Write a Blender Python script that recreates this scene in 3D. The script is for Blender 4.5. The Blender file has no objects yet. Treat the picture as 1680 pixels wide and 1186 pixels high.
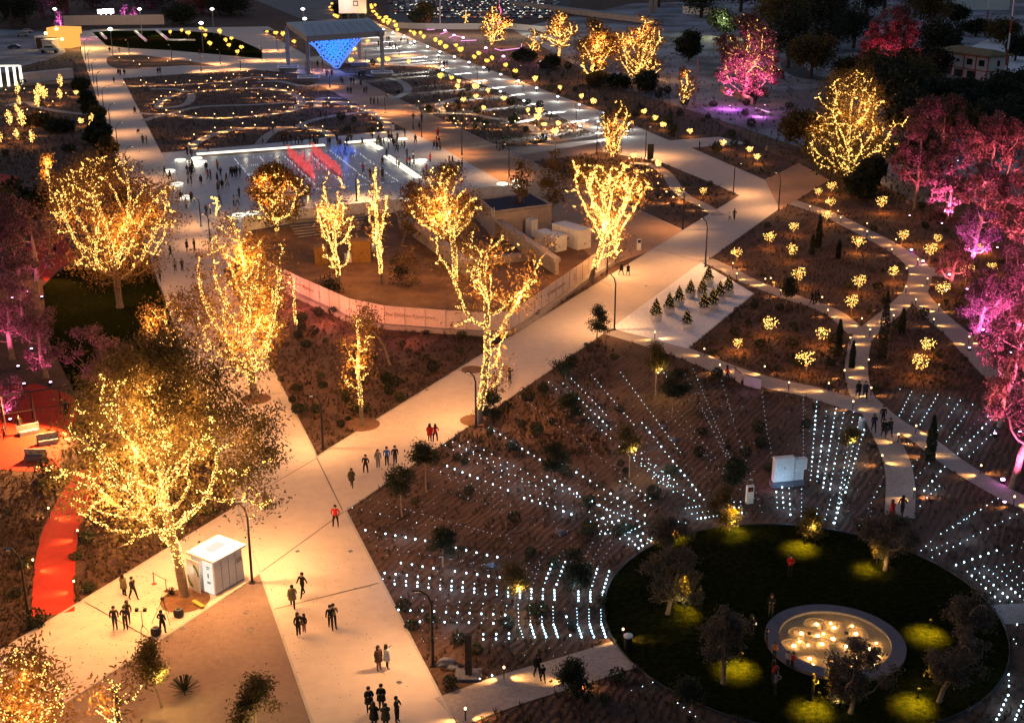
import bpy, bmesh, math, random
import numpy as np
from mathutils import Vector, Matrix
R = math.radians
PI = math.pi
rnd = random.Random(7)
sc = bpy.context.scene
# ---------------------------------------------------------------- camera
CW, CH, FX = 1680.0, 1186.0, 2110.0
CAMH, PITCH = 47.0, R(19.7)
cd = bpy.data.cameras.new('camera'); cam = bpy.data.objects.new('camera', cd)
sc.collection.objects.link(cam)
cam.location = (0, 0, CAMH); cam.rotation_euler = (R(90) - PITCH, 0, 0)
cd.sensor_width = 36; cd.lens = FX / CW * 36; cd.clip_start = 1; cd.clip_end = 6000
sc.camera = cam
# ---------------------------------------------------------------- dusk sky and last daylight
w = bpy.data.worlds.new('World'); sc.world = w; w.use_nodes = True
nt = w.node_tree; bg = nt.nodes['Background']
sky = nt.nodes.new('ShaderNodeTexSky'); sky.sky_type = 'NISHITA'; sky.sun_disc = False
sky.sun_elevation = R(1.0); sky.sun_rotation = R(250); sky.ozone_density = 2.2; sky.dust_density = 1.5
nt.links.new(sky.outputs[0], bg.inputs[0]); bg.inputs[1].default_value = 0.33
sun = bpy.data.lights.new('dusk_sun', 'SUN'); so = bpy.data.objects.new('dusk_sun', sun); sc.collection.objects.link(so)
sun.energy = 0.24; sun.angle = R(40); sun.color = (1.0, 0.72, 0.85)
so.rotation_euler = (R(60), 0, R(200))
# ---------------------------------------------------------------- render settings
vs = sc.view_settings
vs.view_transform = 'Standard'; vs.look = 'None'; vs.exposure = 0.0; vs.gamma = 1.0; vs.use_curve_mapping = False
cy = sc.cycles
cy.use_denoising = True; cy.use_light_tree = True
cy.max_bounces = 4; cy.diffuse_bounces = 2; cy.glossy_bounces = 2; cy.transmission_bounces = 3; cy.transparent_max_bounces = 8
cy.sample_clamp_indirect = 3.0; cy.use_adaptive_sampling = True; cy.adaptive_threshold = 0.02
cy.caustics_reflective = False; cy.caustics_refractive = False
# ---------------------------------------------------------------- pixel <-> ground
def G(px, py, z=0.0):
    a = PITCH + math.atan((py - CH / 2) / FX)
    Y = (CAMH - z) / math.tan(a)
    Zc = Y * math.cos(PITCH) + (CAMH - z) * math.sin(PITCH)
    return Vector(((px - CW / 2) / FX * Zc, Y, z))
def Hh(fy, ty):
    """height of a thing whose foot shows at row fy and top at row ty"""
    Y = CAMH / math.tan(PITCH + math.atan((fy - CH / 2) / FX))
    return CAMH - Y * math.tan(PITCH + math.atan((ty - CH / 2) / FX))
def scale_at(p):
    return FX / (p[1] * math.cos(PITCH) + (CAMH - p[2]) * math.sin(PITCH))
def P(p):
    """world -> photo pixel"""
    Zc = p[1] * math.cos(PITCH) + (CAMH - p[2]) * math.sin(PITCH)
    v = p[1] * math.sin(PITCH) - (CAMH - p[2]) * math.cos(PITCH)
    return CW / 2 + FX * p[0] / Zc, CH / 2 - FX * v / Zc
C = sc.collection
# crops used for the tables: origin and scale
ORG = {'a1': (0, 0), 'a2': (420, 0), 'a3': (840, 0), 'a4': (1260, 0), 'a5': (0, 300), 'a6': (420, 300), 'a7': (840, 300), 'a8': (1260, 300),
       'b1': (0, 590), 'b2': (420, 590), 'b3': (840, 590), 'b4': (1260, 590), 'b5': (0, 886), 'b6': (420, 886), 'b7': (840, 886), 'b8': (1260, 886), 'f': (0, 0)}
def K(c, x, y):
    s = 1.0 if c == 'f' else 3.952
    o = ORG[c]; return o[0] + x / s, o[1] + y / s
# ---------------------------------------------------------------- object helpers
def tag(o, label=None, cat=None, group=None, kind=None):
    if label: o['label'] = label
    if cat: o['category'] = cat
    if group: o['group'] = group
    if kind: o['kind'] = kind
    return o
def empty(name, loc, rz=0, label=None, cat=None, group=None):
    o = bpy.data.objects.new(name, None); C.objects.link(o); o.location = loc; o.rotation_euler = (0, 0, rz)
    o.empty_display_size = 0.3
    return tag(o, label, cat, group)
def link(name, me, parent=None, loc=None):
    o = bpy.data.objects.new(name, me); C.objects.link(o)
    if parent is not None: o.parent = parent
    if loc is not None: o.location = loc
    return o
def npmesh(name, V, F, mats, mi=None, smooth=False):
    me = bpy.data.meshes.new(name)
    V = np.asarray(V, dtype=np.float32).reshape(-1, 3); F = np.asarray(F, dtype=np.int32)
    n, k = F.shape
    me.vertices.add(len(V)); me.vertices.foreach_set('co', V.ravel())
    me.loops.add(n * k); me.loops.foreach_set('vertex_index', F.ravel())
    me.polygons.add(n); me.polygons.foreach_set('loop_start', np.arange(0, n * k, k, dtype=np.int32))
    me.polygons.foreach_set('loop_total', np.full(n, k, dtype=np.int32))
    if not isinstance(mats, (list, tuple)): mats = [mats]
    for m in mats: me.materials.append(m)
    if mi is not None: me.polygons.foreach_set('material_index', np.asarray(mi, dtype=np.int32))
    if smooth: me.polygons.foreach_set('use_smooth', np.ones(n, dtype=bool))
    me.update(calc_edges=True); me.validate()
    return me
class MB:
    """collects simple shapes into one mesh"""
    def __init__(s): s.v = []; s.f = []; s.m = []
    def quad(s, a, b, c, d, m=0):
        i = len(s.v); s.v += [tuple(a), tuple(b), tuple(c), tuple(d)]; s.f.append((i, i + 1, i + 2, i + 3)); s.m.append(m)
    def poly(s, pts, m=0):
        i = len(s.v); s.v += [tuple(p) for p in pts]; s.f.append(tuple(range(i, i + len(pts)))); s.m.append(m)
    def box(s, c, d, rz=0, m=0, top=1.0):
        cx, cy_, cz = c; hx, hy, hz = d[0] / 2, d[1] / 2, d[2] / 2; cs, sn = math.cos(rz), math.sin(rz)
        i = len(s.v)
        for z, t in ((-hz, 1.0), (hz, top)):
            for x, y in ((-hx, -hy), (hx, -hy), (hx, hy), (-hx, hy)):
                x *= t; y *= t
                s.v.append((cx + x * cs - y * sn, cy_ + x * sn + y * cs, cz + z))
        for q in ((3, 2, 1, 0), (4, 5, 6, 7), (0, 1, 5, 4), (1, 2, 6, 5), (2, 3, 7, 6), (3, 0, 4, 7)):
            s.f.append(tuple(i + k for k in q)); s.m.append(m)
    def prism(s, pts, z0, z1, m=0, top=True):
        n = len(pts); i = len(s.v)
        s.v += [(p[0], p[1], z0) for p in pts] + [(p[0], p[1], z1) for p in pts]
        for k in range(n): s.f.append((i + k, i + (k + 1) % n, i + n + (k + 1) % n, i + n + k)); s.m.append(m)
        if top: s.f.append(tuple(i + n + k for k in range(n))); s.m.append(m); s.f.append(tuple(i + k for k in range(n))[::-1]); s.m.append(m)
    def tube(s, pts, rads, n=6, m=0, cap=True):
        if not hasattr(rads, '__len__'): rads = [rads] * len(pts)
        pts = [Vector(p) for p in pts]; i0 = len(s.v)
        for k, p in enumerate(pts):
            d = (pts[min(k + 1, len(pts) - 1)] - pts[max(k - 1, 0)]).normalized()
            u = d.cross(Vector((0, 0, 1)) if abs(d.z) < .9 else Vector((1, 0, 0))).normalized(); v = d.cross(u)
            for j in range(n):
                a = 2 * PI * j / n; s.v.append(tuple(p + (u * math.cos(a) + v * math.sin(a)) * rads[k]))
        for k in range(len(pts) - 1):
            for j in range(n):
                a = i0 + k * n; s.f.append((a + j, a + (j + 1) % n, a + n + (j + 1) % n, a + n + j)); s.m.append(m)
        if cap:
            s.f.append(tuple(i0 + j for j in range(n))[::-1]); s.m.append(m)
            s.f.append(tuple(i0 + (len(pts) - 1) * n + j for j in range(n))); s.m.append(m)
    def lathe(s, prof, c=(0, 0, 0), n=12, m=0, sx=1.0, sy=1.0):
        i0 = len(s.v)
        for r, z in prof:
            for j in range(n):
                a = 2 * PI * j / n; s.v.append((c[0] + r * math.cos(a) * sx, c[1] + r * math.sin(a) * sy, c[2] + z))
        for k in range(len(prof) - 1):
            for j in range(n):
                a = i0 + k * n; s.f.append((a + j, a + (j + 1) % n, a + n + (j + 1) % n, a + n + j)); s.m.append(m)
        s.f.append(tuple(i0 + j for j in range(n))[::-1]); s.m.append(m)
        s.f.append(tuple(i0 + (len(prof) - 1) * n + j for j in range(n))); s.m.append(m)
    def torus(s, c, R_, r_, n=20, k=6, m=0, M=None):
        i0 = len(s.v)
        for a in range(n):
            A = 2 * PI * a / n
            for b in range(k):
                B = 2 * PI * b / k; p = Vector(((R_ + r_ * math.cos(B)) * math.cos(A), (R_ + r_ * math.cos(B)) * math.sin(A), r_ * math.sin(B)))
                if M is not None: p = M @ p
                s.v.append(tuple(p + Vector(c)))
        for a in range(n):
            for b in range(k):
                s.f.append((i0 + a * k + b, i0 + ((a + 1) % n) * k + b, i0 + ((a + 1) % n) * k + (b + 1) % k, i0 + a * k + (b + 1) % k)); s.m.append(m)
    def mesh(s, name, mats):
        me = bpy.data.meshes.new(name); me.from_pydata(s.v, [], s.f)
        if not isinstance(mats, (list, tuple)): mats = [mats]
        for x in mats: me.materials.append(x)
        me.polygons.foreach_set('material_index', s.m); me.update(); return me
    def build(s, name, mats, parent=None, loc=None): return link(name, s.mesh(name, mats), parent, loc)
# ---------------------------------------------------------------- materials
def mat(name, col, rough=.8, col2=None, ns=1.0, bump=0.0, bs=8.0, metal=0, island=0.0, trans=0.0, detail=5, wave=None, ramp=(.35, .65), spec=.3, nv=1.0):
    m = bpy.data.materials.new(name); m.use_nodes = True; n = m.node_tree.nodes; l = m.node_tree.links
    b = n['Principled BSDF']; b.inputs['Roughness'].default_value = rough; b.inputs['Metallic'].default_value = metal
    b.inputs['Specular IOR Level'].default_value = spec
    b.inputs['Base Color'].default_value = (*col, 1)
    tc = n.new('ShaderNodeTexCoord'); src = None
    if col2 is not None:
        no = n.new('ShaderNodeTexNoise'); no.inputs['Scale'].default_value = ns; no.inputs['Detail'].default_value = detail; no.inputs['Roughness'].default_value = .6
        l.new(tc.outputs['Object'], no.inputs['Vector'])
        cr = n.new('ShaderNodeValToRGB'); cr.color_ramp.elements[0].position = ramp[0]; cr.color_ramp.elements[1].position = ramp[1]
        cr.color_ramp.elements[0].color = (*col, 1); cr.color_ramp.elements[1].color = (*col2, 1)
        l.new(no.outputs[0], cr.inputs[0]); src = cr.outputs[0]
        n2 = n.new('ShaderNodeTexNoise'); n2.inputs['Scale'].default_value = ns * 11; n2.inputs['Detail'].default_value = 3
        l.new(tc.outputs['Object'], n2.inputs['Vector'])
        mr = n.new('ShaderNodeMapRange'); mr.inputs[1].default_value = .3; mr.inputs[2].default_value = .7; mr.inputs[3].default_value = 1 - .18 * nv; mr.inputs[4].default_value = 1 + .15 * nv
        l.new(n2.outputs[0], mr.inputs[0])
        mx = n.new('ShaderNodeMix'); mx.data_type = 'RGBA'; mx.blend_type = 'MULTIPLY'; mx.inputs[0].default_value = 1
        l.new(src, mx.inputs[6]); l.new(mr.outputs[0], mx.inputs[7]); src = mx.outputs[2]
    if island > 0:
        ge = n.new('ShaderNodeNewGeometry'); mr = n.new('ShaderNodeMapRange'); mr.inputs[3].default_value = 1 - island; mr.inputs[4].default_value = 1 + island
        l.new(ge.outputs['Random Per Island'], mr.inputs[0])
        mx = n.new('ShaderNodeMix'); mx.data_type = 'RGBA'; mx.blend_type = 'MULTIPLY'; mx.inputs[0].default_value = 1
        if src is None: mx.inputs[6].default_value = (*col, 1)
        else: l.new(src, mx.inputs[6])
        l.new(mr.outputs[0], mx.inputs[7]); src = mx.outputs[2]
    if src is not None: l.new(src, b.inputs['Base Color'])
    if bump > 0:
        nb = n.new('ShaderNodeTexNoise'); nb.inputs['Scale'].default_value = bs; nb.inputs['Detail'].default_value = 4
        l.new(tc.outputs['Object'], nb.inputs['Vector']); bp = n.new('ShaderNodeBump'); bp.inputs['Strength'].default_value = bump; bp.inputs['Distance'].default_value = .12
        hs = nb.outputs[0]
        if wave:
            mp = n.new('ShaderNodeMapping'); mp.inputs['Rotation'].default_value = (0, 0, wave[1]); l.new(tc.outputs['Object'], mp.inputs[0])
            wv = n.new('ShaderNodeTexWave'); wv.inputs['Scale'].default_value = wave[0]; wv.inputs['Distortion'].default_value = 5; wv.inputs['Detail'].default_value = 3; wv.inputs['Detail Scale'].default_value = 1.2
            l.new(mp.outputs[0], wv.inputs[0]); ad = n.new('ShaderNodeMath'); l.new(wv.outputs[1], ad.inputs[0]); l.new(nb.outputs[0], ad.inputs[1]); hs = ad.outputs[0]
        l.new(hs, bp.inputs['Height']); l.new(bp.outputs[0], b.inputs['Normal'])
    if trans > 0:
        t = n.new('ShaderNodeBsdfTranslucent'); ms = n.new('ShaderNodeMixShader'); ms.inputs[0].default_value = trans
        if src is not None: l.new(src, t.inputs[0])
        else: t.inputs[0].default_value = (*col, 1)
        l.new(b.outputs[0], ms.inputs[1]); l.new(t.outputs[0], ms.inputs[2]); l.new(ms.outputs[0], n['Material Output'].inputs[0])
    return m
def emis(name, col, s, sample=False):
    m = bpy.data.materials.new(name); m.use_nodes = True; n = m.node_tree.nodes
    e = n.new('ShaderNodeEmission'); e.inputs[0].default_value = (*col, 1); e.inputs[1].default_value = s
    m.node_tree.links.new(e.outputs[0], n['Material Output'].inputs[0]); n.remove(n['Principled BSDF'])
    m.cycles.emission_sampling = 'AUTO' if sample else 'NONE'
    return m
M = dict(
    soil=mat('soil', (.066, .034, .024), .95, (.125, .068, .046), .22, .4, 3.0, wave=(.55, .5), ramp=(.3, .7)),
    soil2=mat('soil_bare', (.13, .06, .03), .95, (.22, .115, .06), .35, .5, 2.0),
    pave=mat('pale_concrete', (.57, .47, .395), .75, (.62, .51, .43), .09, .05, 30, ramp=(.3, .75), nv=.35),
    ochre=mat('ochre_gravel', (.40, .22, .13), .9, (.48, .28, .17), .2, .2, 25),
    pave2=mat('gravel_resin', (.20, .135, .115), .9, (.25, .175, .145), .2, .2, 25, nv=.5),
    white=mat('pale_stone_plaza', (.74, .71, .72), .6, (.82, .79, .80), .25, .05, 30),
    plaza=mat('grey_plaza', (.36, .37, .40), .55, (.46, .46, .48), .15, .05, 30),
    foot=mat('footpath_concrete', (.33, .27, .24), .85, (.42, .35, .31), .3, .1, 20),
    yard=mat('yard_ground', (.16, .145, .155), .95, (.38, .375, .41), .045, .3, 2, detail=9, ramp=(.42, .6)),
    asphalt=mat('asphalt', (.05, .05, .055), .8, (.075, .075, .08), .1, .1, 20),
    road=mat('road_concrete', (.16, .15, .15), .9, (.22, .21, .2), .1),
    lawn=mat('lawn', (.0055, .008, .0022), .95, (.019, .021, .0055), 2.6, .9, 12, spec=0),
    sedge=mat('dry_grass', (.09, .055, .03), .9, island=.5, trans=.2),
    groundcover=mat('low_plants', (.05, .06, .03), .9, island=.5, trans=.2),
    carpet=mat('red_carpet', (.52, .035, .014), .9, (.42, .025, .012), .6, .1, 20),
    joint=mat('dark_joint', (.05, .04, .035), .9),
    edge=mat('edging_concrete', (.42, .38, .34), .8, (.5, .45, .4), 1.0),
    bark=mat('pale_bark', (.30, .22, .16), .9, (.16, .11, .08), 2.5, .5, 9),
    dbark=mat('dark_bark', (.09, .06, .045), .9, (.05, .035, .03), 3, .4, 9),
    leaf=mat('olive_leaf', (.075, .056, .018), .7, (.125, .09, .03), .35, island=.45, trans=.45),
    pleaf=mat('dusty_rose_leaf', (.13, .07, .065), .7, (.20, .115, .105), .35, island=.75, trans=.4),
    fir=mat('fir_needles', (.008, .014, .008), .7, island=.5),
    dleaf=mat('dark_leaf', (.018, .026, .013), .7, (.032, .04, .02), .35, island=.5, trans=.25),
    rleaf=mat('russet_leaf', (.15, .082, .022), .7, (.21, .12, .036), .35, island=.45, trans=.45),
    sleaf=mat('silver_leaf', (.075, .062, .05), .7, (.11, .095, .078), .6, island=.45, trans=.35),
    steel=mat('dark_steel', (.03, .03, .032), .45, metal=.6),
    grey=mat('grey_paint', (.25, .25, .26), .6),
    wpaint=mat('white_paint', (.75, .74, .72), .5, (.65, .64, .62), 1.0),
    conc=mat('concrete_wall', (.30, .25, .23), .85, (.38, .32, .29), .5, .2, 6),
    hoard=mat('hoarding_panel', (.66, .50, .42), .7, (.72, .56, .48), .5),
    print=mat('grey_print', (.33, .2, .16), .7),
    teal=mat('roof_membrane', (.16, .30, .36), .6, (.20, .36, .42), .3),
    roofbrown=mat('brown_roof', (.2, .13, .05), .8, (.26, .17, .08), .8),
    cream=mat('cream_wall', (.62, .52, .48), .8, (.68, .58, .54), .6),
    redtrim=mat('red_trim', (.3, .05, .04), .6),
    glass=mat('dark_glass', (.02, .025, .03), .12, spec=.6),
    water=mat('still_water', (.02, .035, .06), .06, bump=.12, bs=1.5, spec=.8),
    wet=mat('wet_slab', (.045, .085, .115), .35, (.06, .11, .145), .5, .1, 5, spec=.6),
    wood=mat('ochre_timber', (.20, .10, .03), .8, (.28, .15, .05), 2.0),
    sand=mat('sand_basin', (.33, .24, .12), .8, (.42, .31, .17), .8, .2, 6),
    stone=mat('pale_granite', (.10, .10, .125), .7, (.14, .135, .165), 1.0),
    pot=mat('white_pot', (.6, .58, .57), .5),
    green=mat('green_print', (.10, .22, .05), .6),
    skin=mat('skin', (.45, .28, .20), .6), hair=mat('dark_hair', (.02, .013, .01), .5), shoe=mat('dark_shoe', (.02, .02, .02), .6),
    wshoe=mat('white_shoe', (.6, .6, .6), .6),
)
CL = dict(black=(.012, .012, .014), navy=(.015, .02, .05), grey=(.17, .17, .18), red=(.45, .015, .012), blue=(.02, .12, .42), olive=(.05, .045, .025),
          brown=(.10, .055, .035), white=(.6, .58, .58), pink=(.3, .13, .12), khaki=(.16, .13, .07), denim=(.03, .045, .08), orange=(.55, .2, .03), dark=(.03, .03, .035), lgrey=(.35, .35, .36))
CM = {k: mat('cloth_' + k, v, .9) for k, v in CL.items()}
AMB = (1.0, .43, .115)
M['bulb'] = emis('warm_bulb', (1.0, .55, .13), 6.0)
M['bulbdim'] = emis('warm_bulb_far', (1.0, .56, .08), 3.5)
M['led'] = emis('white_led', (.50, .80, 1.0), 9.0)
M['led2'] = emis('white_led_dim', (.6, .8, 1.0), 2.2)
M['wstrip'] = emis('white_light_strip', (1.0, .9, .68), 2.2)
M['wflood'] = emis('cool_flood_lens', (.85, 1.0, 1.0), 12)
M['amb'] = emis('amber_lamp_lens', (1.0, .62, .25), 7)
M['pinkl'] = emis('pink_flood_lens', (1.0, .55, 1.0), 7)
M['blue'] = emis('blue_neon', (.07, .22, 1.0), 1.7)
M['blue2'] = emis('deep_blue_neon', (.003, .025, 1.0), .5)
M['cyan'] = emis('cyan_neon', (.05, .38, 1.0), 1.1)
M['lens'] = emis('fountain_lamp', (1.0, .8, .4), 9)
M['yel'] = emis('yellow_lamp', (1.0, .75, .2), 6)
M['lit'] = emis('lit_panel', (1.0, .9, .74), 1.0)
M['shop'] = emis('stall_glow', (1.0, .45, .09), 1.15)
M['far'] = emis('far_street_lamp', (1.0, .95, .8), 6)
LK = 1.0
def lamp(kind, loc, power, col=AMB, r=.15, parent=None, to=None, size=None, blend=.5, name='lamp_light', _c={}):
    k = (kind, power, col, r, size, blend)
    if k not in _c:
        d = bpy.data.lights.new(name, kind); d.energy = power * LK; d.color = col; d.shadow_soft_size = r
        if kind == 'SPOT': d.spot_size = size; d.spot_blend = blend
        _c[k] = d
    o = bpy.data.objects.new(name, _c[k]); C.objects.link(o); o.location = loc
    if to is not None: o.rotation_euler = Vector(to).to_track_quat('-Z', 'Y').to_euler()
    if parent is not None: o.parent = parent
    return o
# ---------------------------------------------------------------- where things stand, in words
LAND = [(190, 200, 'on the far end of the avenue'), (215, 330, 'behind the broad lit tree'), (330, 300, 'on the grey plaza left of the jet pool'), (500, 240, 'along the long glowing bench'),
        (500, 280, 'between the red water curtains'), (660, 270, 'by the slanting light strips'), (760, 240, 'on the orange walk beyond the plaza'), (720, 230, 'on the plaza corner by the orange walk'),
        (560, 130, 'under the blue net canopy'), (640, 100, 'just right of the canopy'), (300, 150, 'in the maze garden by the avenue'), (420, 200, 'in the middle of the maze garden'), (560, 180, 'in the maze garden near the canopy'),
        (400, 225, 'on the front edge of the maze garden'), (340, 60, 'on the far lawn'), (390, 70, 'above the far lawn tip'), (250, 100, 'on the small bed beside the far lawn'), (80, 190, 'in the garden left of the avenue'), (30, 260, 'in the red corner on the left'),
        (720, 60, 'beyond the boulevard floodlights'), (820, 80, 'between the boulevard and the wire fence'), (720, 100, 'on the far boulevard'), (800, 150, 'in the triangle garden below the boulevard'), (900, 200, 'on the tip of the triangle garden'), (940, 150, 'on the middle of the boulevard'),
        (1060, 180, 'in the bed beside the wire fence'), (1240, 245, 'in the bed right of the boulevard crossing'), (1120, 290, 'in the bed below the boulevard'), (1080, 340, 'on the corner bed right of the bright fork tree'),
        (1330, 320, 'in the slope bed under the great lit tree'), (1300, 390, 'in the upper slope bed'), (1400, 460, 'in the middle of the slope bed'), (1450, 400, 'along the upper curve of the slope path'), (1540, 400, 'below the pink trees'),
        (1600, 430, 'close under the pink trees'), (1480, 520, 'at the three-way path fork'), (1540, 580, 'between the fork and the pink trees'), (1330, 560, 'in the dark bed below the white plaza'), (1230, 540, 'beside the white plaza'), (1250, 600, 'along the path above the light field'),
        (1400, 640, 'at the upper path crossing of the light field'), (1470, 700, 'on the path cutting the light field'), (1600, 760, 'on the path to the right edge'), (1480, 820, 'near the foot of the curved path'), (60, 900, 'along the red ribbon path'),
        (80, 700, 'on the red terrace'), (800, 1150, 'on the short path left of the round lawn'), (1020, 1040, 'at the gate of the round lawn'), (1300, 1050, 'around the round basin'), (150, 50, 'by the lit kiosk at the far left'), (1010, 640, 'in the light field'), (40, 150, 'by the glowing frame'),
        (640, 60, 'at the far end of the boulevard'), (910, 130, 'on the boulevard by the floodlights'), (400, 120, 'on the far cross walk'), (100, 430, 'on the red terrace behind the dark lawn'), (290, 430, 'on the avenue beside the dark lawn')]
def near(px, py):
    return min(LAND, key=lambda q: (q[0] - px) ** 2 + ((q[1] - py) * 1.8) ** 2)[2]
# ---------------------------------------------------------------- ground sheets
def inside(pt, poly):
    x, y = pt; r = False; j = len(poly) - 1
    for i in range(len(poly)):
        xi, yi = poly[i]; xj, yj = poly[j]
        if (yi > y) != (yj > y) and x < (xj - xi) * (y - yi) / (yj - yi + 1e-12) + xi: r = not r
        j = i
    return r
def smooth(pts, n=8, closed=False):
    out = []; N = len(pts)
    rng = range(N if closed else N - 1)
    for i in rng:
        p0, p1, p2, p3 = (pts[(i - 1) % N] if closed or i > 0 else pts[0]), pts[i], pts[(i + 1) % N], (pts[(i + 2) % N] if closed or i + 2 < N else pts[-1])
        for k in range(n):
            t = k / n
            out.append(tuple(.5 * (2 * p1[a] + (p2[a] - p0[a]) * t + (2 * p0[a] - 5 * p1[a] + 4 * p2[a] - p3[a]) * t * t + (3 * p1[a] - p0[a] - 3 * p2[a] + p3[a]) * t ** 3) for a in range(len(p1))))
    if not closed: out.append(tuple(pts[-1]))
    return out
def sheet(name, px, z, m, kind='structure', sm=False):
    pts = [tuple(G(x, y)[:2]) for x, y in px]
    if sm: pts = smooth(pts, 6, True)
    bm = bmesh.new(); vs_ = [bm.verts.new((p[0], p[1], z)) for p in pts]
    f = bm.faces.new(vs_); f.normal_update()
    if f.normal.z < 0: f.normal_flip()
    bmesh.ops.triangulate(bm, faces=[f]); me = bpy.data.meshes.new(name); bm.to_mesh(me); bm.free(); me.materials.append(m)
    o = link(name, me); o['kind'] = kind; return o
def ribbon_pts(pts, w):
    L, Rr = [], []
    for i, p in enumerate(pts):
        a = Vector(pts[max(i - 1, 0)]); b = Vector(pts[min(i + 1, len(pts) - 1)]); d = (b - a).normalized(); n = Vector((-d.y, d.x)); ww = w[i] if hasattr(w, '__len__') else w
        L.append((p[0] + n.x * ww / 2, p[1] + n.y * ww / 2)); Rr.append((p[0] - n.x * ww / 2, p[1] - n.y * ww / 2))
    return L, Rr
def ribbon(name, px, width, z, m, kind='structure', n=8, sm=True):
    pts = [tuple(G(x, y)[:2]) for x, y in px]
    if sm and len(pts) > 2: pts = smooth(pts, n)
    L, Rr = ribbon_pts(pts, width); k = len(pts)
    V = [(x, y, z) for x, y in L] + [(x, y, z) for x, y in Rr]
    F = [(i, i + k, i + k + 1, i + 1) for i in range(k - 1)]
    o = link(name, npmesh(name, V, F, m)); o['kind'] = kind; return o, pts
# ================================================================ GROUND AND PAVING
def plane(name, x0, x1, y0, y1, z, m):
    o = link(name, npmesh(name, [(x0, y0, z), (x1, y0, z), (x1, y1, z), (x0, y1, z)], [(0, 1, 2, 3)], m)); o['kind'] = 'structure'; return o
plane('ground', -2500, 2500, 20, 5000, 0, M['soil'])
sheet('yard', [(840, 48), (1040, 6), (1180, 2), (1800, -40), (1800, 330), (1680, 335), (1500, 332), (1370, 262), (1160, 190), (1000, 140)], .012, M['yard'])
sheet('service_yard', [(-60, 46), (90, 52), (108, 86), (85, 97), (40, 108), (20, 118), (-60, 128)], .012, M['yard'])
sheet('car_park', [(630, -60), (960, -60), (925, 30), (640, 40)], .03, M['asphalt'])
sheet('access_road', [(400, -30), (520, -30), (562, 26), (545, 36), (490, 30), (405, -5)], .02, M['road'])
ribbon('curved_road', [K('a4', *p) for p in [(560, 325), (300, 365), (160, 410), (230, 490), (450, 525), (800, 585), (1200, 615), (1800, 720)]], 7, .03, M['asphalt'])
ribbon('pale_verge', [K('a4', *p) for p in [(1120, 600), (1350, 630), (1800, 680)]], 3.5, .05, M['yard'])
sheet('earth_pad', [K('a4', *p) for p in [(1080, 620), (1200, 700), (1150, 760), (1050, 730)]], .03, M['white'])
sheet('gravel_field', [K('a4', *p) for p in [(1440, 250), (1720, 260), (1720, 500), (1480, 480), (1280, 320)]], .03, M['white'])
sheet('earth_slope', [(1160, 192), (1262, 250), (1400, 300), (1500, 420), (1680, 430), (1680, 335), (1500, 332), (1370, 262)], .02, M['soil2'])
AVE = [(531, 1240), (427, 940), (192, 260), (122, 52), (160, 50), (363, 440), (567, 838), (773, 1240)]
sheet('avenue', AVE, .028, M['pave'])
PA = [(-60, 1103), (0, 1066), (520, 749), (1214, 321), (1262, 291), (1290, 330), (1275, 345), (1002, 539), (567, 838), (427, 940), (141, 1131), (-60, 1264)]
sheet('promenade', PA, .024, M['pave'])
PC = [(600, 28), (628, 42), (721, 83), (840, 129), (984, 182), (1098, 231), (1179, 225), (1230, 236), (1133, 243), (1262, 299), (1285, 330), (1214, 321), (1166, 300), (1083, 266), (990, 250), (978, 220), (840, 157), (711, 111), (600, 106), (560, 104)]
sheet('boulevard', PC, .036, M['pave'])
sheet('turning_plaza', [(1255, 296), (1310, 268), (1361, 296), (1298, 334), (1280, 345)], .042, M['ochre'])
PD = [(500, 100), (531, 104), (815, 240), (1121, 378), (1075, 409), (990, 440), (860, 320), (720, 240), (640, 200), (500, 128)]
sheet('orange_walk', PD, .020, M['ochre'])
sheet('link_path', [(815, 241), (860, 240), (978, 221), (992, 250), (870, 266)], .032, M['pave2'])
sheet('court_ground', [(440, 460), (494, 488), (575, 525), (632, 537), (732, 545), (838, 546), (863, 530), (965, 456), (1015, 423), (960, 395), (905, 375), (785, 335), (660, 350), (470, 371), (400, 388)], .018, M['soil2'])
PP = [(192, 262), (258, 252), (420, 238), (640, 215), (700, 213), (815, 262), (880, 304), (786, 317), (670, 330), (514, 346), (420, 358), (375, 440), (262, 470)]
sheet('plaza', PP, .016, M['plaza'])
sheet('white_plaza', [(1002, 539), (1128, 573), (1237, 482), (1150, 431)], .034, M['white'])
sheet('gravel_court', [(-60, 1264), (141, 1131), (427, 940), (531, 1240)], .012, M['pave2'])
sheet('cross_path', [(150, 49), (300, 46), (440, 44), (535, 100), (560, 104), (535, 125), (420, 115), (300, 122), (200, 129), (165, 100)], .012, M['pave'])
sheet('planting_bed', [(178, 94), (230, 91), (352, 108), (300, 108), (193, 113)], .045, M['soil'], sm=True)
sheet('planting_bed', [(430, 50), (520, 52), (522, 92), (508, 94)], .045, M['soil'])
FL = [K('a1', *p) for p in [(600, 212), (700, 203), (1100, 200), (1390, 214), (1560, 265), (1700, 330), (1700, 382), (1400, 355), (1100, 328), (840, 315), (690, 298)]]
sheet('far_lawn', FL, .05, M['lawn'])
sheet('dark_lawn', [(70, 470), (95, 447), (121, 434), (243, 429), (275, 505), (288, 560), (220, 640), (120, 640), (80, 560)], .02, M['lawn'])
sheet('red_terrace', [(-60, 640), (60, 630), (122, 650), (128, 690), (103, 728), (97, 773), (40, 774), (-60, 765)], .03, M['carpet'])
sheet('red_terrace', [(40, 408), (98, 378), (128, 424), (98, 441), (76, 462), (56, 445)], .03, M['carpet'])
sheet('red_terrace', [(-40, 280), (30, 290), (24, 312), (-40, 318)], .03, M['carpet'])
ribbon('red_ribbon_path', [(152, 770), (133, 803), (106, 856), (93, 905), (89, 950), (87, 1008)], 2.9, .026, M['carpet'])
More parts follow.
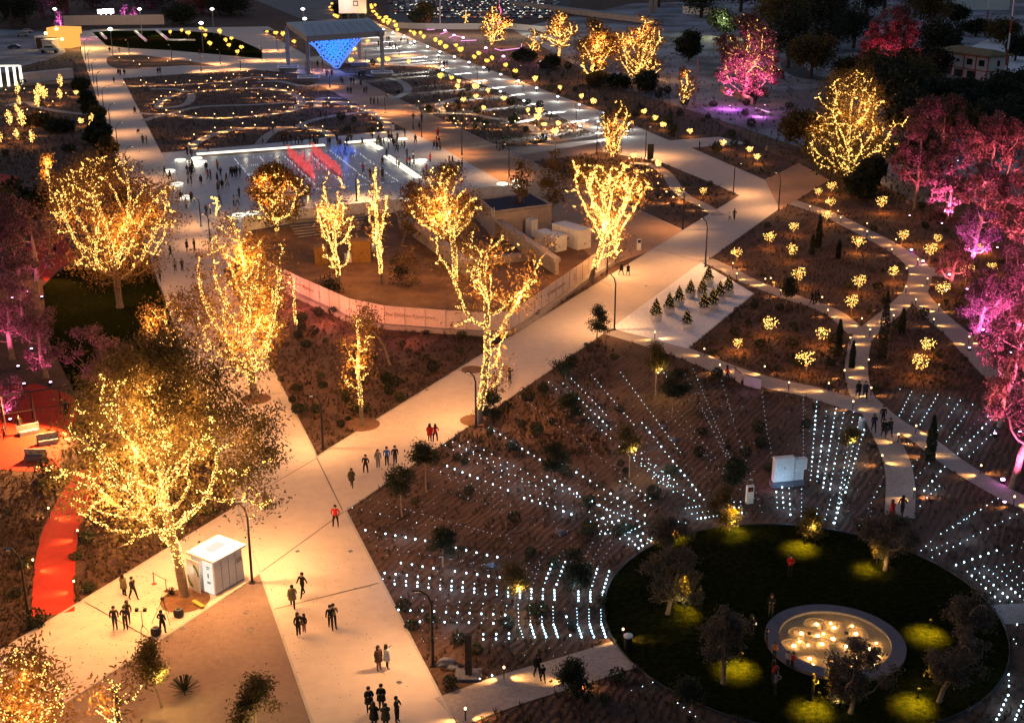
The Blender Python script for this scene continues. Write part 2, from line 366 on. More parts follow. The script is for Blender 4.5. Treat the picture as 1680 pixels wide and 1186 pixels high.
FP = dict(w=2.5, z=.03)
def fpath(pts, c='f', w=2.4, z=None, _k=[0]):
    _k[0] += 1
    ribbon('footpath', [K(c, *p) for p in pts], w, (.030 + .0006 * _k[0]) if z is None else z, M['foot'])
fpath([(1006, 543), (1070, 562), (1130, 582), (1190, 606), (1260, 628), (1330, 643), (1400, 664), (1440, 675)], w=3.2)
fpath([(1500, 478), (1470, 507), (1437, 533), (1414, 556), (1406, 590), (1406, 620), (1415, 650), (1435, 680), (1453, 716), (1470, 754), (1477, 792), (1476, 848)])
fpath([(1420, 655), (1462, 691), (1513, 721), (1564, 759), (1614, 790), (1680, 825), (1780, 865)], w=2.3)
fpath([(1294, 330), (1356, 351), (1402, 373), (1452, 399), (1488, 421), (1508, 442), (1508, 464), (1504, 482), (1538, 520), (1576, 553), (1605, 585), (1660, 640)], w=3.0)
fpath([(1500, 447), (1530, 446), (1562, 449)], w=4.5)
fpath([(1158, 426), (1194, 443), (1230, 462), (1298, 488), (1336, 500), (1374, 518), (1408, 548)])
fpath([(735, 1168), (840, 1130), (930, 1103), (1040, 1068)], w=3.4)
fpath([(1600, 1010), (1640, 1008), (1720, 1004)], w=2.6)
for pts, c in [([(790, 560), (950, 560), (1240, 548), (1470, 530), (1660, 500), (1800, 515)], 'a1'),
               ([(980, 580), (1150, 582), (1240, 620), (1200, 680), (1050, 705), (1030, 680), (1080, 640), (1200, 608), (1500, 580), (1700, 575), (1800, 590)], 'a1'),
               ([(890, 735), (1080, 742), (1300, 695), (1660, 680), (1860, 668), (2150, 660), (2300, 672)], 'a1'), ([(930, 785), (1080, 748), (1300, 768), (1520, 765), (1700, 750), (1850, 730), (1950, 700)], 'a1'),
               ([(1230, 1000), (1270, 930), (1400, 870), (1580, 835), (1760, 835), (1910, 825), (1980, 800), (2100, 765), (2300, 735), (2400, 730)], 'a1'),
               ([(230, 700), (300, 670), (240, 615), (130, 580), (0, 570)], 'a2'), ([(490, 660), (700, 712), (790, 760), (850, 805), (865, 860)], 'a2'),
               ([(20, 940), (90, 870), (200, 832), (400, 842), (510, 900)], 'a2'), ([(0, 535), (150, 530), (350, 560), (560, 480)], 'a2'), ([(560, 480), (720, 490), (900, 520), (965, 548), (985, 590), (940, 622), (880, 650)], 'a2'),
               ([(1075, 742), (1200, 730), (1190, 680), (1300, 640), (1450, 622)], 'a2'), ([(1190, 735), (1400, 745), (1545, 770), (1750, 810), (1830, 860), (1890, 920)], 'a2'), ([(1700, 800), (1800, 770), (1850, 750)], 'a2'),
               ([(130, 870), (250, 850), (380, 845)], 'a3'), ([(760, 1062), (900, 1070), (1000, 1130), (1100, 1260), (1250, 1340), (1340, 1400)], 'a3'), ([(400, 700), (420, 640), (560, 640)], 'a2'),
               ([(40, 690), (170, 665), (260, 700), (430, 730), (640, 750)], 'a1')]:
    fpath(pts, c, 2.2)
# round lawn and basin: circles fitted to their outlines
def fit(px):
    p = np.array([tuple(G(x, y)[:2]) for x, y in px]); A = np.c_[2 * p, np.ones(len(p))]; b = (p ** 2).sum(1)
    s_ = np.linalg.lstsq(A, b, rcond=None)[0]; return s_[0], s_[1], math.sqrt(s_[2] + s_[0] ** 2 + s_[1] ** 2)
LX, LY, LR = fit([(1050, 914), (1017, 987), (1022, 1035), (1050, 1083), (1108, 1144), (1156, 1185), (1498, 914), (1589, 982), (1627, 1038), (1647, 1101), (1634, 1159), (1230, 850), (1330, 856)])
q = lambda L: [(1220 + x / 5.93, 960 + y / 5.93) for x, y in L]
BX, BY, BR = fit(q([(235, 450), (700, 195), (1100, 260), (1450, 530), (1550, 700), (1440, 920), (330, 690), (520, 850)]))
IX, IY, IR = fit(q([(380, 480), (450, 370), (700, 260), (1000, 300), (1250, 450), (400, 600), (560, 770), (700, 845)]))
print('lawn', LX, LY, LR, 'basin', BX, BY, BR, IX, IY, IR)
def disc(name, x, y, r, z, m, n=72, r0=0):
    mb = MB()
    if r0: [mb.quad((x + r0 * math.cos(a), y + r0 * math.sin(a), z), (x + r * math.cos(a), y + r * math.sin(a), z), (x + r * math.cos(b), y + r * math.sin(b), z), (x + r0 * math.cos(b), y + r0 * math.sin(b), z)) for a, b in [(2 * PI * k / n, 2 * PI * (k + 1) / n) for k in range(n)]]
    else: mb.poly([(x + r * math.cos(2 * PI * k / n), y + r * math.sin(2 * PI * k / n), z) for k in range(n)])
    o = mb.build(name, m); o['kind'] = 'structure'; return o
disc('round_lawn', LX, LY, LR, .05, M['lawn'])
mb = MB(); mb.torus((0, 0, .04), LR + .06, .09, 96, 6)
tag(mb.build('lawn_edging', M['steel'], None, (LX, LY, 0)), 'thin dark metal edging ring around the round lawn', 'edging')
# basin
r_ = empty('round_basin', (IX, IY, 0), 0, 'round shallow water basin with glowing lamps and pale stone rim on the dark lawn', 'basin')
mb = MB(); n = 64; prof = [(BR, .0), (BR, .3), (IR, .3), (IR, .08)]
for k in range(3):
    for j in range(n):
        a, b = 2 * PI * j / n, 2 * PI * (j + 1) / n; (r0, z0), (r1, z1) = prof[k], prof[k + 1]
        mb.quad((r0 * math.cos(a), r0 * math.sin(a), z0), (r0 * math.cos(b), r0 * math.sin(b), z0), (r1 * math.cos(b), r1 * math.sin(b), z1), (r1 * math.cos(a), r1 * math.sin(a), z1))
mb.build('rim', M['stone'], r_)
mb = MB(); mb.poly([(IR * math.cos(2 * PI * k / n), IR * math.sin(2 * PI * k / n), .09) for k in range(n)]); mb.build('floor_slab', M['sand'], r_)
big = [(710, 375), (880, 408), (562, 463), (1092, 467), (720, 487), (868, 515), (762, 568), (490, 583), (643, 708), (1275, 772), (1230, 615), (1000, 590)]
small = [(848, 367), (1055, 393), (777, 468), (546, 543), (625, 578), (676, 770), (1043, 795), (1318, 678), (865, 742), (1290, 560), (1100, 700)]
for (x, y), s in [(p, 1) for p in big] + [(p, 0) for p in small]:
    g = G(*q([(x, y)])[0], .15)
    mb = MB(); rr = .13 if s else .075
    mb.lathe([(rr, 0), (rr, .05), (rr * .6, .09)], (0, 0, 0), 12); o = mb.build('basin_lamp', M['lens'], r_, g - Vector((IX, IY, 0)) - Vector((0, 0, .05)))
    lamp('POINT', g + Vector((0, 0, .08)), 48 if s else 24, (1, .52, .15), .06)
    if s:
        mb = MB(); mb.torus((0, 0, 0), .85, .025, 28, 4); mb.build('ripple_ring', M['sand'], r_, g - Vector((IX, IY, .04)))
for x, y in [(640, 465), (1002, 460), (1006, 560)]:
    g = G(*q([(x, y)])[0], .15); mb = MB(); mb.lathe([(.13, 0), (.13, .12), (.05, .14)], n=10); mb.build('nozzle', M['steel'], r_, g - Vector((IX, IY, .06)))
# joints across the paving
def strip(px0, px1, wd=.07, z=.05, m='joint', name='paving_joint'):
    a, b = G(*px0), G(*px1); d = (b - a).normalized(); n = Vector((-d.y, d.x, 0)) * wd / 2
    o = link(name, npmesh(name, [(*(a + n)[:2], z), (*(a - n)[:2], z), (*(b - n)[:2], z), (*(b + n)[:2], z)], [(0, 3, 2, 1)], M[m])); o['kind'] = 'structure'
for a, b in [((427, 940), (567, 838)), ((445, 1001), (621, 957)), ((400, 822), (520, 752)), ((520, 752), (562, 838)), ((422, 622), (455, 617)), ((424, 650), (464, 645)), ((139, 988), (250, 1050)), ((185, 250), (256, 246)), ((752, 607), (782, 622)),
             ((150, 125), (198, 123)), ((172, 193), (225, 191)), ((1075, 409), (1150, 431)), ((984, 460), (1002, 470)), ((900, 400), (1000, 440))]:
    strip(a, b)
for a, b in [((531, 1240), (427, 940)), ((427, 940), (192, 260)), ((567, 838), (773, 1240)), ((363, 440), (520, 749)), ((520, 749), (1214, 321)), ((567, 838), (1002, 539)), ((427, 940), (141, 1131)), ((-40, 1092), (260, 910)),
             ((531, 104), (815, 240)), ((815, 240), (1121, 378)), ((1002, 539), (1128, 573)), ((1128, 573), (1237, 482)), ((1152, 433), (1275, 345)), ((711, 111), (978, 220)), ((721, 83), (1098, 231)), ((258, 252), (420, 238)), ((1133, 243), (1262, 299))]:
    strip(a, b, .18, .052, 'edge', 'edging_strip')
# tree pits in the paving
def pit(px, py, r, half=None):
    g = G(px, py); o = disc('tree_pit', g.x, g.y, r, .056, M['soil2'], 32); return g
pit(304, 985, 1.75); pit(594, 697, 1.7); pit(780, 690, 1.5); pit(775, 607, 1.2); pit(420, 655, 1.5)
# ================================================================ HOARDING WALL
def wall_run(name, px, ht, th, m, label, cat, seg=2.4, text=None, base=True):
    r = empty(name, G(*px[0]), 0, label, cat); o0 = r.location.copy()
    for (a, b) in zip(px[:-1], px[1:]):
        A, B = G(*a), G(*b); L = (B - A).length; n = max(1, round(L / seg)); d = (B - A) / L; ang = math.atan2(d.y, d.x)
        me = None
        for k in range(n):
            c = A + d * (L * (k + .5) / n)
            if me is None:
                mb = MB(); mb.box((0, 0, ht / 2 + .35), (L / n - .05, th, ht)); me = mb.mesh('panel', m)
                mb = MB(); mb.box((0, -.35, .25), (L / n - .02, .8, .5)); mb.box((L / n / 2, 0, ht / 2 + .2), (.07, th + .08, ht + .4)); me2 = mb.mesh('ballast_block', M['conc'])
            p = link('panel', me, r, c - o0); p.rotation_euler.z = ang
            if base: p = link('ballast_block', me2, r, c - o0); p.rotation_euler.z = ang
    return r
hp = [(440, 460), (494, 488), (575, 525), (632, 537), (732, 545), (800, 549), (838, 546), (863, 530), (965, 456), (1015, 423)]
hw = wall_run('hoarding', hp, 2.3, .08, M['hoard'], 'long curved pinkish hoarding wall around the building site', 'hoarding')
def word(s, p, ang, size, parent, m='print'):
    cu = bpy.data.curves.new('lettering', 'FONT'); cu.body = s; cu.size = size; cu.extrude = .01; cu.align_x = 'CENTER'
    t0 = bpy.data.objects.new('lettering', cu); C.objects.link(t0); me = bpy.data.meshes.new_from_object(t0.evaluated_get(bpy.context.evaluated_depsgraph_get())); bpy.data.objects.remove(t0); me.materials.clear(); me.materials.append(M[m])
    t = bpy.data.objects.new('lettering', me); C.objects.link(t); t.parent = parent; t.location = p - parent.location; t.rotation_euler = (R(90), 0, ang)
for a, b, t in [((632, 537), (732, 545), .42), ((863, 530), (965, 456), .45), ((494, 488), (575, 525), .02)]:
    A, B = G(*a), G(*b); d = (B - A).normalized(); n = Vector((d.y, -d.x, 0))
    word('The Ellinikon Experience', A.lerp(B, t) + n * .07 + Vector((0, 0, 1.45)), math.atan2(d.y, d.x), .62, hw)
for a, b, t in [((494, 488), (575, 525), .4), ((863, 530), (965, 456), .12), ((863, 530), (965, 456), .75)]:
    A, B = G(*a), G(*b); d = (B - A).normalized(); n = Vector((d.y, -d.x, 0)); p = A.lerp(B, t) + n * .06 + Vector((0, 0, 1.6)); ang = math.atan2(d.y, d.x)
    mb = MB(); [mb.box((0, 0, z), (w_, .02, .14)) for z, w_ in ((-.4, .5), (-.15, .3), (.1, .5), (.35, .3))]
    o = mb.build('emblem', M['print'], hw, p - hw.location); o.rotation_euler.z = ang
wall_run('screen_fence', [(398, 384), (474, 371), (600, 358), (665, 350)], 2.1, .06, M['wpaint'], 'pale panel screen below the plaza edge behind the lit trees', 'screen', seg=2.0, base=False)
wall_run('screen_fence', [(770, 331), (845, 325)], 1.9, .06, M['wpaint'], 'short pale panel screen behind the dark roofed pavilion', 'screen', seg=2.2, base=False)
# ================================================================ PAVILION UNDER CONSTRUCTION
def G3(px, py, z): return G(px, py, z)
r = empty('pavilion', G(860, 378), 0, 'half built concrete pavilion with flat dark roof inside the hoarding', 'building'); o0 = r.location
hr = 3.9; cs = [G(788, 328, hr), G(871, 318, hr), G(905, 337, hr), G(812, 349, hr)]
mb = MB(); mb.prism([p - o0 for p in cs], 0, hr); mb.build('wall', M['conc'], r)
cen = sum(cs, Vector()) / 4
mb = MB(); mb.prism([(p.lerp(cen, .03)) - o0 for p in cs], hr + .003, hr + .05); mb.build('roof', CM['navy'], r)
mb = MB()
for a, b in zip(cs, cs[1:] + cs[:1]):
    mb.tube([(a - o0) + Vector((0, 0, .05)), (b - o0) + Vector((0, 0, .05))], .22, 4)
mb.build('parapet', M['conc'], r)
mb = MB()
for dx in (0, .5): mb.tube([G(807 + dx * 8, 350, hr) - o0 + Vector((0, 0, -.6)), G(807 + dx * 8, 350, hr) - o0 + Vector((0, 0, .9))], .04, 5)
mb.build('ladder', M['wpaint'], r)
r = empty('retaining_wall', G(784, 370), 0, 'two long sloping concrete beams framing the excavated court', 'wall'); o0 = r.location
def beam(a, b, z, wd, th, name, m):
    A, B = G(*a, z), G(*b, z); d = (B - A); L = d.length; c = (A + B) / 2; ang = math.atan2(d.y, d.x)
    mb = MB(); mb.box((0, 0, z - th / 2), (L, wd, th)); o = mb.build(name, m, r, Vector((c.x, c.y, 0)) - o0); o.rotation_euler.z = ang; return o
beam((785, 338), (914, 424), 2.8, 1.0, .5, 'beam', M['conc']); beam((785, 338), (914, 424), 2.29, .5, 2.3, 'wall', M['conc'])
beam((655, 346), (770, 428), 2.8, 1.2, .5, 'beam', M['conc']); beam((655, 346), (770, 428), 2.29, .5, 2.3, 'wall', M['conc'])
beam((772, 425), (893, 412), 1.0, 1.2, 1.0, 'ledge', M['conc'])
beam((684, 307), (722, 302), 2.4, 1.6, 2.4, 'plinth', M['conc'])
mb = MB()
for k in range(7):
    A, B = G(470 + 3 * k, 372 + 3.2 * k), G(600 - 1.5 * k, 360 + 3.0 * k); d = B - A; c = (A + B) / 2
    mb.box((c.x, c.y, .9 - .12 * k), (d.length, .5, .1), math.atan2(d.y, d.x)); mb.box((c.x, c.y + .2, .8 - .12 * k), (d.length, .06, .2), math.atan2(d.y, d.x), 1)
tag(mb.build('terrace_steps', [M['conc'], M['steel']]), 'flight of shallow pale terrace steps below the panel screen', 'steps')
def container(px, py, rz, size, label, m=M['wpaint'], cat='container', ribs=True):
    r = empty('container' if ribs else 'site_box', G(px, py), rz, label, cat); l_, w_, h_ = size
    mb = MB(); mb.box((0, 0, h_ / 2), (l_, w_, h_))
    mb.build('body', m, r)
    if ribs:
        mb = MB()
        for k in range(int(l_ / .4)):
            x = -l_ / 2 + .3 + k * .4
            if x > l_ / 2 - .2: break
            for s in (-1, 1): mb.box((x, s * (w_ / 2 + .02), h_ / 2), (.16, .04, h_ - .3))
        mb.build('side_ribs', m, r)
        mb = MB(); [mb.box((-l_ / 2 - .015, s * w_ / 4, h_ / 2), (.03, w_ / 2 - .1, h_ - .3)) for s in (-1, 1)]; [mb.tube([(-l_ / 2 - .05, s * .2, .2), (-l_ / 2 - .05, s * .2, h_ - .2)], .03, 5) for s in (-1, 1)]
        mb.build('door', m, r)
    mb = MB(); mb.box((0, 0, h_ + .03), (l_ + .06, w_ + .06, .06)); mb.build('roof', m, r); return r
container(903, 407, R(-52), (4.8, 2.1, 2.2), 'small white shipping container with its end facing the path')
container(937, 402, R(-52), (5.8, 2.5, 2.8), 'large pale container half hidden by the bright fork tree')
container(872, 388, R(-52), (1.4, 1.2, 2.6), 'narrow white cabinet standing against the pavilion wall', ribs=False, cat='cabinet')
container(594, 428, R(0), (2.6, 2.0, 3.0), 'ochre timber hut right of the candelabra tree', M['wood'], 'hut')
container(527, 432, R(10), (1.7, 1.6, 2.4), 'small ochre timber hut left of the candelabra tree', M['wood'], 'hut')
container(573, 430, R(20), (1.1, .8, 1.1), 'pale site box at the foot of the candelabra tree', ribs=False, cat='box')
container(603, 412, R(5), (2.3, 1.2, .8), 'low pale skip behind the slim lit tree', ribs=False, cat='skip')
# ================================================================ JET POOL
TL, TR, BRr, BL = (386, 262), (579, 245), (655, 300), (434, 322)
sheet('jet_pool', [TL, TR, BRr, BL], .04, M['wet'])
gTL, gTR, gBR, gBL = G(*TL), G(*TR), G(*BRr), G(*BL)
def PL(u, v, z=.06):
    p = gTL.lerp(gTR, u).lerp(gBL.lerp(gBR, u), v); return Vector((p.x, p.y, z))
r = empty('pool_lights', PL(0, 0, 0), 0, 'grid of glowing white light lines and jets with painted-in glow over the pool floor', 'light grid'); o0 = r.location
wd_ = emis('pool_jet_glow', (.8, .85, 1.0), 1.0); rd_ = emis('red_jet_glow', (1.0, .15, .2), .8); bl_ = emis('blue_jet_glow', (.15, .25, 1.0), .6)  # jets are lit water; their light is put into the material as emission
for u in (0, .2, .4, .6, .8, 1.0):
    mb = MB(); N = 34
    for k in range(N):
        if rnd.random() < .15: continue
        p = PL(u, k / N) - o0; mb.lathe([(.09, 0), (.04, .15), (.01, .25)], (p.x + rnd.uniform(-.15, .15), p.y, p.z), 5)
    mb.build('jet_row', wd_, r)
for v in (0, .22, .45, .7, .98):
    mb = MB()
    for k in range(60):
        if rnd.random() < .55: continue
        u = k / 60; p = PL(u, v) - o0; mb.lathe([(.07, 0), (.03, .12), (.01, .2)], (p.x, p.y, p.z), 5)
    mb.build('jet_row', wd_, r)
mb = MB()
for k in range(90):
    p = PL(rnd.uniform(.42, .66), rnd.choice((.12, .25, .38, .5))) - o0; mb.lathe([(.07, 0), (.04, .9), (.01, 1.3)], tuple(p), 4)
mb.build('red_jets', rd_, r)
mb = MB()
for k in range(60):
    p = PL(rnd.uniform(.78, .98), rnd.choice((.03, .1, .18))) - o0; mb.lathe([(.07, 0), (.04, .9), (.01, 1.3)], tuple(p), 4)
mb.build('blue_jets', bl_, r)
for k, (u, lab) in enumerate([(.44, 'left red water curtain with painted-in glow over the jet pool'), (.65, 'right red water curtain with painted-in glow over the jet pool')]):
    m_ = bpy.data.materials.get('red_curtain_glow')
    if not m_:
        m_ = emis('red_curtain_glow', (1.0, .10, .09), .85); nn = m_.node_tree; e = [x for x in nn.nodes if x.type == 'EMISSION'][0]; t = nn.nodes.new('ShaderNodeBsdfTransparent'); x = nn.nodes.new('ShaderNodeMixShader'); x.inputs[0].default_value = .62  # red light falling on the mist is put in as emission
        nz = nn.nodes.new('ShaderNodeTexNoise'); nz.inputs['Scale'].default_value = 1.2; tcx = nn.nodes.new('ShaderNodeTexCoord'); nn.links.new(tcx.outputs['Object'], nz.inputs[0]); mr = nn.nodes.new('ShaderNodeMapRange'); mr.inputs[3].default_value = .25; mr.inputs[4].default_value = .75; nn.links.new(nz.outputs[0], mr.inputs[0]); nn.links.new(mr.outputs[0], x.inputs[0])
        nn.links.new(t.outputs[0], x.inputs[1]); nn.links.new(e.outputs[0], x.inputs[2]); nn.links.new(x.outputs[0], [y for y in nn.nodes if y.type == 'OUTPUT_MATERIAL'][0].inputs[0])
    mb = MB(); A, B = PL(u, -.02, 0), PL(u, .7, 0); N = 14
    for s in (-.1, .1):
        for j in range(N):
            a, b = A.lerp(B, j / N), A.lerp(B, (j + 1) / N); h0 = 1.9 + .25 * math.sin(j * 1.7); h1 = 1.9 + .25 * math.sin((j + 1) * 1.7); o = Vector((s, 0, 0))
            mb.quad(a + o + Vector((0, 0, .05)), b + o + Vector((0, 0, .05)), b + o + Vector((0, 0, h1)), a + o + Vector((0, 0, h0)))
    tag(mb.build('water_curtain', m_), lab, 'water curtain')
    for t in (.15, .45, .75): lamp('POINT', A.lerp(B, t) + Vector((1.2, 0, 1)), 60, (1, .08, .06), .3)
lamp('POINT', PL(.9, .1, 2), 110, (.1, .2, 1), .4); lamp('POINT', PL(.55, .25, 2), 100, (1, .1, .3), .4)
def lightbar(a, b, z, wd, ht, label, name='light_bench', m='wstrip'):
    A, B = G(*a), G(*b); d = B - A; r = empty(name, (A + B) / 2, math.atan2(d.y, d.x), label, 'light bench')
    mb = MB(); mb.box((0, 0, z / 2), (d.length, wd, z)); mb.build('base', M['conc'], r)
    mb = MB(); mb.box((0, 0, z + ht / 2 + .003), (d.length + .1, wd + .1, ht)); mb.build('glowing_top', M[m], r); n = max(2, int(d.length / 6))
    for k in range(n): lamp('POINT', A.lerp(B, (k + .5) / n) + Vector((0, -.8, z + .5)), 60, (1, .88, .62), .4)
lightbar((324, 257.5), (532, 242.5), .45, 1.3, .15, 'very long glowing white bench along the back of the jet pool')
lightbar((568, 238.5), (618, 234), .45, 1.4, .15, 'short glowing white bench right of the long one')
for a, b, l in [((597, 233), (622, 247), 'outer upper slanting light strip by the short bench'), ((603, 232), (627, 245), 'inner upper slanting light strip by the short bench'), ((631, 258), (683, 294), 'left lower slanting light strip beside the pool corner'), ((638, 257), (690, 293), 'right lower slanting light strip beside the pool corner')]:
    lightbar(a, b, .12, .35, .12, l, 'light_strip')
# ring benches
def ring_bench(px, py, r0=.95, n_=0):
    g = G(px, py); r = empty('ring_bench', g, 0, 'glowing ring bench ' + near(px, py), 'ring bench', 'glowing ring benches')
    mb = MB(); mb.torus((0, 0, .42), r0, .11, 24, 6); mb.build('seat', M['wstrip'], r)
    mb = MB()
    for k in range(3): a = 2.1 * k; mb.tube([(r0 * math.cos(a), r0 * math.sin(a), 0), (r0 * math.cos(a), r0 * math.sin(a), .4)], .07, 6)
    mb.build('leg', M['grey'], r); lamp('POINT', g + Vector((0, 0, 1.0)), 70, (1, .85, .55), .4)
for c, x, y in [('a1', 1170, 1052), ('a1', 1277, 1040), ('a1', 1248, 1062), ('a1', 1306, 1064), ('a1', 1277, 1084), ('a1', 1100, 1122), ('a5', 1150, 22), ('a5', 1207, 108), ('a2', 1040, 1057), ('a2', 1075, 1053), ('a2', 1062, 1068), ('a2', 950, 915), ('a2', 850, 918), ('a6', 955, 128), ('a6', 1600, 22), ('a6', 1630, 32), ('a5', 1640, 212), ('a5', 1550, 225), ('a7', 20, 40), ('a7', 40, 5)]:
    ring_bench(*K(c, x, y))
# ================================================================ CANOPY WITH THE BLUE NET
cf = [(474, 114), (507, 129), (591, 104), (628, 124)]
hC = Hh(124, 52); r = empty('canopy', G(550, 118), 0, 'large hip roofed open canopy over the crossing paths', 'canopy'); o0 = r.location
for x, y in cf:
    g = G(x, y) - o0; mb = MB(); mb.box((g.x, g.y, hC / 2), (1.0, 1.0, hC)); mb.build('column', M['grey'], r)
e = [G(503, 60, hC), G(631, 51, hC), G(606, 30, hC), G(470, 37, hC)]
mb = MB(); pts = [p - o0 for p in e]; up = Vector((0, 0, 1.2)); mid1 = (pts[0] + pts[3]) / 2; mid2 = (pts[1] + pts[2]) / 2; m1 = mid1.lerp(mid2, .08) + up; m2 = mid1.lerp(mid2, .92) + up
mb.poly([pts[0], pts[1], m2, m1]); mb.poly([pts[2], pts[3], m1, m2]); mb.poly([pts[3], pts[0], m1]); mb.poly([pts[1], pts[2], m2]); mb.build('roof', M['teal'], r)
mb = MB()
for a, b in zip(pts, pts[1:] + pts[:1]): dn = Vector((0, 0, -1.5)); mb.quad(a + dn, b + dn, b, a)
mb.poly([p + Vector((0, 0, -1.5)) for p in pts][::-1]); mb.build('fascia', M['grey'], r)
mb = MB()
for k in range(1, 9):
    t = k / 9; a = pts[0].lerp(pts[1], t) + Vector((0, 0, .08)); b = m1.lerp(m2, t) + Vector((0, 0, .08)); mb.tube([a, b], .09, 4)
mb.build('roof_seams', M['grey'], r)
# net: rows of glowing rings, an inverted triangle hung under the roof
Yn = G(550, 116).y
def onY(px, py, Y=Yn):
    a = PITCH + math.atan((py - CH / 2) / FX); z = CAMH - Y * math.tan(a); Zc = Y * math.cos(PITCH) + (CAMH - z) * math.sin(PITCH); return Vector(((px - CW / 2) / FX * Zc, Y, z))
r = empty('hanging_net', onY(550, 85), 0, 'inverted triangular net of glowing blue rings hanging under the canopy', 'light net'); o0 = r.location
rot = Matrix.Rotation(R(90), 3, 'X'); rows = 9; A, B, D = onY(508, 66), onY(588, 62), onY(551, 108); mbs = {'blue': MB(), 'cyan': MB(), 'blue2': MB()}
for i in range(rows):
    t = i / (rows - .5); a, b = A.lerp(D, t), B.lerp(D, t); n = max(1, round(9 * (1 - t)))
    for k in range(n):
        p = a.lerp(b, (k + .5) / n) - o0; wv = Vector((0, 1.6 * math.sin(k * .8 + i), 0)); edge = k in (0, n - 1) or i > 6
        mbs['blue' if edge or rnd.random() < .4 else ('cyan' if i < 6 else 'blue')].torus(p + wv, 1.35 if edge else 1.1, .15, 14, 4, M=rot)
        if i < 4: mbs['blue2'].torus(p + wv + Vector((.3, 1.2, .3)), .8, .2, 12, 4, M=rot)
for k in ('blue', 'cyan', 'blue2'): mbs[k].build('glowing_rings', M[k], r)['kind'] = 'stuff'
mb = MB()
for a, b in ((A, D), (D, B), (A, B)): mb.tube([a - o0, b - o0], .14, 5)
mb.build('border_cable', M['blue'], r)
mb = MB(); [mb.tube([A.lerp(B, .05 + .1 * k) - o0 + Vector((0, 1.5, 0)), A.lerp(B, .05 + .1 * k) - o0 + Vector((.5, 1.5, 1.8))], .1, 4) for k in range(10)]; mb.build('hanger', M['blue2'], r)
for x, y in ((525, 80), (572, 78), (551, 95)): lamp('POINT', onY(x, y, Yn - 3), 1100, (.12, .22, 1.0), 1.5)
lamp('POINT', G(545, 125, 5), 1100, (.25, .25, 1.0), 1.5)
lamp('POINT', G(548, 140, 6), 900, (.25, .25, 1.0), 1.5)
# planters with a lit rim around the canopy
for x, y in [(473, 117), (507, 134), (589, 108), (627, 126)]:
    g = G(x, y); r = empty('raised_planter', g, R(8), 'square grey planter with a pale lit rim ' + {473: 'at the left rear column', 507: 'at the left front column', 589: 'at the right rear column', 627: 'at the right front column'}[x], 'planter')
    mb = MB(); mb.box((0, 0, .6), (4.6, 4.6, 1.2), top=1.2); mb.build('box', M['grey'], r)
    mb = MB(); [mb.box((sx * 2.9, 0, 1.3), (.45, 6.2, .16)) for sx in (-1, 1)]; [mb.box((0, sy * 2.9, 1.3), (5.3, .45, .16)) for sy in (-1, 1)]; mb.build('rim', M['white'], r)
    lamp('POINT', g + Vector((0, -3, 3.5)), 120, (.8, .85, 1), .5)
# ================================================================ KIOSK
zk = 2.75; p0, p1, p3 = G(355, 978), G(400, 952), G(324, 956); d1 = p1 - p0; d3 = (p3 - p0); n1 = d1.normalized(); d3 = Vector((-n1.y, n1.x, 0)) * 2.3
r = empty('kiosk', p0, math.atan2(d1.y, d1.x), 'white ticket kiosk with an overhanging roof beside the huge lit tree', 'kiosk'); Lk = d1.length; Dk = 2.3
mb = MB(); mb.box((Lk / 2, Dk / 2, zk / 2), (Lk, Dk, zk)); mb.build('wall', M['wpaint'], r)
mb = MB(); mb.box((Lk / 2, Dk / 2, zk + .1), (Lk + .45, Dk + .5, .18)); mb.build('roof', M['wpaint'], r)
mb = MB(); mb.box((-.03, Dk * .28, 1.35), (.05, Dk * .42, 2.5)); mb.build('lit_front', M['lit'], r)
mb = MB(); [mb.box((Lk * k / 4, -.012, zk / 2), (.03, .025, zk - .1)) for k in (1, 2, 3)]; mb.box((Lk / 2, -.012, .12), (Lk, .025, .16)); mb.build('panel_seam', M['grey'], r)
mb = MB(); mb.box((Lk * .88, -.03, 1.9), (.5, .05, .35)); mb.build('vent_grille', M['grey'], r)
mb = MB(); mb.box((-.35, Dk * .78, 1.3), (.08, 1.2, 2.5)); pn = mb.build('sign_panel', M['wpaint'], r)
for a0, a1 in ((R(100), R(175)), (R(280), R(355))):
    mb = MB(); N = 10
    for k in range(N):
        for_ = [(-.42, Dk * .78 + rr * math.cos(a) * .62, 1.3 + rr * math.sin(a)) for rr, a in ((.75, a0 + (a1 - a0) * k / N), (1.0, a0 + (a1 - a0) * k / N), (1.0, a0 + (a1 - a0) * (k + 1) / N), (.75, a0 + (a1 - a0) * (k + 1) / N))]
        mb.poly(for_); 
    mb.build('green_arc', M['green'], pn)
mb = MB(); [mb.box((-.063, y, z), (.01, w_, .07)) for y, z, w_ in ((.55, 2.2, .35), (.6, 2.05, .25), (.55, 1.0, .4), (.6, .9, .3))]; mb.box((-.063, .6, 1.5), (.01, .12, .35)); mb.build('notice', M['green'], r)
mb = MB(); mb.box((Lk + .12, .25, .9), (.24, .12, 1.6)); mb.build('service_box', M['grey'], r)
mb = MB(); mb.box((Lk / 2, Dk / 2, zk + .32), (1.2, .7, .25)); mb.build('roof_flood', M['lit'], r)
lamp('POINT', p0 + Vector((.4, 1.8, zk + 1.2)), 420, (1, .7, .35), .3); lamp('POINT', p0 + Vector((-1.9, .9, 1.7)), 60, (1, .9, .75), .3)
lamp('POINT', p0 + Vector((.5, 3.2, zk + 3.2)), 800, (1, .55, .2), .3); lamp('POINT', p0 + Vector((3.5, 4.0, zk + 3.5)), 600, (1, .5, .17), .3)
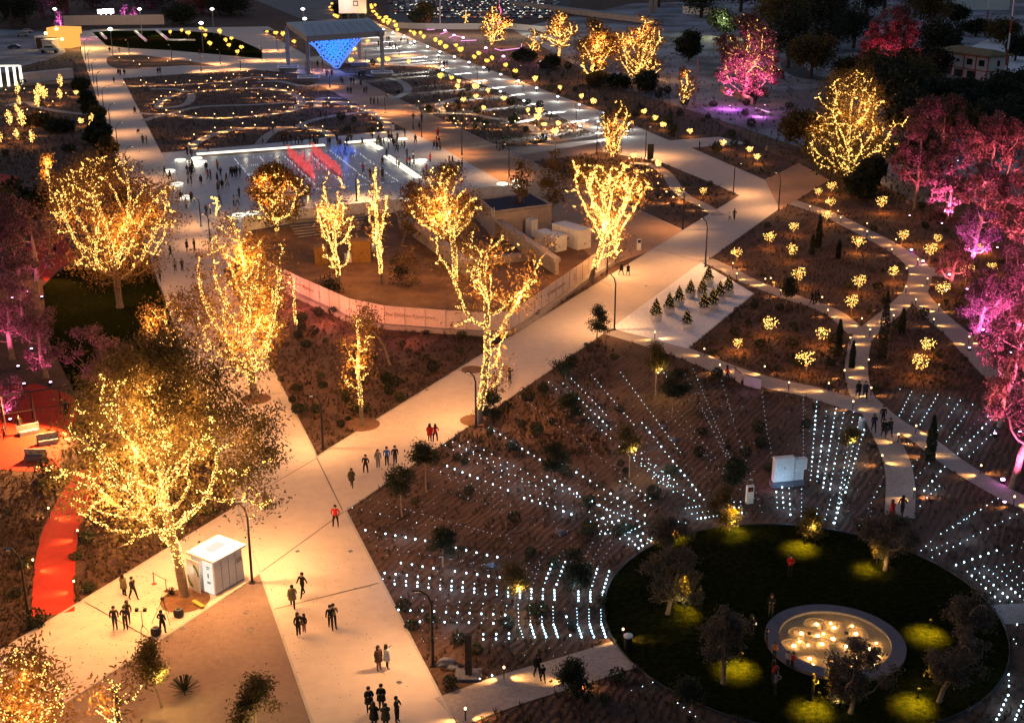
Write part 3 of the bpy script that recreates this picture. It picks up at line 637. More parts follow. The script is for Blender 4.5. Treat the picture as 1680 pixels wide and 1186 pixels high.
# ================================================================ SIGNS, TOTEMS, SMALL STRUCTURES
g = G(1290, 797); r = empty('monument_sign', g, R(12), 'white block sign of two slabs standing in the light field', 'sign')
mb = MB(); mb.box((0, 0, .3), (2.9, .75, .5)); mb.build('plinth', M['stone'], r)
mb = MB(); mb.prism([(-1.3, -.25), (.5, -.25), (.5, .25), (-1.3, .25)], .56, 2.75); mb.build('slab', M['wpaint'], r)
mb = MB(); mb.prism([(.58, -.22), (1.4, -.22), (1.4, .22), (.58, .22)], .56, 1.5); mb.prism([(.58, -.22), (1.65, -.22), (1.65, .22), (.58, .22)], 1.503, 2.5); mb.build('slab', M['wpaint'], r)
mb = MB(); mb.box((-.35, -.262, 1.8), (.1, .02, .16)); mb.build('emblem', M['print'], r)
lamp('POINT', g + Vector((0, -2.2, .8)), 40, (.45, .65, 1), .3); lamp('POINT', g + Vector((-2.0, -.6, .8)), 12, (1, .35, .8), .2)
for x, y, lab in [(1229, 826, 'small white information totem with a red square by the lawn'), (1413, 703, 'grey litter bin beside the path near four walkers'), (1030, 1063, 'black litter bin with white lid at the lawn gate'), (645, 213, 'white information board at the garden edge'), (1048, 411, 'small white post stone on the planted corner')]:
    r = empty('litter_bin' if 'bin' in lab else 'info_totem', G(x, y), .2, lab, 'bin' if 'bin' in lab else 'totem')
    if 'bin' in lab:
        mb = MB(); mb.lathe([(.28, 0), (.3, .9)], n=12); mb.build('body', M['grey'] if 'grey' in lab else M['steel'], r); mb = MB(); mb.lathe([(.32, .903), (.32, 1.0), (.1, 1.05)], n=12); mb.build('lid', M['wpaint'], r)
    else:
        mb = MB(); mb.box((0, 0, .85), (.6, .3, 1.6)); mb.build('slab', M['wpaint'], r); mb = MB(); mb.box((0, -.16, 1.35), (.45, .02, .4)); mb.build('face', M['steel'], r)
        if 'red' in lab: mb = MB(); mb.box((0.03, -.175, 1.3), (.16, .02, .2)); mb.build('red_square', CM['red'], r)
g = G(1225, 638); r = empty('curved_sign', g, 0, 'low curved lilac sign in two leaves on the footpath edge', 'sign'); sgn = mat('lilac_panel', (.42, .36, .48), .6)
for seg in ([(1204, 621), (1208, 626), (1215, 631)], [(1220, 633), (1233, 637), (1248, 640)]):
    pts = smooth([tuple((G(*p) - g)[:2]) for p in seg], 5); mb = MB(); mb2 = MB()
    for a, b in zip(pts[:-1], pts[1:]):
        mb.quad((*a, .1), (*b, .1), (*b, 1.25), (*a, 1.25)); mb.quad((b[0], b[1] + .1, .1), (a[0], a[1] + .1, .1), (a[0], a[1] + .1, 1.25), (b[0], b[1] + .1, 1.25))
    mb.build('leaf_panel', sgn, r); mb2.tube([(*p, 1.28) for p in pts], .05, 5); mb2.build('top_rail', CM['navy'], r)
lamp('POINT', g + Vector((0, -1.2, .6)), 10, (.6, .4, 1), .3)
g = G(769, 1109); r = empty('timber_totem', g, 0, 'tall dark timber totem on a stone base beside the light field', 'totem')
mb = MB(); mb.box((0, 0, 1.6), (.42, .3, 3.0)); mb.build('post', M['dbark'], r); mb = MB(); mb.box((0, 0, .1), (1.7, 1.3, .2)); mb.build('base', M['stone'], r)
g = G(1067, 262); r = empty('info_totem', g, 0, 'dark upright board beside the boulevard crossing', 'totem'); mb = MB(); mb.box((0, 0, 1.5), (1.2, .25, 3.0)); mb.build('board', M['steel'], r)
# rocks in the bed by the avenue
for x, y, s in [(731, 1087, .5), (752, 1112, .3), (743, 1095, .3), (920, 873, .35), (805, 927, .3), (1105, 720, .4), (1088, 700, .3)]:
    bm = bmesh.new(); bmesh.ops.create_icosphere(bm, subdivisions=2, radius=s)
    for v in bm.verts: v.co *= 1 + rnd.uniform(-.18, .18); v.co.z *= .55; v.co.x *= 1.3
    me = bpy.data.meshes.new('boulder'); bm.to_mesh(me); bm.free(); me.materials.append(M['stone']); o = link('boulder', me, None, G(x, y, .1))
    tag(o, ('pale boulder ' + near(x, y)) if y < 1000 else 'pale boulder lying right of the dark lamp post', 'boulder', 'boulders on the bare soil')
# red terrace furniture
for (x, y), rz, lab in [((48, 713), .55, 'white moulded bench end nearest the gymnastic frame'), ((80, 728), .45, 'white L shaped bench on the red terrace'), ((57, 755), -.05, 'curved white bench with a dark back on the red edge')]:
    r = empty('moulded_bench', G(x, y), rz, lab, 'bench'); mb = MB(); mb.box((0, 0, .22), (1.7, .5, .44)); mb.build('seat', M['stone'] if 'dark back' in lab else M['grey'], r); mb = MB(); mb.box((0, .34, .5), (2.0, .1, .9)); mb.build('backrest', M['grey'], r)
r = empty('play_frame', G(80, 690), R(28), 'tall metal swing frame on the red terrace', 'play frame')
mb = MB()
for x in (-4, -1.3, 1.3, 4):
    for s in (-1, 1): mb.tube([(x, s * 1.2, 0), (x, 0, 3.2)], .06, 6)
mb.build('leg', M['steel'], r); mb = MB(); mb.tube([(-4.2, 0, 3.2), (4.2, 0, 3.2)], .07, 6); mb.tube([(-4, -.6, 1.6), (4, -.6, 1.6)], .04, 6); mb.build('crossbar', M['steel'], r)
lamp('SPOT', G(112, 628, 4.6), 42000, (1, .42, .12), .12, to=(-1.0, -1.3, -.6), size=R(125), blend=.6)
lamp('SPOT', G(105, 385, 6), 4500, (1, .35, .14), .2, to=(-.5, -1.2, -1.0), size=R(110))
lamp('POINT', G(0, 285, 4), 500, (1, .2, .12), .3)
# lit kiosk building far left, stalls and vehicles
g = G(104, 78); r = empty('lit_pavilion', g, R(-8), 'brightly lit orange stall at the far end of the avenue', 'stall')
mb = MB(); mb.prism([(-4, -3), (4, -3), (4.5, 4), (-4, 5)], 0, 4.2); mb.build('wall', M['shop'], r); mb = MB(); mb.prism([(-4.6, -1.5), (4.8, -1), (4.8, 5), (-4.6, 6)], 4.25, 6.5); mb.build('roof', M['shop'], r)  # stall light is put into the walls and roof as emission
mb = MB(); mb.prism([(-6.5, -6), (-1, -8), (0, -4), (-5, -2)], 0, 3.6); mb.build('service_box', M['steel'], r)
for dx, dz in ((-2, 2.5), (1.5, 2.6), (-4, 4.5), (0, 6)): mb = MB(); mb.lathe([(.5, 0), (.6, .5), (.3, .9)], (dx, -3.4, dz), 8); mb.build('shop_light', M['yel'], r)
lamp('POINT', g + Vector((9, -5, 6)), 9000, (1, .6, .2), 1.0); lamp('POINT', g + Vector((0, -8, 6)), 1800, (1, .6, .2), 1.0)
for (x, y), lab in [((72, 78), 'pale booth with peach front left of the lit stall'), ((84, 84), 'peach sided booth touching the lit stall')]:
    r = empty('booth', G(x, y), R(-12), lab, 'booth'); mb = MB(); mb.box((0, 0, 1.8), (3.6, 4.2, 3.6)); mb.build('wall', M['cream'], r); mb = MB(); mb.box((0, 0, 3.7), (4.0, 4.6, .2)); mb.build('roof', M['wpaint'], r)
r = empty('light_portal', G(20, 142), R(4), 'row of tall white glowing portal posts at the left edge', 'light portal')
for x in (2, 15, 27, 37):
    g = G(x, 143 - (x / 12)) - G(20, 142); mb = MB(); mb.box((g.x, g.y, 2.6), (.55, .55, 5.2)); mb.build('light_post', M['wstrip'], r)
mb = MB(); mb.box((-3, .5, 5.35), (10.5, .8, .3)); mb.build('top_beam', M['wstrip'], r)
lamp('POINT', G(20, 143, 3) + Vector((0, -3, 0)), 300, (1, .9, .7), .5)
wall_run('long_shed', [(36, 139), (118, 130)], 2.6, 2.0, M['cream'], 'long pale low wall building behind the glowing posts', 'shed', seg=6, base=False)
wall_run('low_wall', [(40, 143), (128, 138)], .8, .6, M['conc'], 'low concrete wall in front of the long shed', 'wall', seg=5, base=False)
wall_run('pink_wall', [(105, 44), (160, 43), (270, 42)], 3.8, .4, M['hoard'], 'long pinkish boundary wall beyond the far lawn', 'wall', seg=12, base=False)
for x in (130, 200, 250): lamp('POINT', G(x, 46, 4), 1300, (1, .3, .45), 1)
for x, y in [(167, 27), (175, 26), (183, 26)]:
    mb = MB(); mb.box((0, 0, 4.0), (2.6, .5, 1.7)); mb.tube([(0, 0, 0), (0, 0, 3.2)], .1, 5); tag(mb.build('glowing_screen', emis('stage_light_panel', (1, .93, 1), 5) if 'stage_light_panel' not in bpy.data.materials else bpy.data.materials['stage_light_panel'], None, G(x, y + 9)), 'white glowing screen in a trio above the pink wall', 'light panel', 'three glowing screens')
# billboard and structure beyond the canopy
g = G(580, 40); r = empty('billboard', g, R(0), 'pale box billboard with a square emblem above the canopy', 'billboard'); zz = Hh(40, 22)
mb = MB(); mb.box((0, 0, zz + 3.2), (11, 3, 6.4)); mb.build('box', M['cream'], r); mb = MB(); mb.box((1.3, -1.55, zz + 3.8), (2.0, .06, 2.0)); mb.box((1.3, -1.6, zz + 3.8), (1.3, .06, 1.3), 0, 1); mb.build('emblem', [M['steel'], M['cream']], r)
mb = MB(); [mb.tube([(x, y, 0), (x, y, zz)], .2, 6) for x in (-5, -2, 2, 5) for y in (-1, 1)]; mb.build('truss', M['steel'], r)
lamp('POINT', g + Vector((-3, -7, zz + 4)), 2600, (1, .75, .65), 1); lamp('POINT', g + Vector((8, -6, zz)), 2500, (1, .7, .2), 1)
# ================================================================ HOUSE, SHEDS, POLES ON THE RIGHT
A, B, D = G(1541, 121), G(1618, 133), G(1632, 127); h_ = Hh(133, 94); d = B - A; L = d.length; W_ = 7.5
r = empty('two_storey_house', A, math.atan2(d.y, d.x), 'cream two storey house with red trim and a brown roof', 'house')
mb = MB(); mb.box((L / 2, W_ / 2, h_ / 2), (L, W_, h_)); mb.build('wall', M['cream'], r)
mb = MB(); mb.prism([(-2, -1.4), (L + 1, -1.4), (L + 1, W_ + 1), (-2, W_ + 1)], h_ + .003, h_ + .35); mb.poly([(-2, -1.4, h_ + .36), (L + 1, -1.4, h_ + .36), (L - 2, W_ / 2, h_ + 1.6), (2, W_ / 2, h_ + 1.6)]); mb.poly([(L + 1, W_ + 1, h_ + .36), (-2, W_ + 1, h_ + .36), (2, W_ / 2, h_ + 1.6), (L - 2, W_ / 2, h_ + 1.6)]); mb.poly([(L + 1, -1.4, h_ + .36), (L + 1, W_ + 1, h_ + .36), (L - 2, W_ / 2, h_ + 1.6)]); mb.build('roof', M['roofbrown'], r)
mb = MB()
for k in range(5): mb.box((L * k / 4, -.06, h_ / 2), (.3, .12, h_))
for z in (h_ * .38, h_ - .2): mb.box((L / 2, -.09, z), (L, .12, .25))
mb.box((L + .06, W_ / 2, h_ * .38), (.12, W_, .25)); mb.box((L + .06, W_ - .1, h_ / 2), (.12, .3, h_)); mb.build('timber_trim', M['redtrim'], r)
for x, w_, hh in ((L * .375, 1.2, .9), (L * .62, 2.1, 1.7), (L * .87, 2.1, 1.7)):
    mb = MB(); mb.box((x, -.04, h_ * .7), (w_ + .3, .1, hh + .3)); f = mb.build('window', M['wpaint'], r); mb = MB(); mb.box((x, -.11, h_ * .7), (w_, .05, hh)); mb.build('pane', M['glass'], f)
mb = MB(); mb.box((L + .06, W_ * .5, h_ * .7), (.1, 1.4, 1.9)); f = mb.build('window', M['wpaint'], r); mb = MB(); mb.box((L + .13, W_ * .5, h_ * .7), (.05, 1.1, 1.6)); mb.build('pane', M['glass'], f)
for k in range(3): mb = MB(); mb.box((L * (.14 + .27 * k), -.05, h_ * .17), (3.2, .12, h_ * .3)); mb.build('doorway', M['glass'], r)
lamp('POINT', A + Vector((6, -9, 6)), 420, (1, .75, .7), 1)
A, B = G(1545, 17), G(1612, 12); r = empty('white_warehouse', A, 0, 'long white warehouse at the upper right', 'warehouse'); L = (B - A).length
mb = MB(); mb.box((L / 2, 12, 4), (L, 24, 8)); mb.build('wall', M['wpaint'], r); mb = MB(); mb.box((L / 2, 12, 8.2), (L + 1, 25, .4)); mb.build('roof', M['grey'], r); mb = MB(); mb.box((3, -.06, 2.2), (2.5, .1, 4.4)); mb.build('door', M['grey'], r)
for k in range(5): mb = MB(); mb.box((L * (.25 + .15 * k), -.06, 5.5), (1.6, .1, 1)); mb.build('window', M['glass'], r)
mwr = mat('banded_white', (.7, .68, .68), .5)
for (x, y), h_, lab in [((1408, 56), 26, 'red and white banded mast behind the crimson tree'), ((1617, 52), 24, 'red and white banded mast beyond the house'), ((1647, 134), 26, 'tallest red and white banded mast right of the house'), ((722, 46), 17, 'slender pale light mast above the car park wall'), ((1139, 176), 11.5, 'bare wooden pole beside the small lit tree')]:
    r = empty('banded_mast' if 'banded' in lab else 'tall_pole', G(x, y), 0, lab, 'mast' if 'banded' in lab else 'pole')
    if 'banded' in lab:
        for k in range(6): mb = MB(); mb.tube([(0, 0, h_ * k / 6), (0, 0, h_ * (k + 1) / 6)], .28 - .02 * k, 8); mb.build('band', mwr if k % 2 == 0 else M['redtrim'], r)
    else: mb = MB(); mb.tube([(0, 0, 0), (.3, 0, h_)], [.3, .2], 8); mb.build('shaft', M['bark'] if 'wooden' in lab else M['grey'], r)
wall_run('boundary_wall', [(1120, 24), (1195, 29)], 3.2, .4, M['wpaint'], 'floodlit pale yellow wall at the top behind the trees', 'wall', seg=8, base=False)
lamp('POINT', G(1182, 28, 7) + Vector((0, -6, 0)), 6500, (.9, 1, .5), .6); mb = MB(); mb.tube([(0, 0, 0), (0, 0, 9)], .12, 6); mb.lathe([(.7, 9), (.9, 9.5), (.4, 10)], n=8, m=1); tag(mb.build('flood_mast', [M['grey'], M['far']], None, G(1182, 30)), 'glaring floodlight mast above the pale wall', 'floodlight')
wall_run('flyover', [(845, 12), (1080, 42)], 2.2, 5, M['conc'], 'pale concrete ramp crossing behind the golden trees', 'ramp', seg=20, base=False)
for x in (1068, 1074): mb = MB(); mb.box((0, 0, 6), (1.8, 1.8, 12)); tag(mb.build('concrete_pier', M['conc'], None, G(x, 22)), 'tan concrete pier at the top of the ramp', 'pier', 'paired piers')
wall_run('stone_wall', [(1315, 88), (1390, 70)], 1.6, .5, M['conc'], 'pale stone wall along the curved road', 'wall', seg=6, base=False)
wall_run('site_wall', [(640, 48), (700, 50), (840, 50), (900, 56)], 2.2, .3, M['grey'], 'grey boundary wall in front of the car park', 'wall', seg=8, base=False)

for px_, py_, pw_ in ((500, 500, 650), (545, 522, 650), (600, 542, 400), (680, 552, 250), (470, 480, 600)): lamp('POINT', G(px_, py_) + Vector((-.5, -2.6, 1.6)), pw_, (1, .22, .17), .4)
# ================================================================ TREES
OCT = np.array([(1, 0, 0), (-1, 0, 0), (0, 1, 0), (0, -1, 0), (0, 0, 1), (0, 0, -1)], float)
OCF = np.array([(0, 2, 4), (2, 1, 4), (1, 3, 4), (3, 0, 4), (2, 0, 5), (1, 2, 5), (3, 1, 5), (0, 3, 5)])
def bulbs_mesh(name, P_, r, m):
    P_ = np.asarray(P_); n = len(P_); rr = r * (np.ones(n) if not hasattr(r, '__len__') else 1)
    V = (P_[:, None, :] + OCT[None] * (np.asarray(rr).reshape(-1, 1, 1))).reshape(-1, 3)
    F = (np.arange(n)[:, None, None] * 6 + OCF[None]).reshape(-1, 3)
    return npmesh(name, V, F, m)
def leaves_mesh(name, Cn, rg, ln, wd, m, droop=.0):
    n = len(Cn); a = rg.normal(size=(n, 3)); a[:, 2] -= droop; a /= np.linalg.norm(a, axis=1)[:, None]
    b = rg.normal(size=(n, 3)); b -= (a * b).sum(1)[:, None] * a; b /= np.linalg.norm(b, axis=1)[:, None]
    L = (ln * rg.uniform(.6, 1.35, n))[:, None] / 2; W = (wd * rg.uniform(.6, 1.35, n))[:, None] / 2
    V = np.stack([Cn - a * L, Cn + b * W, Cn + a * L, Cn - b * W], 1).reshape(-1, 3)
    return npmesh(name, V, np.arange(n * 4).reshape(-1, 4), m)
def colonize(rg, th, A, step, kill, up=.05, lean=(0, 0)):
    nodes = [np.zeros(3)]; par = [-1]; k = max(2, int(th / step))
    for i in range(k):
        nodes.append(nodes[-1] + np.array([lean[0] / k + rg.normal() * .04 * step, lean[1] / k + rg.normal() * .04 * step, th / k])); par.append(len(nodes) - 2)
    N = np.array(nodes); A = A.copy(); near_ = None
    for it in range(170):
        if len(A) == 0: break
        D = ((A[:, None, :] - N[None, k // 2:, :]) ** 2).sum(2); j = D.argmin(1) + k // 2; dm = np.sqrt(D.min(1)); keep = dm > kill
        A = A[keep]; j = j[keep]; dm = dm[keep]
        if len(A) == 0: break
        new = []; newp = []
        for q_ in np.unique(j):
            s_ = A[j == q_] - N[q_]; s_ /= np.linalg.norm(s_, axis=1)[:, None] + 1e-9; v = s_.mean(0) + rg.normal(size=3) * .07; v[2] += up; v /= np.linalg.norm(v) + 1e-9
            p = N[q_] + v * step
            if (((N - p) ** 2).sum(1).min()) < (step * .35) ** 2: p = p + rg.normal(size=3) * step * .3
            new.append(p); newp.append(q_)
        N = np.vstack([N, new]); par += list(newp)
        if len(N) > 2600: break
    return N, np.array(par)
def crown_points(rg, n, c, rx, ry, rz, clump=1.0, vase=.12, shape='round'):
    # crown volume with a wandering outline and noise-shaped gaps; limbs fan out of its narrow foot
    out = []; ph = rg.uniform(0, 6.28, 6); fr = 2.1; k = rg.normal(size=(5, 3)) * fr; kp = rg.uniform(0, 6.28, 5)
    while len(out) < n:
        t = rg.random(); th_ = rg.uniform(0, 2 * PI); pr = math.sin(PI * (t * .84 + vase)) ** .75 if shape == 'round' else (.12 + .88 * t ** .7)
        md = 1 + .2 * math.sin(3 * th_ + ph[0] + 4 * t) + .14 * math.sin(5 * th_ + ph[1] - 5 * t) + .1 * math.sin(9 * t + ph[2])
        r = pr * md * rg.random() ** (.5 if rg.random() < .6 else 1.0); p = np.array([r * math.cos(th_), r * math.sin(th_), 2 * t - 1])
        if np.sin(k @ p * 1.6 + kp).sum() < -.25 * clump: continue
        out.append(p * [rx, ry, rz] + c)
    return np.array(out)
def tree_frame(rg, N, par, tip, trunk_r, name, m, parent, nside=5):
    n = len(N); rad = np.zeros(n); e = 2.4; ch = [[] for _ in range(n)]
    for i in range(1, n): ch[par[i]].append(i)
    for i in range(n - 1, -1, -1): rad[i] = tip if not ch[i] else (sum(rad[c] ** e for c in ch[i])) ** (1 / e)
    f = trunk_r / max(rad[0], 1e-6); rad = tip * .8 + (rad - tip) * (trunk_r - tip) / max(rad[0] - tip, 1e-6); rad = np.maximum(rad, tip * .7); rad[0] *= 1.25
    d = np.zeros((n, 3)); d[1:] = N[1:] - N[par[1:]]; d[0] = (0, 0, 1); d /= np.linalg.norm(d, axis=1)[:, None] + 1e-9
    u = np.cross(d, [0.01, .02, 1.0] + d[:, [1, 2, 0]] * .3); u /= np.linalg.norm(u, axis=1)[:, None] + 1e-9; v = np.cross(d, u)
    # keep rings untwisted along a limb
    for i in range(1, n):
        p = par[i]; uu = u[p] - d[i] * (u[p] @ d[i]); l_ = np.linalg.norm(uu)
        if l_ > .2: u[i] = uu / l_; v[i] = np.cross(d[i], u[i])
    an = np.arange(nside) * 2 * PI / nside
    ring = lambda idx, ii: N[idx][:, None, :] + (u[ii][:, None, :] * np.cos(an)[None, :, None] + v[ii][:, None, :] * np.sin(an)[None, :, None])
    idx = np.arange(1, n); pi = par[1:]
    rp = np.minimum(rad[pi], rad[idx] * 1.35)
    r0 = N[pi][:, None, :] + (u[idx][:, None, :] * np.cos(an)[None, :, None] + v[idx][:, None, :] * np.sin(an)[None, :, None]) * rp[:, None, None]
    r1 = N[idx][:, None, :] + (u[idx][:, None, :] * np.cos(an)[None, :, None] + v[idx][:, None, :] * np.sin(an)[None, :, None]) * rad[idx][:, None, None]
    V = np.concatenate([r0, r1], 1).reshape(-1, 3); b = np.arange(n - 1)[:, None] * 2 * nside; j = np.arange(nside)[None]; jn = (j + 1) % nside
    F = np.stack([b + j, b + jn, b + nside + jn, b + nside + j], 2).reshape(-1, 4)
    o = link(name, npmesh(name, V, F, m, smooth=True), parent); tips = np.array([i for i in range(n) if not ch[i]])
    return rad, tips
def lobes(rg, n, c, rx, ry, rz, nl=7, spread=.62, lr=.5):
    out = []
    cs = []
    for k in range(nl):
        while True:
            p = rg.uniform(-1, 1, 3)
            if np.linalg.norm(p) < 1: break
        cs.append(p / max(np.linalg.norm(p), .35) * spread * rg.uniform(.7, 1.05) if k else np.array([0, 0, .3]))
    while len(out) < n:
        k = rg.integers(nl); p = rg.normal(size=3); p /= np.linalg.norm(p); p = cs[k] + p * lr * rg.uniform(.2, 1) ** .5
        if np.linalg.norm(p) > 1.02: continue
        out.append(p * [rx, ry, rz] + c)
    return np.array(out)
def big_tree(label, foot, box, cat='tree', style='lit', seed=1, fol=1.0, nattr=260, name='lit_tree', leaf='rleaf', lights=5, power=900, col=AMB, bulbs=1.0, bright='bulb', trunk_r=None, lit_from=.12,
             th=None, leafbox=None, ls=1.0, clumpy=7, step=None, group=None, bark='bark', lit_top=1.0, br=.040, uplight=None, lampr=.25, lrspread=.70, lobr=.45, blank_low=0.0):
    rg = np.random.default_rng(seed); g = G(*foot); x0, x1, y0, y1 = box
    s = scale_at((g.x, g.y, 5)); dep = PITCH + math.atan(((y0 + y1) / 2 - CH / 2) / FX)
    ztop, zbot = Hh(foot[1], y0), Hh(foot[1], y1); rx = (x1 - x0) / 2 / s * (1.02 if style == 'vase' else .90); ry = rx * .85
    zc = (ztop + zbot) / 2; a = (ztop - zbot) / 2 * math.cos(dep); rz = math.sqrt(max(a * a - (ry * math.sin(dep)) ** 2, (.55 * a) ** 2)) / math.cos(dep)
    cx = ((x0 + x1) / 2 - foot[0]) / s
    root = empty(name, g, 0, label, cat, group)
    th = (zbot if th is None else th); th = max(.8, th * .8)
    st = (step or max(.45, rz / 9)) * (.72 if bulbs > 0 and nattr > 150 else 1); nattr = int(nattr * (2.3 if bulbs > 0 and nattr > 150 else 1))
    A = crown_points(rg, nattr, np.array([cx, 0, zc]), rx, ry, rz, 1.0, .12, 'vase' if style == 'vase' else 'round')
    tr = trunk_r or max(.12, (zc + rz) * .021)
    N, par = colonize(rg, th, A, st, st * 1.15, lean=(cx * .25, 0))
    rad, tips = tree_frame(rg, N, par, .03 if style != 'far' else .05, tr, 'trunk', M[bark], root)
    H_ = zc + rz
    if fol > 0:
        ns = int(len(tips) * 2.2); src = np.concatenate([N[tips], N[rg.integers(len(N) // 3, len(N), max(8, int(len(tips) * .8)))], A[rg.integers(0, len(A), ns // 3)]])
        per = int(46 * fol * (.5 if nattr > 300 else 1)) if s > 6 else int(26 * fol * (.6 if nattr > 300 else 1)); crad = max(.5, rx * .105) * ls * (.75 if style == 'droop' else 1)
        Cn = np.repeat(src, per, 0) + rg.normal(size=(len(src) * per, 3)) * crad * [1, 1, .75]
        if style == 'droop' or leaf in ('sleaf',): Cn[:, 2] -= np.abs(rg.normal(size=len(Cn))) * crad * .7
        lf = (.34 if s > 12 else .5) * ls * (1.0 if s > 8 else 1.5)
        link('crown', leaves_mesh('crown', Cn, rg, lf, lf * .42, M[leaf], .6 if style == 'droop' else .2), root)
    if bulbs > 0:
        B = []
        for i in range(1, len(N)):
            p0_, p1_ = N[par[i]], N[i]
            if p1_[2] < H_ * lit_from or p1_[2] > H_ * lit_top: continue
            if rad[i] < .045 and rg.random() < (.6 if nattr > 900 else .35): continue
            n_ = (4.6 * st * bulbs) * (1 + 16.0 * max(0, rad[i] - .04)); n_ = int(n_) + (rg.random() < n_ % 1)
            if n_ == 0: continue
            t = rg.random((n_, 1)); q_ = p0_ * (1 - t) + p1_ * t; o = rg.normal(size=(n_, 3)); o /= np.linalg.norm(o, axis=1)[:, None]; B.append(q_ + o * (max(rad[i], .06) + .05))
        B = np.concatenate(B); rr = br * (1.0 if s > 15 else 1.0 + (15 - s) * .065) * rg.uniform(.75, 1.25, len(B))
        o = link('string_lights', bulbs_mesh('string_lights', B, rr, M[bright]), root); o['kind'] = 'stuff'
        cand = N[(N[:, 2] > H_ * .22)]
        for k in range(lights):
            p = cand[rg.integers(len(cand))] * .75 + np.array([cx, 0, zc - rz * .15]) * .25
            lamp('POINT', p, round(power * 2.7 / lights, 1), col, lampr, root)
    if uplight:
        for (dx, dy, cc, pw, tilt) in uplight:
            fl = empty('ground_flood', g + Vector((dx, dy, 0)), 0, 'small coloured ground floodlight ' + near(*P(g + Vector((dx, dy, 0)))), 'floodlight', 'coloured ground floodlights ' + near(*P(g + Vector((dx, dy, 0)))))
            mb = MB(); mb.box((0, 0, .15), (.35, .3, .3)); mb.build('housing', M['steel'], fl); mb = MB(); mb.lathe([(.13, .3), (.15, .34)], n=10); mb.build('lens', M['pinkl'], fl)
            tgt = Vector((cx * .5, 0, zc)) - Vector((dx, dy, .5)); lamp('SPOT', (0, 0, .6), pw * 4, cc, .15, fl, to=tgt, size=R(tilt), blend=.7)
    return root, N, zc
T = big_tree
HUGE = T('huge lit tree with an olive crown towering beside the white kiosk', (303, 978), (100, 478, 552, 925), seed=11, fol=1.2, lobr=.34, nattr=300, leaf='leaf', lights=22, lampr=.5, power=10500, bulbs=3.0, trunk_r=.36, th=3.6, lit_from=.14, ls=.85, clumpy=10, lit_top=.9, step=.5, lrspread=.78)
rgh = np.random.default_rng(77); g0 = HUGE[0].location; CC = []
for px_, py_, rr_, dy_ in [(290, 590, 2.6, -1.5), (345, 625, 2.4, -2), (415, 690, 2.0, -1.5), (432, 735, 1.5, -1), (215, 600, 2.2, -1), (330, 660, 2.2, -3), (395, 770, 1.7, -2.5), (160, 640, 1.8, 0), (270, 640, 1.8, -3), (380, 690, 1.9, -2.5)]:
    Yp = g0.y + dy_; z_ = CAMH - Yp * math.tan(PITCH + math.atan((py_ - CH / 2) / FX)); Zc_ = Yp * math.cos(PITCH) + (CAMH - z_) * math.sin(PITCH)
    A_ = np.array([(px_ - CW / 2) / FX * Zc_ - g0.x, dy_, z_]); sub = A_ + rgh.normal(size=(26, 3)) * rr_ * .42
    CC.append(np.repeat(sub, 52, 0) + rgh.normal(size=(26 * 52, 3)) * [.42, .42, .38] - np.abs(rgh.normal(size=(26 * 52, 1))) * [0, 0, .45])
link('crown', leaves_mesh('crown', np.concatenate(CC), rgh, .27, .10, M['leaf'], .7), HUGE[0])
for px_, py_ in ((400, 715), (320, 660), (240, 640)):
    q_ = onY(px_, py_, g0.y - 2.0) - g0; lamp('POINT', q_, 420, AMB, .4, HUGE[0])
T('densely lit tall tree rising from the middle of the avenue', (418, 650), (316, 495, 350, 610), seed=23, fol=.7, nattr=330, leaf='rleaf', lights=16, lampr=.4, power=5600, bulbs=2.7, trunk_r=.4, th=2.4, lit_from=.1, clumpy=9, step=.6)
T('broad lit tree with a bare pink tinted trunk on the dark lawn', (197, 505), (72, 312, 252, 462), seed=37, fol=1.0, nattr=320, leaf='rleaf', lights=14, lampr=.4, power=4600, bulbs=2.7, trunk_r=.42, lit_from=.3, clumpy=10, step=.65)
T('small sparse lit tree at the promenade edge with a pale bare stem', (594, 698), (550, 632, 503, 668), seed=41, fol=.35, nattr=70, leaf='rleaf', lights=4, power=900, bulbs=2.0, trunk_r=.2, lit_from=.2, clumpy=5, step=.5)
T('wide V shaped lit tree with long bare limbs beside the promenade', (783, 695), (700, 902, 385, 640), seed=59, style='vase', fol=.5, nattr=150, leaf='rleaf', lights=8, power=3600, bulbs=2.9, trunk_r=.34, th=1.8, lit_from=.08, clumpy=8, step=.6, lrspread=.8, lobr=.36)
T('lit tree with amber foliage above two glowing stems behind the V shaped tree', (748, 470), (676, 802, 270, 388), seed=61, fol=.8, nattr=420, leaf='rleaf', lights=7, power=3400, bulbs=3.4, trunk_r=.32, lit_from=.06, clumpy=8, step=.6)
T('brightest fork tree glowing solid yellow beside the hoarding end', (969, 462), (926, 1070, 268, 428), seed=73, style='vase', fol=.45, nattr=260, leaf='rleaf', lights=8, power=5600, bulbs=5, trunk_r=.36, lit_from=.13, clumpy=8, step=.55)
T('candelabra lit tree with a waist in the building court', (556, 462), (520, 585, 278, 440), seed=82, fol=0.4, nattr=240, leaf='rleaf', lights=5, power=2000, bulbs=4.5, trunk_r=.26, th=2.5, lit_from=.07, clumpy=6, step=.5)
T('slim columnar lit tree right of the candelabra tree', (626, 465), (604, 644, 268, 425), seed=93, fol=0.3, nattr=160, leaf='rleaf', lights=4, power=1400, bulbs=4.5, trunk_r=.22, lit_from=.1, clumpy=5, step=.5)
T('round headed lit tree with three stems in front of the jet pool', (455, 388), (404, 508, 270, 366), seed=104, fol=.8, nattr=420, leaf='rleaf', lights=6, power=2600, bulbs=3.6, trunk_r=.28, th=2.6, lit_from=.12, clumpy=7, step=.6)
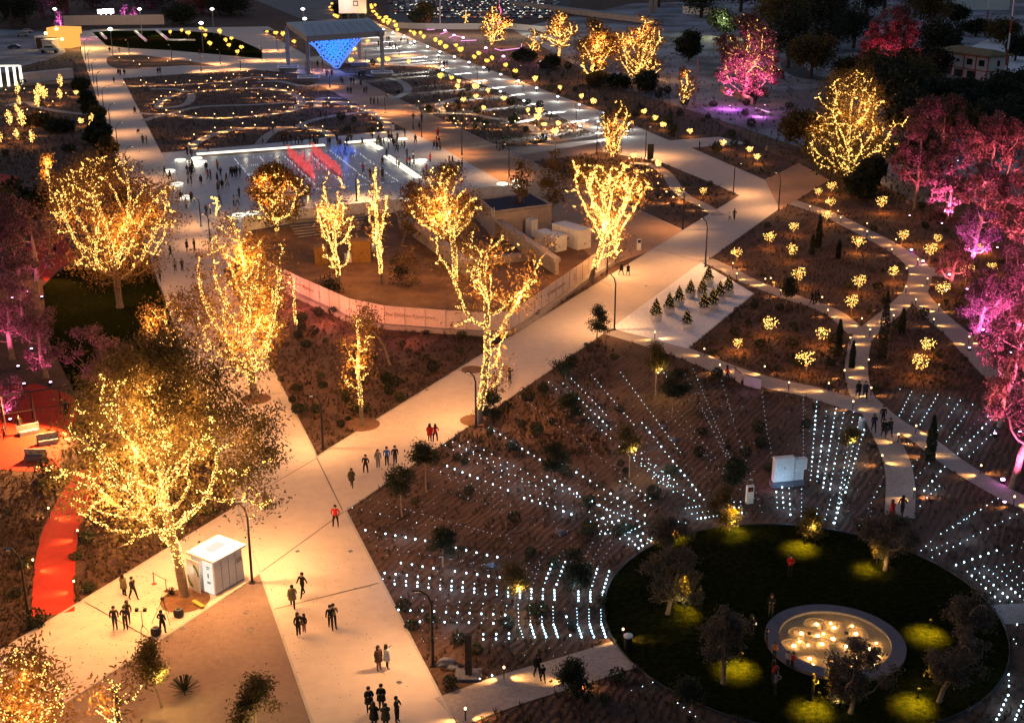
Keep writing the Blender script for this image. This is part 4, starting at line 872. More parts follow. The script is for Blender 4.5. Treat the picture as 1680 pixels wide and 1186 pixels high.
T('upright flame shaped lit tree at the boulevard crossing', (1003, 262), (983, 1034, 157, 250), seed=115, fol=0.8, nattr=240, leaf='rleaf', lights=4, power=1900, bulbs=3.4, trunk_r=.25, lit_from=.08, clumpy=6, step=.7)
T('great spreading lit tree beyond the turning plaza', (1388, 295), (1302, 1474, 116, 284), seed=126, fol=1.0, nattr=380, leaf='leaf', lights=8, power=5000, bulbs=2.8, trunk_r=.42, th=2.2, lit_from=.06, clumpy=11, step=.6)
T('small lone lit tree beside the bare wooden pole', (1119, 172), (1106, 1141, 112, 166), seed=137, fol=.3, nattr=90, leaf='rleaf', lights=2, power=700, bulbs=3.0, trunk_r=.2, lit_from=.08, clumpy=5, step=.7, bright='bulb')
T('spreading golden tree behind the wire fence, left of the golden pair', (917, 98), (882, 951, 20, 78), seed=148, fol=0.7, nattr=300, leaf='rleaf', lights=4, power=2600, bulbs=2.8, trunk_r=.3, lit_from=.1, clumpy=7, step=1.1, bright='bulb')
T('tall leafy golden tree, left of the golden pair', (968, 132), (938, 1015, 27, 125), seed=159, fol=1.1, nattr=420, leaf='rleaf', lights=6, power=4200, bulbs=2.6, trunk_r=.4, th=3, lit_from=.06, clumpy=8, step=1.1)
T('open limbed golden tree, right of the golden pair', (1046, 134), (1004, 1093, 27, 127), seed=161, fol=0.7, nattr=380, leaf='rleaf', lights=5, power=3600, bulbs=2.8, trunk_r=.4, th=3, lit_from=.06, clumpy=8, step=1.1)
T('golden conical tree above dark shrubs behind the wire fence', (872, 92), (858, 893, 47, 88), seed=172, fol=.6, nattr=100, leaf='rleaf', lights=2, power=1000, bulbs=1.8, trunk_r=.2, lit_from=.08, clumpy=5, step=1.1)
T('round golden tree under pink limbs beyond the boulevard', (806, 78), (785, 839, 8, 70), seed=183, fol=0.7, nattr=300, leaf='rleaf', lights=4, power=2900, bulbs=2.6, trunk_r=.3, th=2, lit_from=.06, clumpy=6, step=1.2)
T('slender forked golden tree far beyond the boulevard', (761, 47), (754, 774, 10, 44), seed=194, fol=.1, nattr=40, leaf='rleaf', lights=2, power=700, bulbs=2.2, trunk_r=.2, lit_from=.05, clumpy=4, step=1.2)
T('sparse lit tree with brown foliage behind the huge tree', (292, 650), (225, 345, 490, 622), seed=205, fol=.7, nattr=170, leaf='rleaf', lights=4, power=900, bulbs=1.1, trunk_r=.3, lit_from=.3, clumpy=7, step=.7)
T('lit tree with brown twigs cut by the bottom left corner', (80, 1250), (-20, 142, 1058, 1210), seed=216, fol=.6, nattr=240, leaf='rleaf', lights=9, lampr=.4, power=900, bulbs=2.0, trunk_r=.3, lit_from=.15, clumpy=7, step=.5)
T('sparsely lit low tree cut by the bottom edge beside the gravel court', (205, 1262), (150, 256, 1095, 1215), seed=227, fol=.25, nattr=70, leaf='rleaf', lights=3, power=500, bulbs=1.7, trunk_r=.2, lit_from=.15, clumpy=6, step=.5)
T('slim lit sapling standing by the pink end of the hoarding', (487, 545), (474, 497, 440, 530), seed=238, fol=.1, nattr=30, leaf='rleaf', lights=2, power=450, bulbs=3.4, trunk_r=.12, lit_from=.15, clumpy=4, step=.5)
T('narrow lit tree behind the broad lit tree', (88, 345), (72, 104, 248, 325), seed=249, fol=.4, nattr=90, leaf='rleaf', lights=3, power=900, bulbs=2.2, trunk_r=.2, lit_from=.1, clumpy=5, step=.6)
for (fx, fy), b, lab in [((355, 354), (344, 368, 320, 347), 'short white gold lit sapling among strollers on the grey plaza'), ((588, 322), (582, 595, 292, 316), 'tiny pale gold sapling on the plaza beside the slim lit tree'), ((709, 296), (703, 716, 270, 291), 'tiny pale gold sapling right of the slanting strips'), ((506, 334), (499, 512, 300, 327), 'tiny pale gold sapling right of the round headed tree')]:
    T(lab, (fx, fy), b, seed=int(fx), fol=0, nattr=30, lights=1, power=120, bulbs=3.2, trunk_r=.08, lit_from=.1, clumpy=4, step=.35, name='lit_sapling', br=.05)
# brown unlit foliage trees around the lit ones
for (fx, fy), b, lab, lf, sd in [((195, 420), (120, 300, 290, 400), 'brown leafy tree standing behind the broad lit tree', 'rleaf', 1), ((330, 560), (285, 350, 470, 545), 'twiggy brown tree between the lawn and the avenue', 'rleaf', 2), ((640, 600), (585, 625, 495, 560), 'brown twiggy tree behind the small sparse lit tree', 'rleaf', 3),
                                 ((660, 400), (655, 700, 295, 385), 'thin brown tree at the near end of the concrete beam', 'rleaf', 4), ((852, 374), (838, 872, 265, 350), 'thin bare stemmed tree in front of the pavilion wall', 'rleaf', 5), ((903, 362), (880, 932, 250, 345), 'pale twiggy tree beside the pavilion corner', 'rleaf', 6),
                                 ((960, 300), (925, 995, 255, 300), 'olive bushy tree behind the brightest fork tree', 'leaf', 7), ((690, 470), (645, 690, 405, 470), 'orange brown bushy tree in the building court', 'rleaf', 8), ((660, 468), (640, 670, 415, 465), 'small dark bushy tree in the building court', 'dleaf', 9),
                                 ((595, 425), (582, 605, 402, 425), 'dark round shrub tree against the ochre hut', 'dleaf', 10), ((545, 480), (525, 560, 455, 480), 'dark shrub at the foot of the candelabra tree', 'dleaf', 11)]:
    T(lab, (fx, fy), b, seed=300 + sd, fol=.7, nattr=90, leaf=lf, lights=0, bulbs=0, trunk_r=.13, clumpy=5, step=.6, name='leafy_tree')
# pink lit trees
PK, RD, MG = (1, .16, .48), (1, .17, .26), (.9, .16, .8)
pk = [((1500, 345), (1445, 1560, 160, 300), 'tall dusky tree left of the coral crowned tree', 'pleaf', 2160, RD, 1), ((1555, 360), (1508, 1600, 215, 385), 'pink limbed tree with coral crown above the slope bed', 'pleaf', 6300, PK, 2), ((1625, 320), (1560, 1680, 176, 300), 'coral crowned tree at the upper right', 'pleaf', 6300, RD, 3),
      ((1690, 420), (1610, 1760, 250, 400), 'broad coral and brown tree cut by the right edge', 'pleaf', 7200, RD, 4), ((1590, 440), (1560, 1640, 330, 420), 'low magenta tree near the two pink floodlights', 'pleaf', 3600, MG, 5), ((1670, 560), (1590, 1740, 380, 560), 'pink and brown tree in the middle of the right edge', 'pleaf', 6300, PK, 6),
      ((1650, 650), (1580, 1730, 500, 640), 'magenta tree with a pale forked trunk beside the light field', 'pleaf', 5850, PK, 7), ((1660, 800), (1615, 1760, 610, 730), 'leaning pink tree with drooping salmon foliage over the light rows', 'pleaf', 4050, PK, 8),
      ((1219, 168), (1163, 1284, 24, 155), 'magenta flooded tree with strings of golden lights in its crown', 'pleaf', 15000, PK, 9), ((1463, 140), (1408, 1522, 12, 118), 'crimson flooded tree left of the cream house', 'pleaf', 10800, (1, .05, .15), 10),
      ((35, 470), (-30, 85, 320, 450), 'dusky pink tree beside the dark lawn', 'pleaf', 450, PK, 11), ((20, 590), (-40, 75, 440, 570), 'magenta tree at the left edge above the red terrace', 'pleaf', 945, PK, 12), ((75, 620), (30, 115, 500, 600), 'purple brown tree behind the red terrace', 'pleaf', 412, PK, 13), ((160, 650), (100, 230, 520, 640), 'mauve brown tree between the red terrace and the avenue', 'pleaf', 338, PK, 14),
      ((10, 680), (-40, 45, 590, 680), 'pink tree overhanging the left end of the red terrace', 'pleaf', 675, PK, 15),
      ((1540, 260), (1500, 1590, 150, 250), 'brown dusky tree behind the coral crowned tree', 'pleaf', 810, RD, 16), ((1600, 560), (1560, 1660, 440, 540), 'rose brown tree between two pale floodlights', 'pleaf', 2700, MG, 17), ((1720, 700), (1640, 1800, 420, 640), 'tall russet tree cut by the right edge over the light field', 'pleaf', 3150, RD, 18), ((1700, 300), (1640, 1760, 130, 290), 'dusky tree at the far upper right edge', 'pleaf', 1080, RD, 19), ((1600, 400), (1560, 1660, 250, 380), 'mottled brown and coral tree between the pink crowns', 'pleaf', 2250, RD, 22), ((1560, 470), (1525, 1600, 395, 455), 'low dusky tree above the little lights', 'pleaf', 750, RD, 23), ((1690, 520), (1640, 1770, 330, 500), 'dark rose tree filling the right edge', 'pleaf', 3300, PK, 24), ((1640, 700), (1600, 1690, 560, 690), 'russet weeping tree over the end of the slope path', 'pleaf', 1800, RD, 25),
      ((60, 480), (15, 110, 330, 460), 'wine coloured leafy tree beside the dark lawn', 'pleaf', 315, PK, 20), ((40, 560), (-30, 100, 400, 540), 'big purple leafy tree at the left edge', 'pleaf', 594, PK, 21)]
for (fx, fy), b, lab, lf, pw, cc, sd in pk:
    g = G(fx, fy); w_ = (b[1] - b[0]) / scale_at(g) / 2
    ups = [(-w_ * .5, -w_ * .9, cc, pw, 95), (w_ * .45, -w_ * .75, cc, pw * .6, 95)] if sd != 1 else [(-w_ * .4, -w_ * .9, cc, pw, 80)]
    T(lab, (fx, fy), b, seed=400 + sd, fol=2.4, ls=.85, nattr=300 if sd in (9, 10) else 260, leaf=lf, lights=2 if sd == 9 else 0, power=700, bulbs=1.1 if sd == 9 else 0, lit_from=.3, trunk_r=.3, clumpy=8, step=.9 if fy > 300 else 1.2, name='floodlit_tree', uplight=ups, style='droop', lobr=.3, lrspread=.85)
# pines, uplit young trees, olives
def small_tree(label, foot, box, leaf, seed, fol=1.2, up=None, name='young_tree', group=None, tr=.07, nattr=60, cat='tree', droop=False):
    root, N, zc = T(label, foot, box, seed=seed, fol=fol, nattr=nattr, leaf=leaf, lights=0, bulbs=0, trunk_r=tr, clumpy=4, step=.4, name=name, group=group, cat=cat, ls=.62, style='droop' if droop else 'lit')
    if up:
        g = G(*foot); hgt = up[1]
        mb = MB(); mb.box((.12, -.12, hgt), (.14, .14, .12)); f = mb.build('tree_lamp', M['yel'], root); lamp('POINT', (.28, -.35, hgt + .3), up[0] * 3, (1, .72, .18), .08, root)
for fx, fy, b, lab, up in [(978, 560, (966, 1000, 505, 548), 'round dark pine at the near corner of the white plaza', None), (928, 622, (909, 948, 585, 615), 'dark round pine low on the promenade edge', None), (803, 690, (783, 829, 641, 686), 'dark pine with a lacy crown beside the V shaped tree', None), (700, 808, (674, 722, 725, 762), 'dark flat crowned pine near the two people in red', None),
                           (660, 850, (632, 684, 765, 812), 'dark pine overhanging the promenade below four walkers', None), (906, 805, (887, 930, 732, 768), 'dark round tree in the middle of the light field', None), (934, 690, (918, 952, 647, 682), 'small dark tree high in the light field', None), (1103, 680, (1085, 1128, 618, 650), 'dark dome shaped tree below the footpath', None),
                           (727, 930, (703, 751, 871, 910), 'dark tree on the left part of the light field', None), (1290, 498, (1270, 1312, 457, 488), 'dark round tree beside the footpath left of three walkers', None), (940, 975, (925, 962, 908, 970), 'dark upright tree among the curved light rows', None),
                           (265, 1160, (216, 287, 1052, 1135), 'young tree uplit yellow on the gravel court', (130, 2.3)), (425, 1240, (388, 461, 1104, 1190), 'young tree glowing yellow inside at the bottom edge', (150, 1.2)), (845, 1000, (824, 868, 910, 972), 'small tree glowing yellow through its leaves in the light field', (120, 1.6)),
                           (1033, 785, (1007, 1046, 700, 740), 'young tree uplit yellow on a thin pale stem', (90, 2.6)), (1076, 650, (1056, 1098, 563, 605), 'young tree uplit yellow beside the white plaza path', (90, 2.6)), (1390, 750, (1377, 1404, 700, 728), 'tiny tree uplit yellow among the bright vertical rows', (50, 1.5)),
                           (1325, 880, (1310, 1348, 840, 880), 'small tree uplit yellow on the upper rim of the round lawn', (60, .8)), (1196, 870, (1160, 1212, 800, 862), 'dim olive tree with a lit foot at the upper left of the round lawn', (60, .7)), (935, 1145, (915, 958, 1088, 1125), 'small tree with an orange glow behind it on the short path', None), (1135, 1175, (1110, 1150, 1110, 1150), 'small dark shrub tree at the lower lawn edge', None), (1232, 805, (1180, 1225, 755, 790), 'dim small tree above the white totem', None)]:
    small_tree(lab, (fx, fy), b, 'dleaf' if up is None else 'leaf', int(fx), 3.2, up)
for fx, fy, b, lab in [(1095, 1008, (1050, 1162, 895, 992), 'large silvery olive tree on the left of the round lawn'), (1187, 1122, (1130, 1236, 992, 1085), 'olive tree with a yellow pool of light behind its trunk'), (1395, 1170, (1338, 1462, 1045, 1150), 'olive tree in front of the glowing basin'), (1452, 936, (1402, 1502, 840, 912), 'olive tree at the upper right of the round lawn'),
                       (1540, 1152, (1500, 1622, 1030, 1125), 'olive tree with an amber lit heart on the right of the lawn'), (1575, 1065, (1540, 1625, 965, 1040), 'dark upright olive tree at the right lawn edge'), (1100, 905, (1062, 1130, 838, 892), 'dim olive tree at the upper left lawn edge')]:
    small_tree(lab, (fx, fy), b, 'sleaf', int(fx), 2.6, None, 'olive_tree', None, .16, 110, droop=True)
for x, y in [(1197, 875), (1313, 900), (1432, 935), (1520, 1042), (1500, 1158), (1335, 1165), (1115, 1008), (1208, 1098), (1100, 880)]:
    g = G(x, y); r = empty('lawn_spotlight', g + Vector((.5, .9, 0)), 0, 'lawn spotlight casting a yellow pool ' + near(x, y), 'spotlight', 'lawn spotlights around the round lawn'); mb = MB(); mb.tube([(0, 0, 0), (0, 0, .5)], .04, 5); mb.lathe([(.06, .5), (.11, .62), (.09, .7)], n=8); mb.build('housing', M['steel'], r)
    lamp('SPOT', (0, 0, 2.6), 10000, (1, .56, .02), .5, r, to=(-.18, -.35, -1), size=R(58), blend=1.0)
lamp('POINT', G(1518, 1105, 1.3), 60, (1, .6, .15), .1); lamp('POINT', G(1120, 988, 1.6), 60, (1, .75, .2), .1); lamp('POINT', G(1375, 1148, 1.2), 60, (1, .75, .2), .1); lamp('POINT', G(1447, 925, .8), 30, (1, .6, .2), .1)
# dark background trees
def bg_tree(fx, fy, w_, h_, lab, leaf='dleaf', seed=0, group='dark trees at the top of the view'):
    rg = np.random.default_rng(900 + seed); g = G(fx, fy); root = empty('dark_tree', g, 0, lab, 'tree', group)
    mb = MB(); mb.tube([(0, 0, 0), (.2, 0, h_ * .4), (0, .2, h_ * .75)], [w_ * .04, w_ * .03, .05], 6); mb.build('trunk', M['dbark'], root)
    A = lobes(rg, 150, np.array([0, 0, h_ * .58]), w_ / 2, w_ / 2, h_ * .42, 7, .6, .5)
    Cn = np.repeat(A, 26, 0) + rg.normal(size=(len(A) * 26, 3)) * w_ * .07; link('crown', leaves_mesh('crown', Cn, rg, .9, .5, M[leaf]), root)
bgs = [(1262, 60, 24, 24), (1292, 112, 16, 18), (1335, 28, 26, 22), (1380, 25, 24, 20), (1330, 128, 14, 12), (1420, 30, 22, 18), (1450, 20, 22, 16), (1190, 60, 14, 10), (1560, 215, 12, 7), (1600, 200, 12, 6), (1640, 190, 14, 8), (1620, 240, 12, 9), (1580, 250, 10, 8), (1665, 230, 12, 9), (1490, 150, 12, 12), (1395, 135, 10, 7), (1278, 85, 20, 22), (1320, 62, 22, 20), (1345, 100, 18, 22), (1362, 60, 18, 18), (1300, 30, 26, 20), (1250, 30, 22, 18), (1400, 80, 16, 16), (1535, 110, 14, 15), (1525, 60, 18, 18), (1500, 30, 20, 16), (1150, 30, 22, 16), (1215, 20, 22, 16), (1080, 12, 24, 16), (1530, 128, 10, 9), (1590, 152, 9, 3), (1665, 150, 12, 5), (1500, 180, 14, 14), (1470, 215, 12, 14), (1485, 250, 11, 13), (1455, 190, 12, 13), (1440, 155, 12, 12), (1530, 205, 12, 10), (1570, 40, 10, 8), (1600, 60, 10, 6), (1640, 70, 14, 8), (1665, 100, 10, 8),
       (40, 40, 24, 16), (10, 30, 26, 18), (70, 30, 24, 14), (110, 24, 24, 14), (150, 14, 30, 12), (250, 14, 34, 10), (330, 22, 24, 9), (300, 40, 16, 8), (20, 48, 22, 14), (380, 26, 24, 8), (700, 45, 10, 9), (690, 46, 8, 7), (860, 100, 7, 3), (900, 112, 7, 3), (985, 140, 8, 3), (1065, 150, 8, 5), (1015, 146, 7, 3), (1130, 100, 10, 9), (1320, 250, 10, 8), (1425, 315, 6, 6), (1510, 300, 9, 10), (150, 188, 4, 3), (158, 200, 4, 3), (163, 215, 4, 3.5), (167, 228, 4, 3.5), (172, 245, 4, 3.5), (177, 258, 4, 3.5), (132, 150, 5, 3), (142, 172, 4, 3), (152, 235, 4, 3), (60, 205, 6, 2), (100, 215, 6, 2), (1408, 326, 5, 4), (30, 380, 9, 8), (10, 420, 10, 10), (560, 30, 8, 6)]
for i, (x, y, w_, h_) in enumerate(bgs): bg_tree(x, y, w_, h_, ('tall' if h_ > 17 else 'medium' if h_ > 9 else 'low') + (' slim' if w_ < 10 else ' wide' if w_ > 19 else '') + ' dark tree ' + (near(x, y + 6) if 60 < y and x > 700 and not (x > 1240 and y < 160) else 'in the woodland patch at the upper right' if x > 1240 and y < 160 else 'on the dark slope behind the great lit tree' if x > 1300 else 'along the far left horizon' if x < 420 and y < 60 else 'left of the avenue' if x < 200 else 'behind the wire fence' if y > 60 else 'at the top beyond the car park'), seed=i, leaf='dleaf' if i % 4 else 'leaf', group='dark bushy trees')
for i, (x, y, c_) in enumerate([(100, 42, MG), (205, 34, MG), (222, 36, MG)]):
    T(['violet lit tree left of the three glowing screens', 'violet lit tree just right of the three glowing screens', 'second violet tree right of the glowing screens'][i], (x, y), (x - 9, x + 9, y - 26, y - 4), seed=700 + i, fol=.5, nattr=60, leaf='sleaf', lights=0, bulbs=0, trunk_r=.3, clumpy=4, step=1.5, name='floodlit_tree', uplight=[(0, -6, c_, 9000, 90)])
# pink limbs above the round golden tree
T('bare violet lit tree rising behind the round golden tree', (818, 62), (800, 842, -10, 40), seed=777, fol=0, nattr=40, lights=0, bulbs=0, trunk_r=.6, clumpy=4, step=1.4, name='floodlit_tree', uplight=[(0, -7, MG, 12000, 70)])
# cypresses and small heart crowned lit trees
def cyp_mesh(h_, r_, seed):
    rg = np.random.default_rng(seed); n = 1500; z = rg.uniform(.03, 1, n); rr = r_ * np.minimum(1, (1 - z) * 2.2 + .08) * np.sqrt(rg.uniform(.3, 1, n)); a = rg.uniform(0, 2 * PI, n)
    return leaves_mesh('cypress', np.c_[rr * np.cos(a), rr * np.sin(a), z * h_], rg, .28, .14, M['dleaf'], -.8)
for fx, fy, ty, r_ in [(1332, 418, 384, .35), (1342, 408, 352, .45), (1375, 424, 394, .35), (1375, 574, 524, .38), (1479, 547, 506, .35), (1446, 592, 478, .5), (1525, 757, 682, .45), (1425, 326, 256, .8), (1397, 604, 560, .3), (1005, 90, 60, .8)]:
    g = G(fx, fy); r = empty('cypress', g, 0, 'slender dark cypress ' + near(fx, fy), 'cypress', 'slender dark cypresses'); h_ = Hh(fy, ty)
    link('crown', cyp_mesh(h_, r_, int(fx)), r); mb = MB(); mb.tube([(0, 0, 0), (0, 0, h_ * .8)], .06, 5); mb.build('trunk', M['dbark'], r)
protos = []
def lit_shrub_proto(seed, heart=True, h_=1.5, w_=.95, base=.9, n=55):
    rg = np.random.default_rng(seed); A = lobes(rg, n, np.array([0, 0, base + h_ / 2]), w_, w_, h_ / 2, 3 if heart else 4, .7, .45)
    if heart: A[:, 2] += np.abs(A[:, 0]) * .35
    N, par = colonize(rg, base, A, .22, .26)
    root = bpy.data.objects.new('proto', None)
    rad, tips = tree_frame(rg, N, par, .012, .045, 'stem', M['bark'], root, 4)
    Cn = np.repeat(N[tips], 9, 0) + rg.normal(size=(len(tips) * 9, 3)) * .16; lf = link('foliage', leaves_mesh('foliage', Cn, rg, .16, .08, M['rleaf']), root)
    B = np.concatenate([A, N[N[:, 2] > base * .95] + rg.normal(size=((N[:, 2] > base * .95).sum(), 3)) * .04]); q_ = rg.normal(size=(n * 2, 3)); q_ /= np.linalg.norm(q_, axis=1)[:, None]; q_ *= rg.uniform(.35, 1, (n * 2, 1)) ** .6; q_ = q_ * [w_, w_, h_ * .5] + [0, 0, base + h_ / 2]; q_[:, 2] += np.abs(q_[:, 0]) * (.3 if heart else 0); B = np.concatenate([B[rg.permutation(len(B))[:34]], q_[:46 if heart else 48]])
    me = {k: bulbs_mesh('string_lights', B, rg.uniform(.7, 1.3, len(B)) * br_, M[mm]) for k, br_, mm in (('near', .045, 'bulb'), ('mid', .075, 'bulb'), ('far', .105, 'bulbdim'))}
    st = [c for c in root.children if c.name.startswith('stem')][0]
    out = (st.data, lf.data, me)
    for c in list(root.children): bpy.data.objects.remove(c)
    bpy.data.objects.remove(root); return out
protos = [lit_shrub_proto(50 + k) for k in range(6)]; tallp = [lit_shrub_proto(70 + k, False, 3.2, .8, 1.0, 70) for k in range(4)]
def lit_shrub(c, x, y, tall=False, sc_=1.0):
    px, py = K(c, x, y); g = G(px, py, 1.8); g.z = 0; s = scale_at(g)
    st, lf, me = rnd.choice(tallp if tall else protos); lab = near(px, py)
    r = empty('lit_shrub', g, rnd.choice((0, PI)) + rnd.uniform(-.4, .4), ('upright golden little tree ' if tall else 'little heart crowned tree of lights ') + lab, 'small tree', 'golden lit little trees ' + lab)
    k_ = sc_ * rnd.uniform(.72, 1.15); r.scale = (k_ * rnd.uniform(.85, 1.2), k_, k_ * rnd.uniform(.85, 1.15)); r.rotation_euler.y = rnd.uniform(-.16, .16)
    link('stem', st, r); link('foliage', lf, r); o = link('string_lights', me['near' if s > 9 else 'mid' if s > 6 else 'far'], r); o['kind'] = 'stuff'
    lamp('POINT', (0, -.3, 1.5), 300 if s > 8 else 220, (1, .36, .06), .3, r)
for c, L in {'a8': [(168, 268), (325, 42), (418, 12), (410, 115), (378, 197), (15, 345), (148, 440), (205, 590), (578, 372), (875, 325), (728, 128), (1050, 430), (825, 560), (592, 628), (550, 765), (340, 975), (260, 1135), (1145, 680), (1290, 570), (1450, 515), (1115, 335), (1400, 380), (1045, 1030), (990, 1170), (15, 910)],
             'a7': [(1088, 55), (1243, 32), (1465, 440), (1475, 1005)],
             'a3': [(20, 455), (150, 508), (315, 555), (447, 612), (527, 652), (860, 705), (925, 750), (980, 793), (1157, 830), (1375, 915), (1543, 952), (1590, 1000), (105, 700), (175, 720), (175, 757), (205, 783), (298, 783), (278, 845), (793, 990), (955, 1047), (803, 1100)],
             'a2': [(68, 193), (125, 208), (178, 225), (247, 262), (307, 212), (728, 255), (638, 313), (617, 390), (796, 382), (850, 382), (995, 395), (1195, 490), (1265, 492), (1312, 515), (1303, 555), (1423, 558), (1505, 575), (1432, 610), (1350, 635), (1605, 625), (1477, 685), (1003, 190), (1020, 220), (1065, 210), (1090, 235), (1168, 258), (1190, 280), (1230, 300), (1297, 287), (1320, 320), (1410, 362), (1440, 340), (1495, 385), (1532, 375), (1620, 410), (830, 140), (850, 150), (870, 130), (895, 140), (910, 165), (918, 185), (840, 115), (800, 110), (780, 95), (760, 70), (745, 30), (755, 50), (770, 30), (480, 40), (495, 60), (510, 100), (530, 110), (490, 20)],
             'a1': [(1102, 200), (1175, 187), (1222, 210), (1303, 180), (1330, 185), (1330, 225), (1423, 208), (1358, 278), (1465, 258), (1500, 243), (1487, 285), (1563, 300), (1537, 325), (492, 585), (525, 768)]}.items():
    for x, y in L: lit_shrub(c, x, y, sc_=1.0 if c in ('a8', 'a7') else .92)
for x, y in [(105, 600), (125, 650), (240, 625), (285, 625), (262, 585), (393, 545), (385, 625), (585, 800), (105, 700), (140, 750), (145, 790), (60, 800), (95, 865), (205, 895), (240, 680), (5, 890)]: lit_shrub('a1', x, y, True, .95)
# potted christmas trees
def xmas_mesh(seed):
    rg = np.random.default_rng(seed); n = 1600; z = rg.uniform(0, 1, n); a = rg.uniform(0, 2 * PI, n); rr = .66 * (1 - z) ** .8 * (1 + .25 * np.sin(a * 7 + z * 20)) * np.sqrt(rg.uniform(.25, 1, n)) + .03
    Cn = np.c_[rr * np.cos(a), rr * np.sin(a), .9 + z * 1.6]; B = []
    for k in range(32): t = k / 32; aa = k * 1.9; r2 = .68 * (1 - t) ** .8 + .04; B.append((r2 * math.cos(aa), r2 * math.sin(aa), .95 + t * 1.58))
    return leaves_mesh('branches', Cn, rg, .2, .08, M['fir'], .5), bulbs_mesh('string_lights', np.array(B), .026, M['bulb'])
XM = [xmas_mesh(k) for k in range(3)]
mb = MB(); mb.lathe([(.5, 0), (.68, .35), (.7, .72), (.6, .74), (.58, .6)], n=16); potm = mb.mesh('pot', M['pot']); mb = MB(); mb.tube([(0, 0, .5), (0, 0, 2.7)], .05, 5); trm = mb.mesh('trunk', M['dbark'])
names = ['topmost, highest on the plaza', 'at the left end of the cluster', 'behind the leftmost one', 'third from the left end', 'wide one in the upper middle', 'beside the wide one, to its right', 'dark low one in the centre of the cluster', 'between the centre and the right pair', 'left one of the right pair', 'at the right end of the cluster', 'standing alone in front']
for (x, y), nm in zip([(1270, 668), (932, 895), (1018, 848), (1080, 800), (1155, 748), (1232, 745), (1243, 845), (1300, 822), (1345, 770), (1400, 735), (1133, 945)], names):
    g = G(*K('a7', x, y)); r = empty('potted_christmas_tree', g, rnd.uniform(0, 6), 'potted christmas tree on the white plaza, ' + nm, 'christmas tree', 'potted christmas trees'); a_, b_ = rnd.choice(XM); r.scale = (rnd.uniform(.92, 1.08),) * 3
    link('pot', potm, r); link('trunk', trm, r); link('branches', a_, r); link('string_lights', b_, r)['kind'] = 'stuff'
# ================================================================ LOW PLANTING (uncountable tufts and shrubs)
paths = [o for o in sc.objects if o.type == 'MESH' and o.get('kind') == 'structure' and o.name.split('.')[0] not in ('ground', 'yard', 'planting_bed', 'earth_slope')]
from mathutils.bvhtree import BVHTree
vv = []; ff = []
for o in paths:
    i = len(vv); vv += [tuple((v.co.x + o.location.x, v.co.y + o.location.y, 0)) for v in o.data.vertices]; ff += [tuple(i + k for k in p.vertices) for p in o.data.polygons]
BV = BVHTree.FromPolygons(vv, ff)
def free(x, y): return BV.ray_cast(Vector((x, y, 5)), Vector((0, 0, -1)))[0] is None
def tufts(name, n, region, size, m, seed, nb=7, lab=None):
    rg = np.random.default_rng(seed); Cs = []; S = []
    x0, x1, y0, y1 = region; k = 0
    while len(Cs) < n and k < n * 6:
        k += 1; px, py = rg.uniform(x0, x1), rg.uniform(y0, y1); g = G(px, py)
        if free(g.x, g.y): Cs.append((g.x, g.y, 0)); S.append(size * rg.uniform(.5, 1.5))
    Cs = np.array(Cs); S = np.array(S); B = np.repeat(Cs, nb, 0); SS = np.repeat(S, nb)[:, None]
    a = rg.uniform(0, 2 * PI, len(B)); out = np.c_[np.cos(a), np.sin(a), np.zeros(len(B))]; side = np.c_[-np.sin(a), np.cos(a), np.zeros(len(B))]; hz = rg.uniform(.5, 1.2, (len(B), 1)) * SS
    V = np.stack([B - side * SS * .12, B + side * SS * .12, B + out * SS * .6 + [0, 0, 1] * hz], 1).reshape(-1, 3)
    o = link(name, npmesh(name, V, np.arange(len(B) * 3).reshape(-1, 3), m)); tag(o, lab, 'planting', None, 'stuff')
tufts('dry_grass', 3600, (560, 1680, 560, 1186), .32, M['sedge'], 1, 7, 'dry grass tufts over the light field beds')
tufts('dry_grass', 3500, (430, 1000, 440, 750), .34, M['sedge'], 2, 7, 'dry grass tufts in the triangular bed by the hoarding')
tufts('dry_grass', 3000, (0, 560, 740, 1080), .32, M['sedge'], 3, 7, 'dry grass tufts along the red ribbon path')
tufts('dry_grass', 6000, (1080, 1680, 290, 640), .34, M['sedge'], 4, 7, 'dry grass tufts on the slope beds')
tufts('low_planting', 9000, (0, 1100, 92, 300), .42, M['sedge'], 5, 6, 'low planting of the maze garden')
tufts('low_planting', 4000, (700, 1680, 60, 330), .55, M['groundcover'], 6, 6, 'low planting beyond the boulevard')
def shrub_meshes():
    out = []
    for k in range(4):
        rg = np.random.default_rng(k); n = 260; p = rg.normal(size=(n, 3)); p /= np.linalg.norm(p, axis=1)[:, None]; p *= np.sqrt(rg.uniform(.3, 1, (n, 1))) * [.55, .55, .42]; p[:, 2] += .38
        out.append(leaves_mesh('shrub', p, rg, .2, .1, M['dleaf' if k % 2 else 'groundcover'], -.5))
    return out
SH = shrub_meshes(); rg = np.random.default_rng(44); cnt = 0
